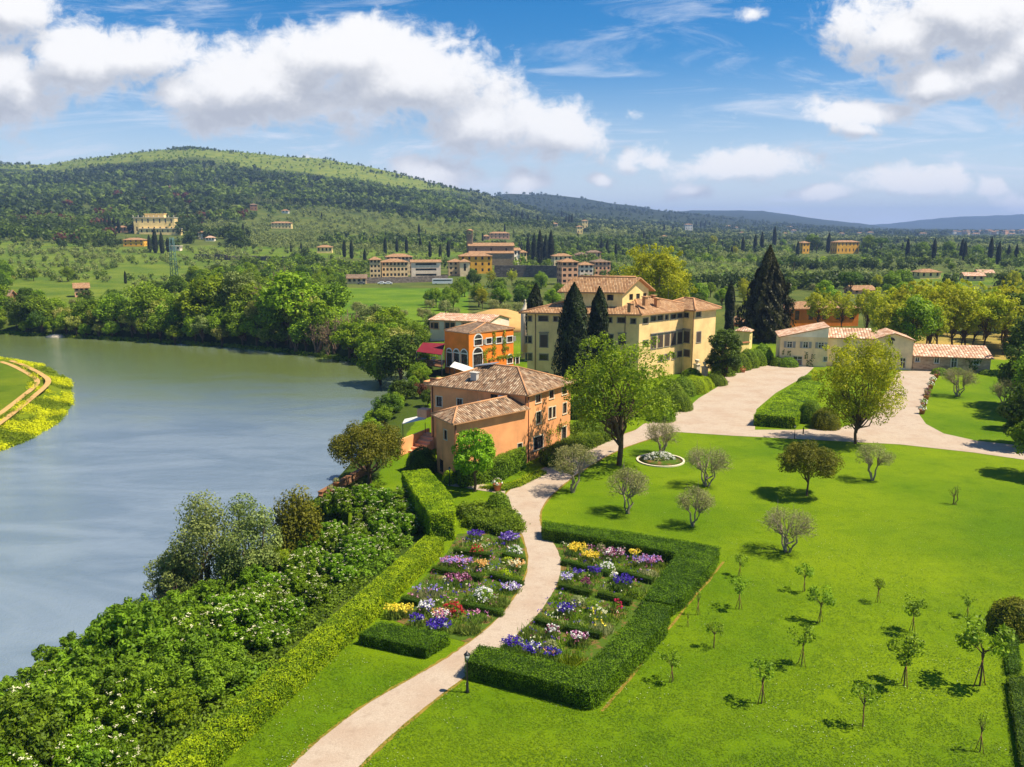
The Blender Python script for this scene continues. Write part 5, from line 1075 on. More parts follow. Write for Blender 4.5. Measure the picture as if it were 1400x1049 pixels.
# --- cream gatehouse and garden walls
gt = house_thing('gatehouse', 'small square cream gatehouse with tiled cap roof before the huge conifer', 'gatehouse'); q0, q1 = atY(1006, 460, 205)[:2], atY(1025, 460, 203)[:2]; eg = unit(q1 - q0); ng = np.array((eg[1], -eg[0])); q2 = q1 + unit(np.array((.5, 1.))) * 3.4; q3 = q0 + (q2 - q1); zg = atY(1010, 452.5, 204)[2]
block(gt, [q0, q1, q2, q3], -1, zg, 'wall_gold', {1: [(1.2, 2.0, 2.2, 3.4, 'plain bare')]}); Eg = inset([q0, q1, q2, q3], -.35); cg = V3((q0 + q2) / 2, zg + .95); roof(gt, [[V3(Eg[i], zg - .03), V3(Eg[(i + 1) % 4], zg - .03), cg] for i in range(4)], 'tile_pale', .15)
gw = house_thing('garden_wall', 'cream garden wall with tiled coping between villa and gatehouse', 'wall'); b = MB(); pts = [atY(978, 470, 192)[:2], atY(1000, 470, 196)[:2], atY(1024, 470, 199)[:2]]
for p, q in zip(pts, pts[1:]): lowwall(b, p, q, -1, 2.4, .4)
b.build('base', M['wall_gold'], gw); b = MB()
for p, q in zip(pts, pts[1:]): lowwall(b, p, q, 2.403, 2.6, .8)
b.build('coping', M['terracotta'], gw)

# --- generic farther houses standing on the land
def far_house(label, x0, x1, yb, ye, yaw=12, dep=9, wall='wall_cream', rf='tile_warm', rows=2, cols=4, kind='hip', rise=1.8, name='house', cat='house', win=1.0, group=None, base=None, ribbon=False, rowsy=None):
    p = hit((x0 + x1) / 2, yb) if base is None else atY((x0 + x1) / 2, yb, base); Y = p[1]; zb = p[2]; ze = atY((x0 + x1) / 2, ye, Y)[2]; W_ = atY(x1, yb, Y)[0] - atY(x0, yb, Y)[0]; a = R(yaw)
    d = min(dep, W_ * .9); w = max(3.0, (W_ - d * abs(math.sin(a))) / math.cos(a)); e = np.array((math.cos(a), math.sin(a))); n = np.array((e[1], -e[0])); c = p[:2] - n * (d * .35)
    q = [c - e * w / 2 + n * d / 2, c + e * w / 2 + n * d / 2, c + e * w / 2 - n * d / 2, c - e * w / 2 - n * d / 2]; t = house_thing(name, label, cat, group)
    H = ze - zb; ops = {}
    for i, L in ((0, w), (1, d), (3, d)):
        nc = max(1, int(round(cols * L / w))) if i else cols; o = []
        for r in range(rows):
            zz = zb + H * (r + .38) / rows; hh = H / rows * .5
            if ribbon and i == 0: o.append((L * .15, L * .85, zz, zz + hh * .8, 'plain bare'))
            else: o += [(L * (j + .5) / nc - min(.7 * win, L / nc * .3), L * (j + .5) / nc + min(.7 * win, L / nc * .3), zz, zz + hh, 'plain bare') for j in range(nc)]
        ops[i] = o
    b = MB(); pn = MB(); sh = M['shutter_brown']
    for i in range(4): wall_face(b, q[i], q[(i + 1) % 4], zb - 4, ze, ops.get(i, ()), .25)
    b.build('wall', M[wall], t); mesh_cache = {}
    for i, L in ops.items():
        p0, p1 = q[i], q[(i + 1) % 4]; ee = unit(p1 - p0); nn = np.array((ee[1], -ee[0]))
        for s0, s1, za, zc, *_ in L:
            key = (round(s1 - s0, 2), round(zc - za, 2))
            if key not in mesh_cache:
                wv, hv = key; m_ = MB(); m_.face([(0, 0, 0), (wv, 0, 0), (wv, 0, hv), (0, 0, hv)], 0)
                for u0, u1, v0, v1 in ((0, .1, 0, hv), (wv - .1, wv, 0, hv), (wv / 2 - .05, wv / 2 + .05, 0, hv), (.1, wv - .1, hv - .1, hv)): m_.box(((u0 + u1) / 2, -.05, (v0 + v1) / 2), (u1 - u0, .06, v1 - v0 - .01), 0, 1)
                mesh_cache[key] = m_.mesh('window', [M['glass'], M['frame_dark']])
            o = link('window', mesh_cache[key], t); o.location = (*(p0 + ee * s0 - nn * .2), za); o.rotation_euler = (0, 0, math.atan2(ee[1], ee[0]))
    ov = inset(q, -.6)
    if kind == 'hip':
        k = min(w, d) / 2; lng = w >= d; u = e if lng else -n
        mid = (ov[0] + ov[2]) / 2; hl = (max(w, d) - min(w, d)) / 2 + .2; ra = V3(mid - u * hl, ze + rise); rb = V3(mid + u * hl, ze + rise)
        F_, _ = hip(ov if lng else [ov[1], ov[2], ov[3], ov[0]], ze, ra, rb); roof(t, F_, rf, .25)
    elif kind == 'gable':
        m0, m1 = (ov[1] + ov[2]) / 2, (ov[3] + ov[0]) / 2; roof(t, [[V3(ov[0], ze - .1), V3(ov[1], ze - .1), V3(m0, ze + rise), V3(m1, ze + rise)], [V3(ov[2], ze - .1), V3(ov[3], ze - .1), V3(m1, ze + rise), V3(m0, ze + rise)]], rf, .25)
        for i_, j_ in ((1, 2), (3, 0)): b = MB(); b.face([V3(q[i_], ze), V3(q[j_], ze), V3((q[i_] + q[j_]) / 2, ze + rise - .15)]); b.build('gable', M[wall], t)
    elif kind == 'flat':
        b = MB(); b.hexa([V3(v, ze) for v in ov], [V3(v, ze + .5) for v in ov]); b.build('cornice', M['trim'], t)
    return t, q, zb, ze, e, n
FH = far_house
FH('orange farm building half hidden by pale trees behind the farmhouse', 1073, 1174, 446, 421, 6, 9, 'wall_orange', 'tile_warm', 1, 5)
FH('small orange-roofed shed left of the huge conifer', 1000, 1020, 446, 440, 6, 5, 'wall_orange', 'tile_warm', 1, 2)
FH('small ochre house with bright orange roof above the yellow-green grove', 1253, 1287, 381, 372, 10, 9, 'wall_gold', 'tile_warm', 1, 3)
FH('low tiled farm roof beside the small ochre house', 1317, 1345, 384, 377, -8, 8, 'wall_beige', 'tile_pale', 1, 3, 'gable'); FH('second low pinkish roof at the right of the grove', 1336, 1358, 379, 373, -8, 8, 'wall_beige', 'tile_pale', 1, 2, 'gable')
FH('low tiled roof in the olive trees above the orange farm', 1162, 1197, 402, 396, 8, 8, 'wall_rose', 'tile_warm', 1, 3, 'gable')
FH('wide yellow country villa among cypresses on the right skyline', 1139, 1176, 347, 331, 14, 12, 'wall_yellow', 'tile_warm', 2, 6); FH('narrow yellow wing left of the wide yellow country villa', 1094, 1107, 347, 332, 14, 10, 'wall_yellow', 'tile_warm', 2, 2)
# village on the slope
FH('beige block of flats at the left end of the village', 505, 522, 381, 355, 10, 9, 'wall_beige', 'tile_warm', 4, 3); FH('large beige four-storey house in the village left of the white one', 520, 560, 380, 358, 12, 12, 'wall_beige', 'tile_warm', 3, 7)
FH('upper storey block behind the large beige village house', 527, 566, 376, 351, 12, 10, 'wall_cream', 'tile_warm', 4, 7); FH('white modern building with ribbon windows and orange roof in the village', 561, 604, 380, 358, 10, 9, 'wall_palepink', 'tile_warm', 3, 1, ribbon=True, kind='gable', rise=1.2)
FH('brownish balcony house between the white building and the yellow house', 612, 634, 377, 358, 8, 9, 'wall_beige', 'tile_warm', 3, 3); FH('cream gabled house touching the yellow village house', 628, 643, 378, 358, 8, 8, 'wall_cream', 'tile_warm', 1, 1)
FH('deep yellow three-storey village house below the church', 627, 674, 374, 350, 8, 11, 'wall_yellow', 'tile_warm', 3, 5, rise=2)
ch = far_house('long stone village church with square bell tower', 640, 703, 362, 336, 4, 13, 'church_stone', 'tile_warm', 1, 3, 'gable', 2.2, 'church', 'church')
b = MB(); qa = ch[1]; ee_ = ch[4]; nn_ = ch[5]; za_ = ch[2] + (ch[3] - ch[2]) * .62; AI = [qa[0] + nn_ * 4.5, qa[1] + nn_ * 4.5, qa[1] + nn_ * .02, qa[0] + nn_ * .02]
for i in range(4): wall_face(b, AI[i], AI[(i + 1) % 4], ch[2] - 4, za_)
b.build('aisle_wall', M['church_stone'], ch[0]); roof(ch[0], [[V3(AI[0] + nn_ * .5, za_), V3(AI[1] + nn_ * .5, za_), V3(AI[2], za_ + 1.6), V3(AI[3], za_ + 1.6)]], 'tile_warm', .25, name='aisle_roof')
pt = hit(670, 362); Yc = pt[1] + 3; b = MB(); c = atY(642.5, 349, Yc); W_ = 8 * Yc / FPX; zt = atY(642, 321, Yc)[2]; b.box((c[0], Yc, (c[2] + zt) / 2 - 5), (W_, W_, zt - c[2] + 10)); b.box((c[0], Yc, zt + .1), (W_ + .8, W_ + .8, .5)); b.build('bell_tower', M['church_stone'], ch[0])
b = MB(); z1 = zt + .35
for sx in (-1, 1):
    for sy in (-1, 1): b.box((c[0] + sx * W_ * .38, Yc + sy * W_ * .38, z1 + 1.3), (W_ * .24, W_ * .24, 2.6))
b.box((c[0], Yc, z1 + 2.75), (W_ * 1.12, W_ * 1.12, .3)); b.build('belfry', M['church_stone'], ch[0]); b = MB(); b.lathe([(W_ * .75, z1 + 2.9), (.1, z1 + 4.0)], (c[0], Yc, 0), 4); b.build('spire', M['ridge'], ch[0])
FH('white church front block at the right end of the nave', 700, 713, 362, 342, 20, 9, 'wall_white', 'tile_warm', 2, 2, 'gable'); FH('small cream house between church front and cypress group', 710, 721, 362, 345, 12, 7, 'wall_gold', 'tile_warm', 2, 2)
FH('orange five-storey block of flats at the right end of the village', 764, 792, 389, 358, 14, 9, 'wall_rose', 'tile_warm', 4, 3, win=1.5); FH('cream house behind the orange block of flats', 755, 783, 366, 350, 12, 9, 'wall_cream', 'tile_warm', 2, 4)
FH('pale balcony house right of the orange block of flats', 790, 812, 381, 362, 10, 9, 'wall_palepink', 'tile_warm', 3, 3, win=1.5); FH('pinkish-brown house with low roof at the village edge', 809, 836, 377, 358, 12, 11, 'wall_rose', 'tile_grey', 3, 4)
FH('reddish roofed house above the pale balcony house', 786, 803, 358, 348, 6, 8, 'wall_rose', 'tile_grey', 1, 3); FH('brown roofed house highest in the right part of the village', 802, 822, 354, 345, 6, 8, 'wall_rose', 'tile_grey', 1, 3)
FH('pink farmhouse on the slope above the church', 669, 697, 327, 319, 6, 10, 'wall_rose', 'tile_warm', 2, 5); FH('small pink outbuilding left of the farmhouse above the church', 660, 670, 328, 323, 6, 7, 'wall_rose', 'tile_warm', 1, 2)
FH('slim cream tower house on the slope above the village', 795, 804, 314, 302, 10, 8, 'wall_gold', 'tile_warm', 2, 2); FH('lower cream block beside the slim tower house', 788, 797, 320, 310, 10, 8, 'wall_gold', 'tile_warm', 2, 2); FH('pinkish cottage in trees left of the tower house', 754, 763, 312, 306, 10, 7, 'wall_palepink', 'tile_warm', 1, 2)
FH('cottage with a red roof high on the ridge slope', 626, 633, 290, 284, 10, 7, 'wall_rose', 'tile_warm', 1, 2)
# hill villa on the left
hv = far_house('grand cream hillside palace with arched windows', 185, 240, 320, 298, 8, 16, 'wall_gold', 'tile_warm', 2, 7, 'flat', name='palace', cat='palace'); zt_, c_ = hv[3], (hv[1][0] + hv[1][2]) / 2
b = MB(); b.box((*c_, zt_ + 2.2), (20, 9, 3.8), R(8)); b.box((*c_, zt_ + 4.3), (21.5, 10.5, .6), R(8)); b.build('attic', M['wall_gold'], hv[0])
for sx in range(-4, 5): b = MB(); p_ = hv[1][0] + (hv[1][1] - hv[1][0]) * (sx + 4) / 8; b.lathe([(.5, 0), (.25, .5), (.6, 1.2), (.1, 2.0)], (*p_, zt_ + .5), 8); b.build('urn', M['trim'], hv[0])
FH('long low service wing left of the hillside palace', 158, 190, 318, 311, 8, 9, 'wall_rose', 'tile_warm', 1, 6); FH('cream front terrace block of the hillside palace', 192, 247, 321, 313, 8, 6, 'wall_gold', 'tile_warm', 1, 8, 'flat')
FH('orange-yellow house on the hillside below the palace', 169, 198, 337, 328, 8, 11, 'wall_yellow', 'tile_warm', 2, 4); FH('small white house right of the hillside palace', 271, 286, 327, 318, 10, 9, 'wall_white', 'tile_warm', 2, 3); FH('low white garden building beside the small white house', 281, 294, 330, 325, 10, 7, 'wall_white', 'tile_pale', 1, 3)
FH('pale flat-roofed hut under the dark trees below the palace', 230, 247, 343, 337, 6, 7, 'wall_palepink', 'tile_pale', 1, 3, 'flat'); FH('cream farmhouse alone in the middle of the left hillside', 371, 399, 313, 305, 6, 10, 'wall_gold', 'tile_warm', 2, 6); FH('old brick house half hidden on the wooded hill', 341, 353, 288, 280, 20, 10, 'brickwall', 'tile_grey', 2, 2)
FH('tiny white cottage above the cream hillside farmhouse', 385, 395, 292, 288, 6, 8, 'wall_white', 'tile_warm', 1, 2); FH('brown roofed house in the dark wood above the palace', 190, 206, 274, 270, 10, 10, 'wall_rose', 'tile_grey', 1, 3)
FH('beige house with white end wall behind the riverbank trees', 99, 126, 406, 393, 28, 9, 'wall_rose', 'tile_warm', 2, 3, 'gable'); FH('brick farm building at the left edge by the river trees', -8, 16, 424, 404, 10, 9, 'brickwall', 'tile_grey', 2, 3, 'gable')
FH('low cream house with red roof between cypresses', 433, 455, 346, 338, 8, 9, 'wall_gold', 'tile_warm', 1, 4); FH('low stone barn beside the green field left of the village', 474, 502, 388, 380, 8, 8, 'wall_beige', 'tile_grey', 1, 4, 'gable')
FH('white farmstead on the distant slope at right of centre', 936, 947, 315, 307, 6, 12, 'wall_white', 'tile_warm', 2, 3)
gt_ = np.random.default_rng(77)
for i in range(26):
    px = 1128 + gt_.random() * 285 if i > 15 else 1302 + i * 7 + gt_.normal(0, 2); py = 318.5 + gt_.random() * 3 if i <= 15 else 321 + gt_.random() * 6; w_ = 5 + 6 * gt_.random()
    FH('small %s house of the distant town on the right skyline' % ('white', 'pale pink', 'rose', 'cream')[i % 4], px, px + w_, py, py - 3.5 - 2 * gt_.random(), gt_.normal(5, 12), 9, ('wall_white', 'wall_palepink', 'wall_rose', 'wall_cream')[i % 4], 'tile_warm', 2, 3, group='houses of the distant hill town', name='town_house')
for i, (px, py) in enumerate(((992, 313), (1003, 315), (1076, 314), (1082, 319), (1070, 323), (1012, 322), (905, 327))): FH('little white farmhouse scattered in the far valley right of centre', px, px + 7, py, py - 4, 5, 9, 'wall_white', 'tile_warm', 2, 3, group='little farmhouses in the far valley', name='farmhouse')
# retaining walls of the village
def long_wall(label, pts, hpx, mat):
    t = house_thing('retaining_wall', label, 'wall'); P = [hit(*p) for p in pts]; b = MB()
    for p, q in zip(P, P[1:]):
        zt = (p[2] + hpx * p[1] / FPX + q[2] + hpx * q[1] / FPX) / 2; lowwall(b, p[:2], q[:2], min(p[2], q[2]) - 3, zt, 1.2)
    b.build('masonry', M[mat], t)
long_wall('tall grey retaining wall under the village cypresses', [(676, 379), (720, 379), (764, 380)], 16, 'dark_stone'); long_wall('long low grey retaining wall under the left part of the village', [(488, 388), (540, 387), (612, 385)], 8, 'dark_stone'); long_wall('dark stone field wall below the hillside palace', [(268, 352), (310, 356), (352, 356), (392, 358)], 6, 'dark_stone')

# ------------------------------------------------------------------ trees of the middle distance (each its own thing)
KEEP = [(1066, 447, 1362, 505, 172), (1073, 405, 1176, 446, 275), (1250, 362, 1290, 381, 330), (1314, 368, 1358, 384, 380), (1160, 386, 1198, 400, 330), (1094, 323, 1178, 346, 780), (503, 346, 612, 380, 480), (612, 345, 722, 378, 500), (675, 358, 764, 377, 480), (755, 345, 838, 384, 480), (640, 312, 700, 362, 500), (655, 314, 700, 328, 650),
        (787, 300, 806, 320, 700), (158, 290, 250, 322, 700), (168, 322, 199, 338, 600), (228, 330, 250, 344, 600), (268, 314, 296, 330, 700), (370, 300, 400, 313, 750), (340, 276, 354, 288, 900), (384, 286, 396, 292, 900), (98, 386, 127, 400, 300), (-5, 400, 17, 420, 280), (432, 335, 457, 346, 600), (473, 376, 503, 388, 450), (936, 304, 948, 315, 1500), (586, 428, 700, 462, 216), (1300, 308, 1400, 321, 2000),
        (460, 388, 540, 412, 330), (560, 405, 700, 425, 260), (1001, 448, 1032, 490, 190), (488, 378, 615, 390, 430), (150, 345, 235, 372, 400), (20, 375, 180, 392, 330)]
KEEP = [(a, b, c, d, e if e < 300 or d > 396 else hit((a + c) / 2, min(d, 390))[1] + 12) for a, b, c, d, e in KEEP]
def proj(p):
    s, c = math.sin(PITCH), math.cos(PITCH); z = p[2] - CAMH; f = p[1] * c - z * s; return 700 + FPX * p[0] / f, 524.5 - FPX * (p[1] * s + z * c) / f
FORE = np.array([p[:2] for p in fc])
def free(x, y, z, h, r):
    px, top = proj((x, y, z + h)); _, bot = proj((x, y, z)); w = r * FPX / y
    for x0, y0, x1, y1, Yh in KEEP:
        if y < Yh + 4 and px + w > x0 and px - w < x1 and top < y1 - 1 and bot > y0: return False
    return True
CLASS = {}
def later(o, label): CLASS.setdefault(label, []).append(o)
ORD = 'second third fourth fifth sixth seventh eighth ninth tenth eleventh twelfth thirteenth fourteenth fifteenth sixteenth seventeenth eighteenth nineteenth twentieth'.split()
def finish_labels():
    for l_, o_ in SHRUBS: later(o_, l_)
    for o_ in list(COL.objects):
        if o_.name.startswith(('town_house', 'farmhouse')): later(o_, o_['label'])
    for lab, L in CLASS.items():
        L.sort(key=lambda o: o.location.x / o.location.y); n = len(L)
        for i, o in enumerate(L):
            if n == 1: pre = ''
            elif n == 2: pre = ('left-hand ', 'right-hand ')[i]
            elif n <= 21: pre = (['leftmost '] + [w + ' from left ' for w in ORD][:n - 2] + ['rightmost '])[i]
            else: pre = ''
            o['label'] = pre + lab
def where(px, marks):
    for lim, s in marks:
        if px < lim: return s
    return marks[-1][1]
KND = {'green': ('green', 3, 12, 'green broadleaf tree'), 'lime': ('lime', 3, 15, 'yellow-green tree'), 'dark': ('dark', 2, 11, 'dark green tree'), 'silver': ('silver', 2, 13, 'grey-green poplar'), 'locust': ('locust', 2, 12, 'cream-flowering tree'),
       'olive': ('olive', 2, 5, 'grey olive tree'), 'cyp': ('cyp', 2, 14, 'dark cypress'), 'bare': ('bare', 1, 9, 'leafless brown tree'), 'ash': ('ash', 1, 12, 'fresh green tree'), 'pine': ('pine', 1, 11, 'umbrella pine'), 'plum': ('plum', 1, 6, 'purple-leaved tree')}
def settle():                           # houses were built in world space: put each Empty at its own base
    for o in list(COL.objects):
        if o.type == 'EMPTY' and o.parent is None and tuple(o.location) == (0, 0, 0) and o.children and tuple(o.scale) == (1, 1, 1):
            P = np.array([tuple(c.matrix_basis @ Vector(q)) for c in o.children if c.type == 'MESH' for q in c.bound_box]); lo, hi = P.min(0), P.max(0); c0_ = Vector(((lo[0] + hi[0]) / 2, (lo[1] + hi[1]) / 2, max(lo[2], hi[2] - 30)))
            o.location = c0_
            for c in o.children: c.location = c.location - c0_
settle()
gm = np.random.default_rng(21); NTREE = [0]
def put(kind, x, y, h, place, group, wid=1.0):
    k, n, h0, nm = KND[kind]; z = gz(x, y); s = h / h0
    o = plant('%s%d' % (k, gm.integers(0, n)), (x, y, z - .2), None, gm.random() * 6.28, (s * wid, s * wid, s), group); later(o, nm + ' ' + place); NTREE[0] += 1
def zone(n, x0, x1, Y0, Y1, kinds, h0, h1, marks, group, sep=3.0, wid=1.0, tries=30):
    ks = [k for k, w in kinds]; ws = np.array([w for k, w in kinds], float); ws /= ws.sum(); L = []; t = 0
    while len(L) < n and t < n * tries:
        t += 1; px = x0 + (x1 - x0) * gm.random(); Y = math.exp(math.log(Y0) + (math.log(Y1) - math.log(Y0)) * gm.random()); x = pxx(px, Y); k = ks[gm.choice(len(ks), p=ws)]; h = h0 + (h1 - h0) * gm.random()
        if k == 'olive': h = 3.4 + 2.2 * gm.random()
        z = gz(x, Y); r = h * (.38 if k != 'cyp' else .12)
        if z < WZ + .8 or any((x - a) ** 2 + (Y - b) ** 2 < sep * sep for a, b in L) or inside(np.array([(x, Y)]), FORE)[0] or not free(x, Y, z, h, r): continue
        L.append((x, Y)); put(k, x, Y, h, where(px, marks), group, wid)
# far river bank
BM = [(60, 'at the left end of the far river bank'), (140, 'on the bank below the white-ended house'), (240, 'on the far bank below the hillside palace'), (340, 'on the far bank right of the palace'), (430, 'on the far bank before the slope'), (510, 'on the far bank near the river bend'), (2000, 'on the far bank beside the orange house')]
fp = np.array(FAR[::-1])[1:]
for row, (off, n) in enumerate(((3.5, 34), (9, 30), (16, 26))):
    for i in range(n):
        px = -25 + 590 * (i + .5 + gm.normal(0, .22)) / n; t = np.interp(px, [0, 150, 250, 350, 440, 520, 560], [457, 465, 471, 478, 489, 501, 508]); w = at(px, t, WZ); d = unit(w[:2]); q = w[:2] + d * off + gm.normal(0, 1.0, 2)
        h = (12.0 + 7.0 * np.clip(px / 450, 0, 1)) * (.62 + .55 * gm.random()) * (1, 1.08, 1.1)[row]
        if row == 0: h *= .62
        if 100 < px < 300: h *= .94
        k = ('green', 'ash', 'silver', 'ash', 'locust', 'green')[gm.integers(0, 6)] if px > 200 else ('green', 'dark', 'green', 'locust', 'ash', 'ash')[gm.integers(0, 6)]
        if gm.random() < .05: k = 'bare'
        if 440 < px < 475 and row < 2: k = 'bare'
        if not free(q[0], q[1], gz(*q), h, 3): h *= .55
        put(k, q[0], q[1], h, where(px, BM), 'trees along the far river bank', 1.15)
for px, py, h, k in ((548, 500, 13, 'dark'), (520, 497, 14, 'green'), (572, 470, 9, 'green'), (590, 462, 8, 'silver'), (566, 505, 5, 'green'), (575, 520, 3.5, 'dark'), (566, 535, 3, 'ash'), (580, 495, 4, 'ash'), (560, 490, 9, 'dark'), (590, 500, 3.5, 'green'), (574, 548, 3.2, 'plum'), (585, 560, 3.2, 'dark')):
    p = at(px, py + 8, -1.5); put(k, p[0], p[1], h, 'on the bank left of the orange house', 'trees along the far river bank')
SL = [(110, 'on the left slope above the river trees'), (240, 'below the palace'), (360, 'right of the palace'), (480, 'on the slope left of the village'), (2000, 'below the village')]
zone(34, 235, 480, 330, 430, (('green', 3), ('dark', 4), ('ash', 2)), 8, 12, SL, 'trees on the left slope', 6)
zone(22, -40, 75, 330, 430, (('green', 3), ('dark', 4)), 8, 13, SL, 'trees on the left slope', 6)
zone(64, -30, 480, 300, 440, (('green', 3), ('dark', 3), ('locust', 1), ('ash', 2), ('olive', 2)), 6, 10, SL, 'trees on the left slope', 8)
zone(22, 470, 770, 300, 430, (('green', 3), ('dark', 2), ('lime', 1), ('ash', 2)), 6, 9, [(600, 'below the white modern building'), (2000, 'below the village retaining wall')], 'trees below the village', 8)
zone(26, 470, 780, 245, 330, (('olive', 5), ('olive', 1)), 4, 5, [(600, 'in the field behind the river bend'), (2000, 'in the field behind the long outbuilding')], 'olives in the field', 6)
for px, py, h, k in ((400, 410, 13, 'dark'), (625, 413, 9, 'green'), (648, 395, 10, 'dark'), (672, 392, 9, 'lime'), (700, 390, 9, 'lime'), (740, 395, 9, 'green'), (612, 425, 7, 'green')): p = hit(px, py); put(k, p[0], p[1], h, 'below the yellow village house', 'trees below the village')
for i in range(22):
    f = gm.random(); Y = 112 + 66 * f; x = np.interp(Y, (98, 118, 140, 168, 196), (-25.5, -24.5, -23.5, -22, -24.5)) + 1.2 + 4.2 * gm.random()
    if Y < 135: x = min(x, -17.5)
    put(('green', 'ash', 'dark', 'green')[i % 4], x, Y, 2.6 + 2.2 * gm.random(), 'on the steep bank below the orange houses', 'shrubs on the steep bank', 1.2)
fe = np.array(FAR[:7]); P = []
for a, b in zip(fe, fe[1:]):
    L = np.linalg.norm(b - a)
    for _ in range(int(L * 2.2)): q = a + (b - a) * gm.random(); q = q + unit(q) * (.3 + 3.2 * gm.random()); P.append((*q, gz(*q) - .1))
lump_cover('waterside_scrub', np.array(P), 'leaf_ash', 1.0, 24, .5)
# right-hand side behind the farmhouse
GR = [(1130, 'behind the left gable of the cream farmhouse'), (1230, 'behind the farmhouse middle roof'), (1310, 'in the pale grove behind the stone wing'), (2000, 'in the pale grove at the right edge')]
zone(26, 1195, 1420, 192, 240, (('lime', 8), ('ash', 1)), 12, 17, GR, 'pale trees in the grove behind the farmhouse', 4.5)
for px, Y, h in ((1118, 236, 13), (1150, 240, 12), (1184, 226, 14), (1268, 200, 17), (1300, 198, 18), (1318, 203, 17), (1345, 197, 16), (1240, 208, 17), (1372, 205, 16), (1205, 214, 15)): put('lime', pxx(px, Y), Y, h, where(px, GR), 'pale trees in the grove behind the farmhouse')
MR = [(1000, 'in the valley right of the villa roof'), (1100, 'in the valley behind the huge conifer'), (1250, 'in the valley behind the orange farm'), (2000, 'in the valley at the right edge')]
zone(64, 900, 1430, 250, 420, (('green', 4), ('dark', 3), ('lime', 2), ('ash', 3), ('pine', 1), ('olive', 3)), 6, 12, MR, 'trees in the right valley', 7)
for px, py, h, k in ((1395, 470, 15, 'dark'), (1410, 500, 13, 'dark'), (1398, 545, 11, 'dark'), (1412, 600, 10, 'dark'), (1385, 575, 5.5, 'dark'), (1425, 640, 9, 'green'), (1388, 600, 4.5, 'dark'), (1420, 560, 12, 'green')): p = at(px, py + 12); put(k, p[0], p[1], h, 'in the dark clump at the right lawn edge', 'dark trees at the right edge of the lawn')
p = at(1340, 588); 
# cypresses one can tell apart
CY = [(722, 358, 34), (730, 360, 40), (738, 361, 46), (746, 361, 40), (753, 362, 46), (499, 362, 22), (527, 350, 26), (543, 345, 20), (556, 346, 22), (588, 352, 22), (602, 354, 20), (613, 352, 24), (575, 342, 18), (573, 322, 16), (333, 326, 20), (205, 345, 24), (213, 346, 34), (222, 347, 30), (230, 345, 20), (172, 388, 18), (398, 345, 12), (412, 343, 12), (421, 346, 10), (471, 352, 24), (481, 354, 26), (640, 326, 10), (660, 330, 12),
      (1015, 348, 24), (1032, 346, 26), (1041, 345, 28), (1058, 340, 30), (1090, 352, 22), (1132, 346, 28), (1240, 354, 28), (1276, 356, 30), (1314, 356, 30), (1318, 357, 28), (1353, 358, 34), (1364, 362, 32), (1388, 362, 28), (1186, 345, 20), (1378, 357, 22), (1115, 305 + 35, 20),
      (822, 345, 18), (830, 350, 22), (842, 352, 20), (778, 310, 16), (774, 308, 14), (782, 310, 18), (768, 300, 12), (952, 312, 10), (958, 312, 10), (964, 313, 11), (970, 313, 10), (908, 318, 12), (920, 316, 10), (880, 330, 14), (145, 318, 22), (151, 319, 24), (157, 318, 22), (163, 319, 20), (140, 317, 18), (134, 318, 16),
      (690, 318, 12), (700, 300, 12), (706, 301, 14), (714, 302, 14), (722, 305, 12), (735, 308, 14), (790, 330, 12), (440, 300, 10), (415, 296, 8), (425, 296, 8), (432, 296, 8), (1000, 352, 16), (1078, 442, 26), (1104, 430, 22)]
CM = [(130, 'left of the hillside palace'), (168, 'behind the service wing of the palace'), (240, 'before the hillside palace'), (345, 'alone right of the small white house'), (430, 'below the cream hillside farmhouse'), (490, 'left of the village'), (620, 'behind the left part of the village'), (715, 'on the slope above the church'), (760, 'in the group right of the church'), (850, 'behind the right end of the village'), (985, 'behind the yellow-leaved tree'), (1070, 'on the skyline behind the huge conifer'), (1200, 'beside the wide yellow country villa'), (2000, 'on the right skyline')]
for px, py, hp in CY:
    p = hit(px, py); h = hp * p[1] / FPX; put('cyp', p[0], p[1], h, where(px, CM), 'cypresses of the hillsides', .9 if hp > 25 else 1.0)
for px, py, hp, k in ((1110, 345, 26, 'green'), (1116, 346, 22, 'dark'), (1187, 347, 26, 'green'), (1204, 348, 22, 'pine'), (1260, 352, 22, 'green'), (1297, 352, 24, 'green'), (1335, 354, 20, 'green'), (1070, 340, 14, 'green'), (1005, 352, 16, 'lime'), (975, 340, 18, 'lime'), (1370, 400, 26, 'pine'), (1390, 398, 26, 'pine'), (1085, 372, 20, 'pine'), (1060, 375, 20, 'pine'), (1300, 372, 14, 'green')):
    p = hit(px, py); put(k, p[0], p[1], hp * p[1] / FPX, where(px, [(1050, 'on the plain left of the yellow country villa'), (1215, 'beside the wide yellow country villa'), (2000, 'on the plain behind the small ochre house')]), 'trees on the right plain')

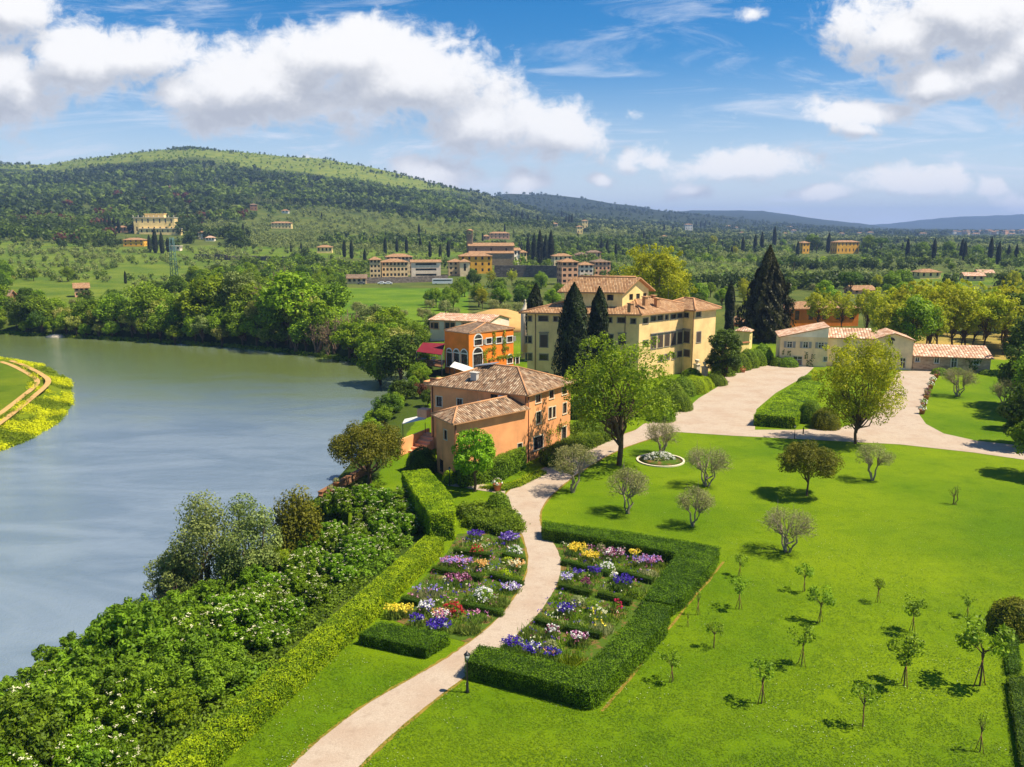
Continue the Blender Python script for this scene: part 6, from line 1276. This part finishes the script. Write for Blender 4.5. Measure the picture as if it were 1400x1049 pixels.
# ------------------------------------------------------------------ woods, groves and scrub too many to count
def template(seed, n, a, h, leaf, low=.1, cone=False):
    g = np.random.default_rng(seed); d = sph(n, g)
    if cone:
        t = g.random(n); an = g.random(n) * 6.28; r = a * np.minimum(1, 1.25 * (1 - t) ** .7) * (.8 + .2 * g.random(n)); P = np.c_[np.cos(an) * r, np.sin(an) * r, h * t]; N = np.c_[np.cos(an), np.sin(an), .2 * np.ones(n)]; T = np.tile((0, 0, 1.), (n, 1)) + g.normal(0, .3, (n, 3))
    else:
        k = 7; C = sph(k, g) * np.array((a * .5, a * .5, h * .22)); C[:, 2] += h * .55; i = g.integers(0, k, n); P = C[i] + d * np.array((a * .55, a * .55, h * .32)) * (.7 + .35 * g.random((n, 1))); P[:, 2] = np.maximum(P[:, 2], h * low * g.random(n)); N = d; T = None
    V, Q = cards(P, unit(N) + g.normal(0, .35, (n, 3)) + (0, 0, .2), leaf * (.7 + .6 * g.random(n)), leaf * .7, T, g=g)
    return V.reshape(-1, 4, 3), g.random(n)
TPL = {'round': [template(i, 90, 4.0, 8.0, 1.7) for i in range(4)], 'olive': [template(10 + i, 55, 2.3, 4.2, 1.1) for i in range(3)], 'cone': [template(20 + i, 60, 1.5, 12, 1.6, cone=True) for i in range(2)], 'far': [template(30 + i, 34, 4.5, 8.0, 3.0) for i in range(4)]}
class Mass:
    def __init__(self): self.V = []; self.r = []
    def add(self, tpl, x, y, z, s, g):
        v, r = TPL[tpl][g.integers(0, len(TPL[tpl]))]; a = g.random() * 6.28; c, sn = math.cos(a), math.sin(a); w = v * s; q = np.stack([w[..., 0] * c - w[..., 1] * sn + x, w[..., 0] * sn + w[..., 1] * c + y, w[..., 2] + z - .3], -1)
        self.V.append(q); self.r.append(np.clip(g.random() * .6 + r * .4, 0, 1))
    def build(self, name, mat):
        if not self.V: return
        V = np.concatenate(self.V); n = len(V); o = link(name, nmesh(name, V.reshape(-1, 3), np.arange(4 * n).reshape(-1, 4), M[mat], None, np.concatenate(self.r))); tag(o, kind='stuff')
masses = {k: Mass() for k in ('dark', 'green', 'lime', 'olive', 'cone', 'plum')}
gf = np.random.default_rng(99); GRID = set()
def scatter(n, x0, x1, Y0, Y1, fn):
    px = x0 + (x1 - x0) * gf.random(n); Y = np.exp(math.log(Y0) + (math.log(Y1) - math.log(Y0)) * gf.random(n)); x = (px - 700) / FPX * (Y * math.cos(PITCH) + CAMH * math.sin(PITCH)); Z = land_z(x, Y); N1 = vnoise(x, Y, 130, 5) + .5; N2 = vnoise(x, Y, 60, 8) + .5; N3 = vnoise(x, Y, 260, 9) + .5
    for i in range(n):
        if Z[i] < WZ + .8: continue
        q = fn(px[i], Y[i], N1[i], N2[i], N3[i])
        if q is None: continue
        mass, tpl, s = q; h = {'round': 8, 'olive': 4.2, 'cone': 12, 'far': 8}[tpl] * s
        if tpl == 'olive' and not (px[i] < 340 and Y[i] < 700):
            ca, sa = .88, .47; u = round((x[i] * ca + Y[i] * sa) / 9.5) * 9.5; v = round((-x[i] * sa + Y[i] * ca) / 7.5) * 7.5
            if (u, v) in GRID: continue
            GRID.add((u, v)); x[i] = u * ca - v * sa + gf.normal(0, .7); Y[i] = u * sa + v * ca + gf.normal(0, .7); Z[i] = gz(x[i], Y[i])
        if free(x[i], Y[i], Z[i], h, h * .4): masses[mass].add(tpl, x[i], Y[i], Z[i], s, gf)
def near_slope(px, Y, a, b, c):         # 330-900 m: gardens, groves, hedgerows
    r = gf.random()
    if px < 330 and Y < 620 and a * .6 + b * .4 > .46: return None if r < .55 else ('olive' if r < .8 else 'green', 'olive', .8 + .4 * gf.random())
    if 470 < px < 640 and Y < 420: return None
    if a > .56: return ('olive', 'olive', .9 + .4 * gf.random())
    if b > .62: return None if r < .6 else ('olive', 'olive', 1)
    k = 'dark' if c < .42 else ('green' if r < .75 else 'lime')
    return (k, 'round', .55 + .6 * gf.random())
scatter(3800, -40, 1440, 400, 900, near_slope)
def mid_slope(px, Y, a, b, c):          # 850-1500 m
    r = gf.random(); dark = (px < 340 and Y > 760 and c + .2 * a < .72)
    if dark: return ('dark' if b < .68 else ('plum' if r < .2 else 'green'), 'far' if Y > 1100 else 'round', 1.1 + 1.0 * gf.random())
    if a > .5: return ('olive', 'olive', 1.3 + .5 * gf.random())
    if r < .04: return ('cone', 'cone', .9)
    return ('green' if r < .55 else 'dark', 'far', .6 + .5 * gf.random())
scatter(5000, -40, 1440, 780, 1550, mid_slope)
def top_slope(px, Y, a, b, c):          # the wooded hill
    r = gf.random()
    if Y > 2050 and px < 640: return ('lime' if r < .5 else 'green' if r < .72 else 'dark', 'far', .4 + .4 * gf.random()) if (r < .78 or (210 < px < 330 and Y > 2420)) else None
    if px > 640: return ('dark' if b < .6 else 'olive', 'far', .8 + .5 * gf.random())
    if r < .04: return ('cone', 'cone', 1.2)
    return ('dark' if a * .6 + b * .4 < .54 else 'green', 'far', 1.2 + 1.1 * gf.random())
scatter(6500, -40, 1440, 1450, 2500, top_slope)
scatter(500, -40, 640, 2350, 2560, lambda px, Y, a, b, c: ('dark', 'far', .7 + .5 * gf.random()) if (235 < px < 310 or px < 60 or px > 520 or gf.random() < .15) else ('lime', 'far', .45))
scatter(1500, 640, 1440, 2500, 4500, lambda px, Y, a, b, c: ('dark', 'far', 1.3 + .7 * gf.random()))
for (nm, mt), k in zip((('distant_woods', 'leaf_wood'), ('hillside_trees', 'leaf_hill'), ('hillside_scrub', 'leaf_ash'), ('olive_groves', 'leaf_grove'), ('distant_conifers', 'leaf_cypress'), ('purple_scrub', 'leaf_plum')), ('dark', 'green', 'lime', 'olive', 'cone', 'plum')): masses[k].build(nm, mt)

# ------------------------------------------------------------------ flower beds
gb = np.random.default_rng(4)
def clump(label, px, py, wpx, petal=None, leafm='leaf_iris', kind='iris', h=.75, dpx=None, n=None, name=None, group=None):
    c = at(px, py, h * .8); Y = c[1]; w = wpx * Y / FPX / 2; d = w * .8 if dpx is None else dpx * Y / FPX / 2; t = thing(name or {'iris': 'iris_clump', 'bush': 'flowering_bush', 'grass': 'grass_mound'}[kind], (c[0], c[1], 0), label, 'flowers' if petal else 'plant', group=group)
    ar = math.pi * w * d; g = np.random.default_rng(int(px * 7 + py))
    def disc(k): r = np.sqrt(g.random(k)); a = g.random(k) * 6.28; return np.c_[np.cos(a) * r * w, np.sin(a) * r * d, np.zeros(k)]
    if kind == 'bush':
        k = int(ar * 420) + 60; s = sph(k, g); s[:, 2] = np.abs(s[:, 2]); P = s * (w, d, h) * (.72 + .3 * g.random((k, 1))); V, Q = cards(P, s + g.normal(0, .45, (k, 3)) + (0, 0, .25), .13, .08, g=g)
    else:
        k = int(ar * (150 if kind == 'iris' else 260)) + 40; B = disc(k); T = unit(np.c_[g.normal(0, .28 if kind == 'iris' else .6, (k, 2)), np.ones(k)]); hh = h * (.7 + .45 * g.random(k)) * (.85 if petal else 1); V, Q = cards(B + T * (hh * .5)[:, None], np.c_[g.normal(size=(k, 2)), .25 * np.ones(k)], hh, .055, T, 0, g=g)
    link('leaves', nmesh('leaves', V, Q, M[leafm], None, g.random(len(Q))), t)
    if petal:
        k = n or int(ar * (34 if kind == 'iris' else 30)) + 8
        if kind == 'bush': s = sph(k, g); s[:, 2] = np.abs(s[:, 2]); s[:, 1] = -np.abs(s[:, 1]) * .8 + .2 * s[:, 1]; P = s * (w, d, h) * 1.02
        else: P = disc(k) * (.95, .95, 1); P[:, 2] = h * (.85 + .45 * g.random(k))
        P = (P[:, None] + g.normal(0, .055, (k, 6, 3))).reshape(-1, 3); V, Q = cards(P, g.normal(size=P.shape) + (0, -.3, .9), .13, .11, g=g); pm = petal if isinstance(petal, tuple) else (petal,)
        mi = np.repeat(g.integers(0, len(pm), k), 6); link('blossoms', nmesh('blossoms', V, Q, [M['petal_' + x] for x in pm], mi, g.random(len(Q))), t)
    return t
for a in (('round deep violet iris clump beside the dark evergreen mass', 650, 731, 25, 'violet'), ('crimson roses near the head of the left bed', 652, 748, 20, 'crimson', 'leaf_green', 'bush', 1.0), ('lavender irises at the path edge below the evergreen mass', 696, 735, 33, ('lavender', 'violet')), ('low green shrub with small white blooms by the path in the left bed', 704, 748, 22, 'white', 'leaf_elder', 'bush', .8),
          ('long mauve-pink iris row beside the long hedge', 624, 768, 54, ('pink', 'lavender'), 'leaf_iris', 'iris', .75, 20), ('apricot irises ending the mauve-pink row', 659, 772, 22, 'apricot'), ('bright green mound in front of the apricot irises', 690, 780, 26, None, 'leaf_laurel', 'bush', .7), ('cream and apricot irises by the path in the left bed', 706, 772, 28, ('apricot', 'cream')), ('bright green mound at the path edge higher up the left bed', 694, 763, 20, None, 'leaf_laurel', 'bush', .6),
          ('dusky maroon iris row in the middle of the left bed', 627, 792, 42, ('maroon', 'pink'), 'leaf_iris', 'iris', .8, 20), ('grey lavender-like bush by the long hedge', 584, 808, 46, ('lavender',), 'leaf_grey', 'grass', .8, 26, 20), ('tall green leaf tuft behind the grey bush', 600, 796, 30, None, 'leaf_iris', 'grass', .8), ('white peony bush in the middle of the left bed', 662, 807, 34, 'white', 'leaf_green', 'bush', 1.15), ('dark green mound left of the white peonies', 641, 816, 24, None, 'leaf_box', 'bush', .9), ('arching grass mound right of the white peonies', 684, 818, 24, None, 'leaf_iris', 'grass', .8), ('pale lavender flowers by the path beside the grass mound', 699, 803, 30, ('lavender', 'white'), 'leaf_iris', 'iris', .5),
          ('crimson peony bush at the front of the left bed', 618, 826, 34, 'crimson', 'leaf_elder', 'bush', 1.1), ('bright yellow iris clump in the left bed corner by the long hedge', 545, 834, 46, 'yellow', 'leaf_iris', 'iris', .8, 20), ('deep violet iris row behind the low block hedge, left end', 570, 847, 22, ('violet',) * 7 + ('white',)), ('deep violet iris row behind the low block hedge, right end', 600, 855, 40, ('violet',) * 7 + ('white',)), ('mixed apricot and white irises behind the violet row', 602, 841, 30, ('apricot', 'white', 'pink')), ('mixed lilac flowers below the yellow irises', 583, 829, 26, ('lavender', 'white')), ('pale green leaf blades at the front path edge of the left bed', 640, 856, 40, None, 'leaf_iris', 'grass', .7, 20), ('dusty pink flowers beside the front path edge of the left bed', 655, 841, 40, ('pink',), 'leaf_iris', 'iris', .6, 18, 12),
          ('largest yellow iris clump, at the top of the right bed', 789, 750, 30, 'yellow'), ('smaller yellow iris patch right of the largest one', 807, 760, 28, 'yellow', 'leaf_iris', 'iris', .75), ('blue-grey round mound under the far hedge', 822, 745, 18, None, 'leaf_grey', 'bush', .9), ('mixed pink and white flowers under the far hedge', 840, 757, 32, ('pink', 'white', 'maroon')), ('mauve-pink iris row inside the far hedge corner', 886, 767, 48, ('pink', 'lavender'), 'leaf_iris', 'iris', .7, 18), ('small yellow flowers left of the mauve-pink row by the far hedge', 868, 757, 16, 'yellow', 'leaf_iris', 'iris', .7), ('white-flowered leafy bush above the middle edging of the right bed', 830, 771, 24, 'white', 'leaf_elder', 'bush', .8), ('grey-green bush below the mauve-pink row', 886, 781, 34, None, 'leaf_grey', 'bush', .6),
          ('pale lavender irises at the path edge of the right bed', 774, 790, 20, ('lavender', 'white')), ('small violet iris tuft beside the pale lavender ones', 790, 784, 16, ('violet', 'lavender')), ('small violet-blue iris tuft in the middle of the right bed', 813, 781, 20, 'violet'), ('maroon irises in the middle of the right bed', 802, 797, 18, 'maroon'), ('big deep violet iris clump by the inner hedge', 852, 795, 32, 'violet', 'leaf_iris', 'iris', .9), ('white irises beside the big violet clump', 839, 788, 12, ('white', 'cream')), ('leafy green bush against the inner hedge', 868, 806, 26, None, 'leaf_elder', 'bush', .8),
          ('grey shrub at the path side of the right bed', 790, 817, 26, None, 'leaf_grey', 'bush', .8), ('violet and white irises beside the path half way down the right bed', 772, 833, 30, ('violet',) * 6 + ('white',)), ('pale green mound between violet and yellow irises', 812, 824, 26, None, 'leaf_ash', 'bush', .9), ('crimson red flowers by the inner hedge corner', 843, 823, 16, 'crimson', 'leaf_green', 'bush', 1.1), ('cream and yellow irises in the right bed', 816, 839, 32, ('yellow', 'cream', 'cream'), 'leaf_iris', 'iris', .8, None, 14), ('blue-green iris leaves with few yellow blooms by the inner hedge', 822, 854, 36, ('yellow',), 'leaf_grey', 'iris', .8, None, 6),
          ('green leaf blades at the lower path edge of the right bed', 730, 861, 34, None, 'leaf_iris', 'grass', .8), ('deep violet and white iris row at the front hedge, by the lamp', 700, 879, 34, ('violet',) * 6 + ('white',)), ('deep violet and white iris row at the front hedge, middle', 728, 887, 34, ('violet',) * 6 + ('white',)), ('violet and apricot irises at the right end of the front row', 755, 893, 28, ('violet',) * 5 + ('apricot',)), ('white and maroon irises above the front violet row', 754, 862, 22, ('white', 'maroon')), ('maroon irises near the inside hedge corner', 792, 872, 30, ('maroon', 'pink', 'white')), ('arching grass mound inside the front hedge corner', 783, 897, 32, None, 'leaf_ash', 'grass', 1.0), ('grey-green mound in the front part of the right bed', 752, 877, 26, None, 'leaf_grey', 'bush', .7)):
    clump(*a)
def infill(name, poly, per, mat, leaf=.22):
    P = np.array(A2(poly)); lo, hi = P.min(0), P.max(0); n = int(np.prod(hi - lo) * per); q = lo + (hi - lo) * gb.random((n, 2)); q = q[inside(q, P)]; q = q[vnoise(q[:, 0], q[:, 1], .9, 61) > -.12]; cover(name, np.c_[q, np.zeros(len(q))], mat, leaf, 5, .05, spread=.12, lean=.6)
infill('bed_plants', [(630, 735), (700, 735), (716, 757), (716, 775), (706, 800), (678, 838), (640, 868), (575, 852), (540, 842), (560, 815), (595, 780)], 16, 'leaf_iris'); infill('bed_plants', [(763, 742), (770, 760), (775, 790), (760, 808), (742, 838), (706, 872), (690, 888), (730, 898), (790, 900), (860, 845), (905, 790), (920, 770), (860, 748)], 16, 'leaf_green')

gl = np.random.default_rng(71); nL = 150000; PX = 260 + 1180 * gl.random(nL); PY = 640 + 420 * gl.random(nL) ** .9
LP = np.array([(ray(a, b)[0], ray(a, b)[1], ray(a, b)[2]) for a, b in zip(PX, PY)]); LP = np.c_[LP[:, :2] * (-CAMH / LP[:, 2])[:, None], np.zeros(nL)]; pth = np.array(wob(pl, 0) + wob(pr, 0)[::-1]); bedp = np.array(A2([(480, 890), (500, 835), (600, 745), (640, 690), (730, 700), (745, 705), (990, 745), (985, 775), (920, 850), (822, 972), (622, 930), (628, 910), (590, 915)])); hx_ = np.interp(LP[:, 1], (31, 40, 75, 92), (-21.6, -18.4, -7.6, -11.5))
ok = ~inside(LP[:, :2], pth) & ~inside(LP[:, :2], bedp) & (LP[:, 0] > hx_) & (LP[:, 1] < 86) & (vnoise(LP[:, 0], LP[:, 1], 2.6, 72) + vnoise(LP[:, 0], LP[:, 1], .8, 73) * 1.4 + gl.random(nL) * .5 > -.1)
gp = LP[ok]; V_, Q_ = cards(gp + (0, 0, .03), np.c_[gl.normal(0, .35, (len(gp), 2)), np.ones(len(gp))], .13, .05, g=gl); tag(link('lawn_grass', nmesh('lawn_grass', V_, Q_, M['leaf_lawn'], None, np.clip(.5 + vnoise(gp[:, 0], gp[:, 1], 1.7, 75) + gl.normal(0, .25, len(gp)), 0, 1))), kind='stuff')
gp = gp[(vnoise(gp[:, 0], gp[:, 1], 3.3, 76) > .05) & (gl.random(len(gp)) < .02)]; V_, Q_ = cards(gp + (0, 0, .07), np.tile((0, 0, 1.), (len(gp), 1)), .045, .045, g=gl); tag(link('lawn_daisies', nmesh('lawn_daisies', V_, Q_, M['petal_white'], None, gl.random(len(gp)))), kind='stuff')
def tufts(name, poly, per, mats_):
    P = np.array(A2(poly)); lo, hi = P.min(0), P.max(0); n = int(np.prod(hi - lo) * per); q = lo + (hi - lo) * gb.random((n, 2)); q = q[inside(q, P)]
    for (a, b) in EDG: q = q[seg_dist(q, np.array([at(*a, .3)[:2] - (0, .45), at(*b, .3)[:2] - (0, .45)]), False) > .62]
    q = q[vnoise(q[:, 0], q[:, 1], 1.1, 62) > -.22]; k = gb.integers(0, len(mats_), len(q))
    for i, (m_, h_, w_) in enumerate(mats_): s = q[k == i]; cover(name, np.c_[s, np.zeros(len(s))], m_, h_, 15, w_, spread=.16, lean=.45)
for i_, (pl_, n_) in enumerate((([(630, 740), (698, 740), (712, 757), (704, 798), (676, 836), (645, 858), (588, 846), (548, 836), (568, 812), (600, 780)], 300), ([(768, 748), (776, 790), (760, 812), (714, 868), (702, 882), (732, 892), (784, 895), (852, 840), (900, 786), (914, 768), (860, 750)], 300))):
    P_ = np.array(A2(pl_)); lo_b, hi_b = P_.min(0), P_.max(0); q_ = lo_b + (hi_b - lo_b) * gb.random((n_ * 2, 2)); q_ = q_[inside(q_, P_)]
    for (a, b) in EDG: q_ = q_[seg_dist(q_, np.array([at(*a, .3)[:2] - (0, .5), at(*b, .3)[:2] - (0, .5)]), False) > .7]
    q_ = np.c_[q_, .45 + .35 * gb.random(len(q_))]; k_ = 4; c_b = (q_[:, None] + gb.normal(0, .05, (len(q_), k_, 3))).reshape(-1, 3); V_, Q_ = cards(c_b, gb.normal(size=c_b.shape) + (0, -.3, .8), .12, .1, g=gb)
    zone_ = (vnoise(q_[:, 0], q_[:, 1], 1.6, 81 + i_) + .5) * 6; tag(link('bed_blossoms', nmesh('bed_blossoms', V_, Q_, [M['petal_' + z] for z in ('violet', 'pink', 'violet', 'cream', 'maroon', 'violet')], np.repeat(np.clip(zone_.astype(int), 0, 5), k_), gb.random(len(Q_)))), kind='stuff')
TM = [('leaf_iris', .62, .05), ('leaf_ash', .5, .06), ('leaf_grey', .5, .05), ('leaf_green', .45, .08)]
tufts('bed_foliage', [(628, 738), (698, 738), (714, 755), (716, 775), (706, 800), (678, 838), (645, 862), (585, 848), (545, 836), (565, 812), (598, 778)], 3.2, TM); tufts('bed_foliage', [(766, 744), (772, 760), (776, 790), (760, 810), (744, 838), (712, 868), (698, 884), (730, 894), (786, 898), (856, 842), (902, 788), (918, 768), (860, 748)], 3.2, TM)
# ------------------------------------------------------------------ small things
def lamp(p, h, label):
    t = thing('street_lamp', p, label, 'lamp'); k = h / 2.9; b = MB(); b.lathe([(.13, -.1), (.13, .12), (.09, .2), (.08, .7), (.05, .8), (.042, 2.1), (.07, 2.14), (.05, 2.2)], n=10); b.build('post', M['iron'], t)
    b = MB(); b.lathe([(.05, 2.2), (.12, 2.26), (.12, 2.29)], n=6)
    for i in range(6): a = i * math.pi / 3; b.tube([(.11 * math.cos(a), .11 * math.sin(a), 2.28), (.19 * math.cos(a), .19 * math.sin(a), 2.66)], .012, 4)
    b.lathe([(.22, 2.66), (.2, 2.7), (.07, 2.82), (.03, 2.86), (.04, 2.9), (.01, 2.95)], n=6); b.build('lantern', M['iron'], t); b = MB(); b.lathe([(.1, 2.29), (.175, 2.66)], n=6); b.build('lamp_glass', M['lamp_glass'], t); t.scale = (k, k, k); return t
lamp(at(639, 947), 2.95, 'black garden lamp post beside the path in front of the dark hedge'); lamp(at(615, 664), 2.3, 'slim black lamp post at the corner of the house annex'); lamp(at(1086, 600), 2.1, 'dark lamp post at the gravel edge by the forecourt hedge block')
p = at(1098, 594); t = thing('bollard', p, 'short dark bollard beside the forecourt hedge block', 'bollard'); b = MB(); b.lathe([(.09, 0), (.09, .9), (.12, .95), (.05, 1.05)], n=10); b.build('post', M['iron'], t)
p = at(712, 709, .0); t = thing('garden_spike', p, 'small white marker leaning beside the egg-shaped bush', 'marker'); b = MB(); b.tube([(0, 0, -.1), (-.1, 0, .25)], .03, 6); b.box((-.25, 0, .5), (.5, .12, .22), .3); b.build('marker_head', M['frame_white'], t)
def pot(loc, r, h, label, petal='white', leafm='leaf_green', ph=.6, group=None, square=False):
    t = thing('flower_pot', loc, label, 'pot', group=group); b = MB()
    if square: b.hexa([(-r * .8, -r * .8, 0), (r * .8, -r * .8, 0), (r * .8, r * .8, 0), (-r * .8, r * .8, 0)], [(-r, -r, h), (r, -r, h), (r, r, h), (-r, r, h)])
    else: b.lathe([(r * .72, 0), (r * .92, h * .8), (r * 1.05, h * .82), (r * 1.05, h), (r * .85, h), (r * .8, h * .9)], n=14)
    b.build('pot', M['terracotta'], t); g = np.random.default_rng(int(abs(loc[0] * 37 + loc[1] * 11))); k = 150; s = sph(k, g); s[:, 2] = np.abs(s[:, 2]); V, Q = cards(s * (r * 1.25, r * 1.25, ph) + (0, 0, h * .95), s + g.normal(0, .4, (k, 3)), .18, .09, g=g); link('plant', nmesh('plant', V, Q, M[leafm], None, g.random(k)), t)
    if petal: k = 40; s = sph(k, g); s[:, 2] = np.abs(s[:, 2]); V, Q = cards(s * (r * 1.3, r * 1.3, ph * 1.05) + (0, 0, h), s + g.normal(0, .3, (k, 3)), .22, .2, g=g); link('blossoms', nmesh('blossoms', V, Q, M['petal_' + petal], None, g.random(k)), t)
    return t
pot(at(680, 671), .5, .85, 'big terracotta pot with white flowers on the path corner by the house')
for i, (px, py, pe) in enumerate(((1260.5, 566, 'white'), (1262.5, 557, 'white'), (1266, 547, 'maroon'), (1268, 541, 'maroon'), (1272, 532, 'white'), (1275, 525, 'white'), (1280, 517, 'maroon'))):
    pot(at(px, py), .48, .75, ('nearest white-flowered pot in the row along the right edge of the gravel', 'second white-flowered pot from the near end of the gravel row', 'nearer dark-flowered pot in the middle of the gravel row', 'farther dark-flowered pot in the middle of the gravel row', 'white-flowered pot just beyond the dark-flowered pair', 'last white-flowered pot of the gravel row', 'dark-flowered pot at the far end of the gravel row')[i], pe, ph=.75, group='flower pots along the gravel')
p = at(1012, 509); pot(p, .9, .7, 'wide terracotta trough with flowers along the forecourt bushes', 'crimson', square=True); p = at(997, 511); ball(p, .9, .8, 'leaf_silver', 'small white-flowering bush beside the terracotta trough', dens=90)
for px, py, z, lab in ((460, 665, .95, 'planted terracotta pot on the terrace parapet corner'), (488, 674, .65, 'planted stone pot on the lower terrace coping'), (452, 675, .64, 'small pot on the outer corner of the terrace coping')): pot(at(px, py, z), .32, .5, lab, None, 'leaf_grey', .55)
# round bed with pale kerb
c = at(903, 630); t = thing('round_flower_bed', c, 'round flower bed with a pale stone kerb and agaves on the lawn', 'flower bed'); b = MB(); rr_ = 3.0; prof = [(rr_ - .12, -.05), (rr_ - .12, .16), (rr_ + .12, .16), (rr_ + .12, -.05)]; b.lathe(prof, n=40); 
kb = MB(); n = 40
for (r0, z0), (r1, z1) in zip(prof, prof[1:]):
    for i in range(n): a0, a1 = 6.2832 * i / n, 6.2832 * (i + 1) / n; kb.face([(r0 * math.cos(a0), r0 * math.sin(a0), z0), (r1 * math.cos(a0), r1 * math.sin(a0), z1), (r1 * math.cos(a1), r1 * math.sin(a1), z1), (r0 * math.cos(a1), r0 * math.sin(a1), z0)])
kb.build('kerb', M['trim'], t); b = MB(); b.lathe([(rr_ - .13, .0), (1.5, .16), (.05, .2)], n=30); b.build('soil', M['soil'], t)
for i in range(9):
    a = i * 2.4; r = .35 * math.sqrt(i) * .75; q = c + (math.cos(a) * r, math.sin(a) * r * .8, .15); g = np.random.default_rng(i); k = 34; T = unit(np.c_[g.normal(0, .8, (k, 2)), np.abs(g.normal(.8, .4, k))]); L = .55 + .35 * g.random(k); V, Q = cards(T * (L * .5)[:, None], np.c_[g.normal(size=(k, 2)), np.ones(k)], L, .14, T, g=g); o = thing('agave', q, None, 'agave', group='agaves in the round bed'); later(o, 'spiky %s agave rosette in the round flower bed' % ('grey' if i % 2 else 'green')); link('leaves', nmesh('leaves', V, Q, M['leaf_grey' if i % 2 else 'leaf_ash'], None, g.random(k)), o)
clump('low dark bush with white blooms in the round flower bed', 902, 620, 44, 'white', 'leaf_dark', 'bush', 1.1, 20)
finish_labels()
# far traffic and pylon
def vehicle(px, py, L, H, Wd, label, name, cat, body='paint_white'):
    p = hit(px, py); t = thing(name, p, label, cat, R(4)); b = MB(); 
    if name == 'coach': b.box((0, 0, H * .55), (L, Wd, H * .8))
    else:
        b.box((0, 0, H * .42), (L, Wd, H * .42)); b.hexa([(-L * .33, -Wd * .45, H * .63), (L * .3, -Wd * .45, H * .63), (L * .3, Wd * .45, H * .63), (-L * .33, Wd * .45, H * .63)], [(-L * .22, -Wd * .4, H), (L * .2, -Wd * .4, H), (L * .2, Wd * .4, H), (-L * .22, Wd * .4, H)])
    b.build('body', M[body], t); b = MB(); b.box((0, -Wd * .5, H * .74 if name == 'coach' else H * .8), (L * .9 if name == 'coach' else L * .42, .06, H * .2)); b.build('window', M['glass'], t)
    for s in (-1, 1): b = MB(); b.tube([(s * L * .32, -Wd * .52, .35), (s * L * .32, Wd * .52, .35)], .35, 10); b.build('wheel', M['rubber'], t)
vehicle(605, 389, 11, 3.2, 2.5, 'long white coach parked below the white modern building', 'coach', 'coach'); vehicle(522, 389, 4.3, 1.6, 1.8, 'left white car of the pair parked below the village wall', 'parked_car', 'car'); vehicle(531, 389, 4.3, 1.6, 1.8, 'right white car of the pair parked below the village wall', 'parked_car', 'car'); vehicle(494, 389, 4.3, 1.5, 1.8, 'grey car parked alone at the left end of the village wall', 'parked_car', 'car', 'paint_grey')
p = hit(239, 386); t = thing('pylon', p, 'slim green lattice pylon on the slope below the palace', 'pylon'); hP = 60 * p[1] / FPX; b = MB(); w0, w1 = hP * .07, hP * .03
for sx, sy in ((-1, -1), (1, -1), (1, 1), (-1, 1)): b.tube([(sx * w0, sy * w0, 0), (sx * w1, sy * w1, hP)], .16, 4)
for i in range(9):
    f0_, f1_ = i / 9, (i + 1) / 9; a0, a1 = w0 + (w1 - w0) * f0_, w0 + (w1 - w0) * f1_
    for (sx, sy), (tx, ty) in zip(((-1, -1), (1, -1), (1, 1), (-1, 1)), ((1, -1), (1, 1), (-1, 1), (-1, -1))): b.tube([(sx * a0, sy * a0, hP * f0_), (tx * a1, ty * a1, hP * f1_)], .09, 4)
b.build('lattice', M['steel_green'], t)
for f in (.8, .95): b = MB(); b.tube([(-hP * .13, 0, hP * f), (hP * .13, 0, hP * f)], .14, 4); b.build('crossarm', M['steel_green'], t)
p = at(76, 461.5, WZ); t = thing('boulder', p, 'pale boulder on the gravelly edge of the far river bank', 'rock'); b = MB(); g = np.random.default_rng(2); b.lathe([(1.9, -.5), (2.0, .2), (1.5, .7), (.7, 1.0), (.05, 1.05)], n=11); b.v = [(x * 1.5 + g.normal(0, .15), y * .8 + g.normal(0, .1), z + g.normal(0, .08)) for x, y, z in b.v]; b.build('stone', M['rock'], t)

# ------------------------------------------------------------------ air
def haze():
    m = bpy.data.materials.new('haze'); m.use_nodes = True; N = NT(m.node_tree); N.n.clear(); out = N.add('ShaderNodeOutputMaterial')
    v = N.add('ShaderNodeVolumePrincipled', {'Color': (.36, .54, .95), 'Density': 0.00010, 'Anisotropy': 0.0, 'Density Attribute': '', 'Color Attribute': '', 'Temperature Attribute': '', 'Emission Strength': 0.0, 'Blackbody Intensity': 0.0})
    N.l.new(v.outputs[0], out.inputs['Volume']); b = MB(); x, y0, y1, z0, z1 = 11200, -300, 12700, -9.4, 300
    b.hexa([(-x, y0, z0), (x, y0, z0), (x, y1, z0), (-x, y1, z0)], [(-x, y0, z1), (x, y0, z1), (x, y1, z1), (-x, y1, z1)]); tag(b.build('haze', m), kind='stuff')
haze()
for t_, used in list(PROTO.values()) + list(sap.values()):
    if not used:
        for c in list(t_.children): bpy.data.objects.remove(c)
        bpy.data.objects.remove(t_)
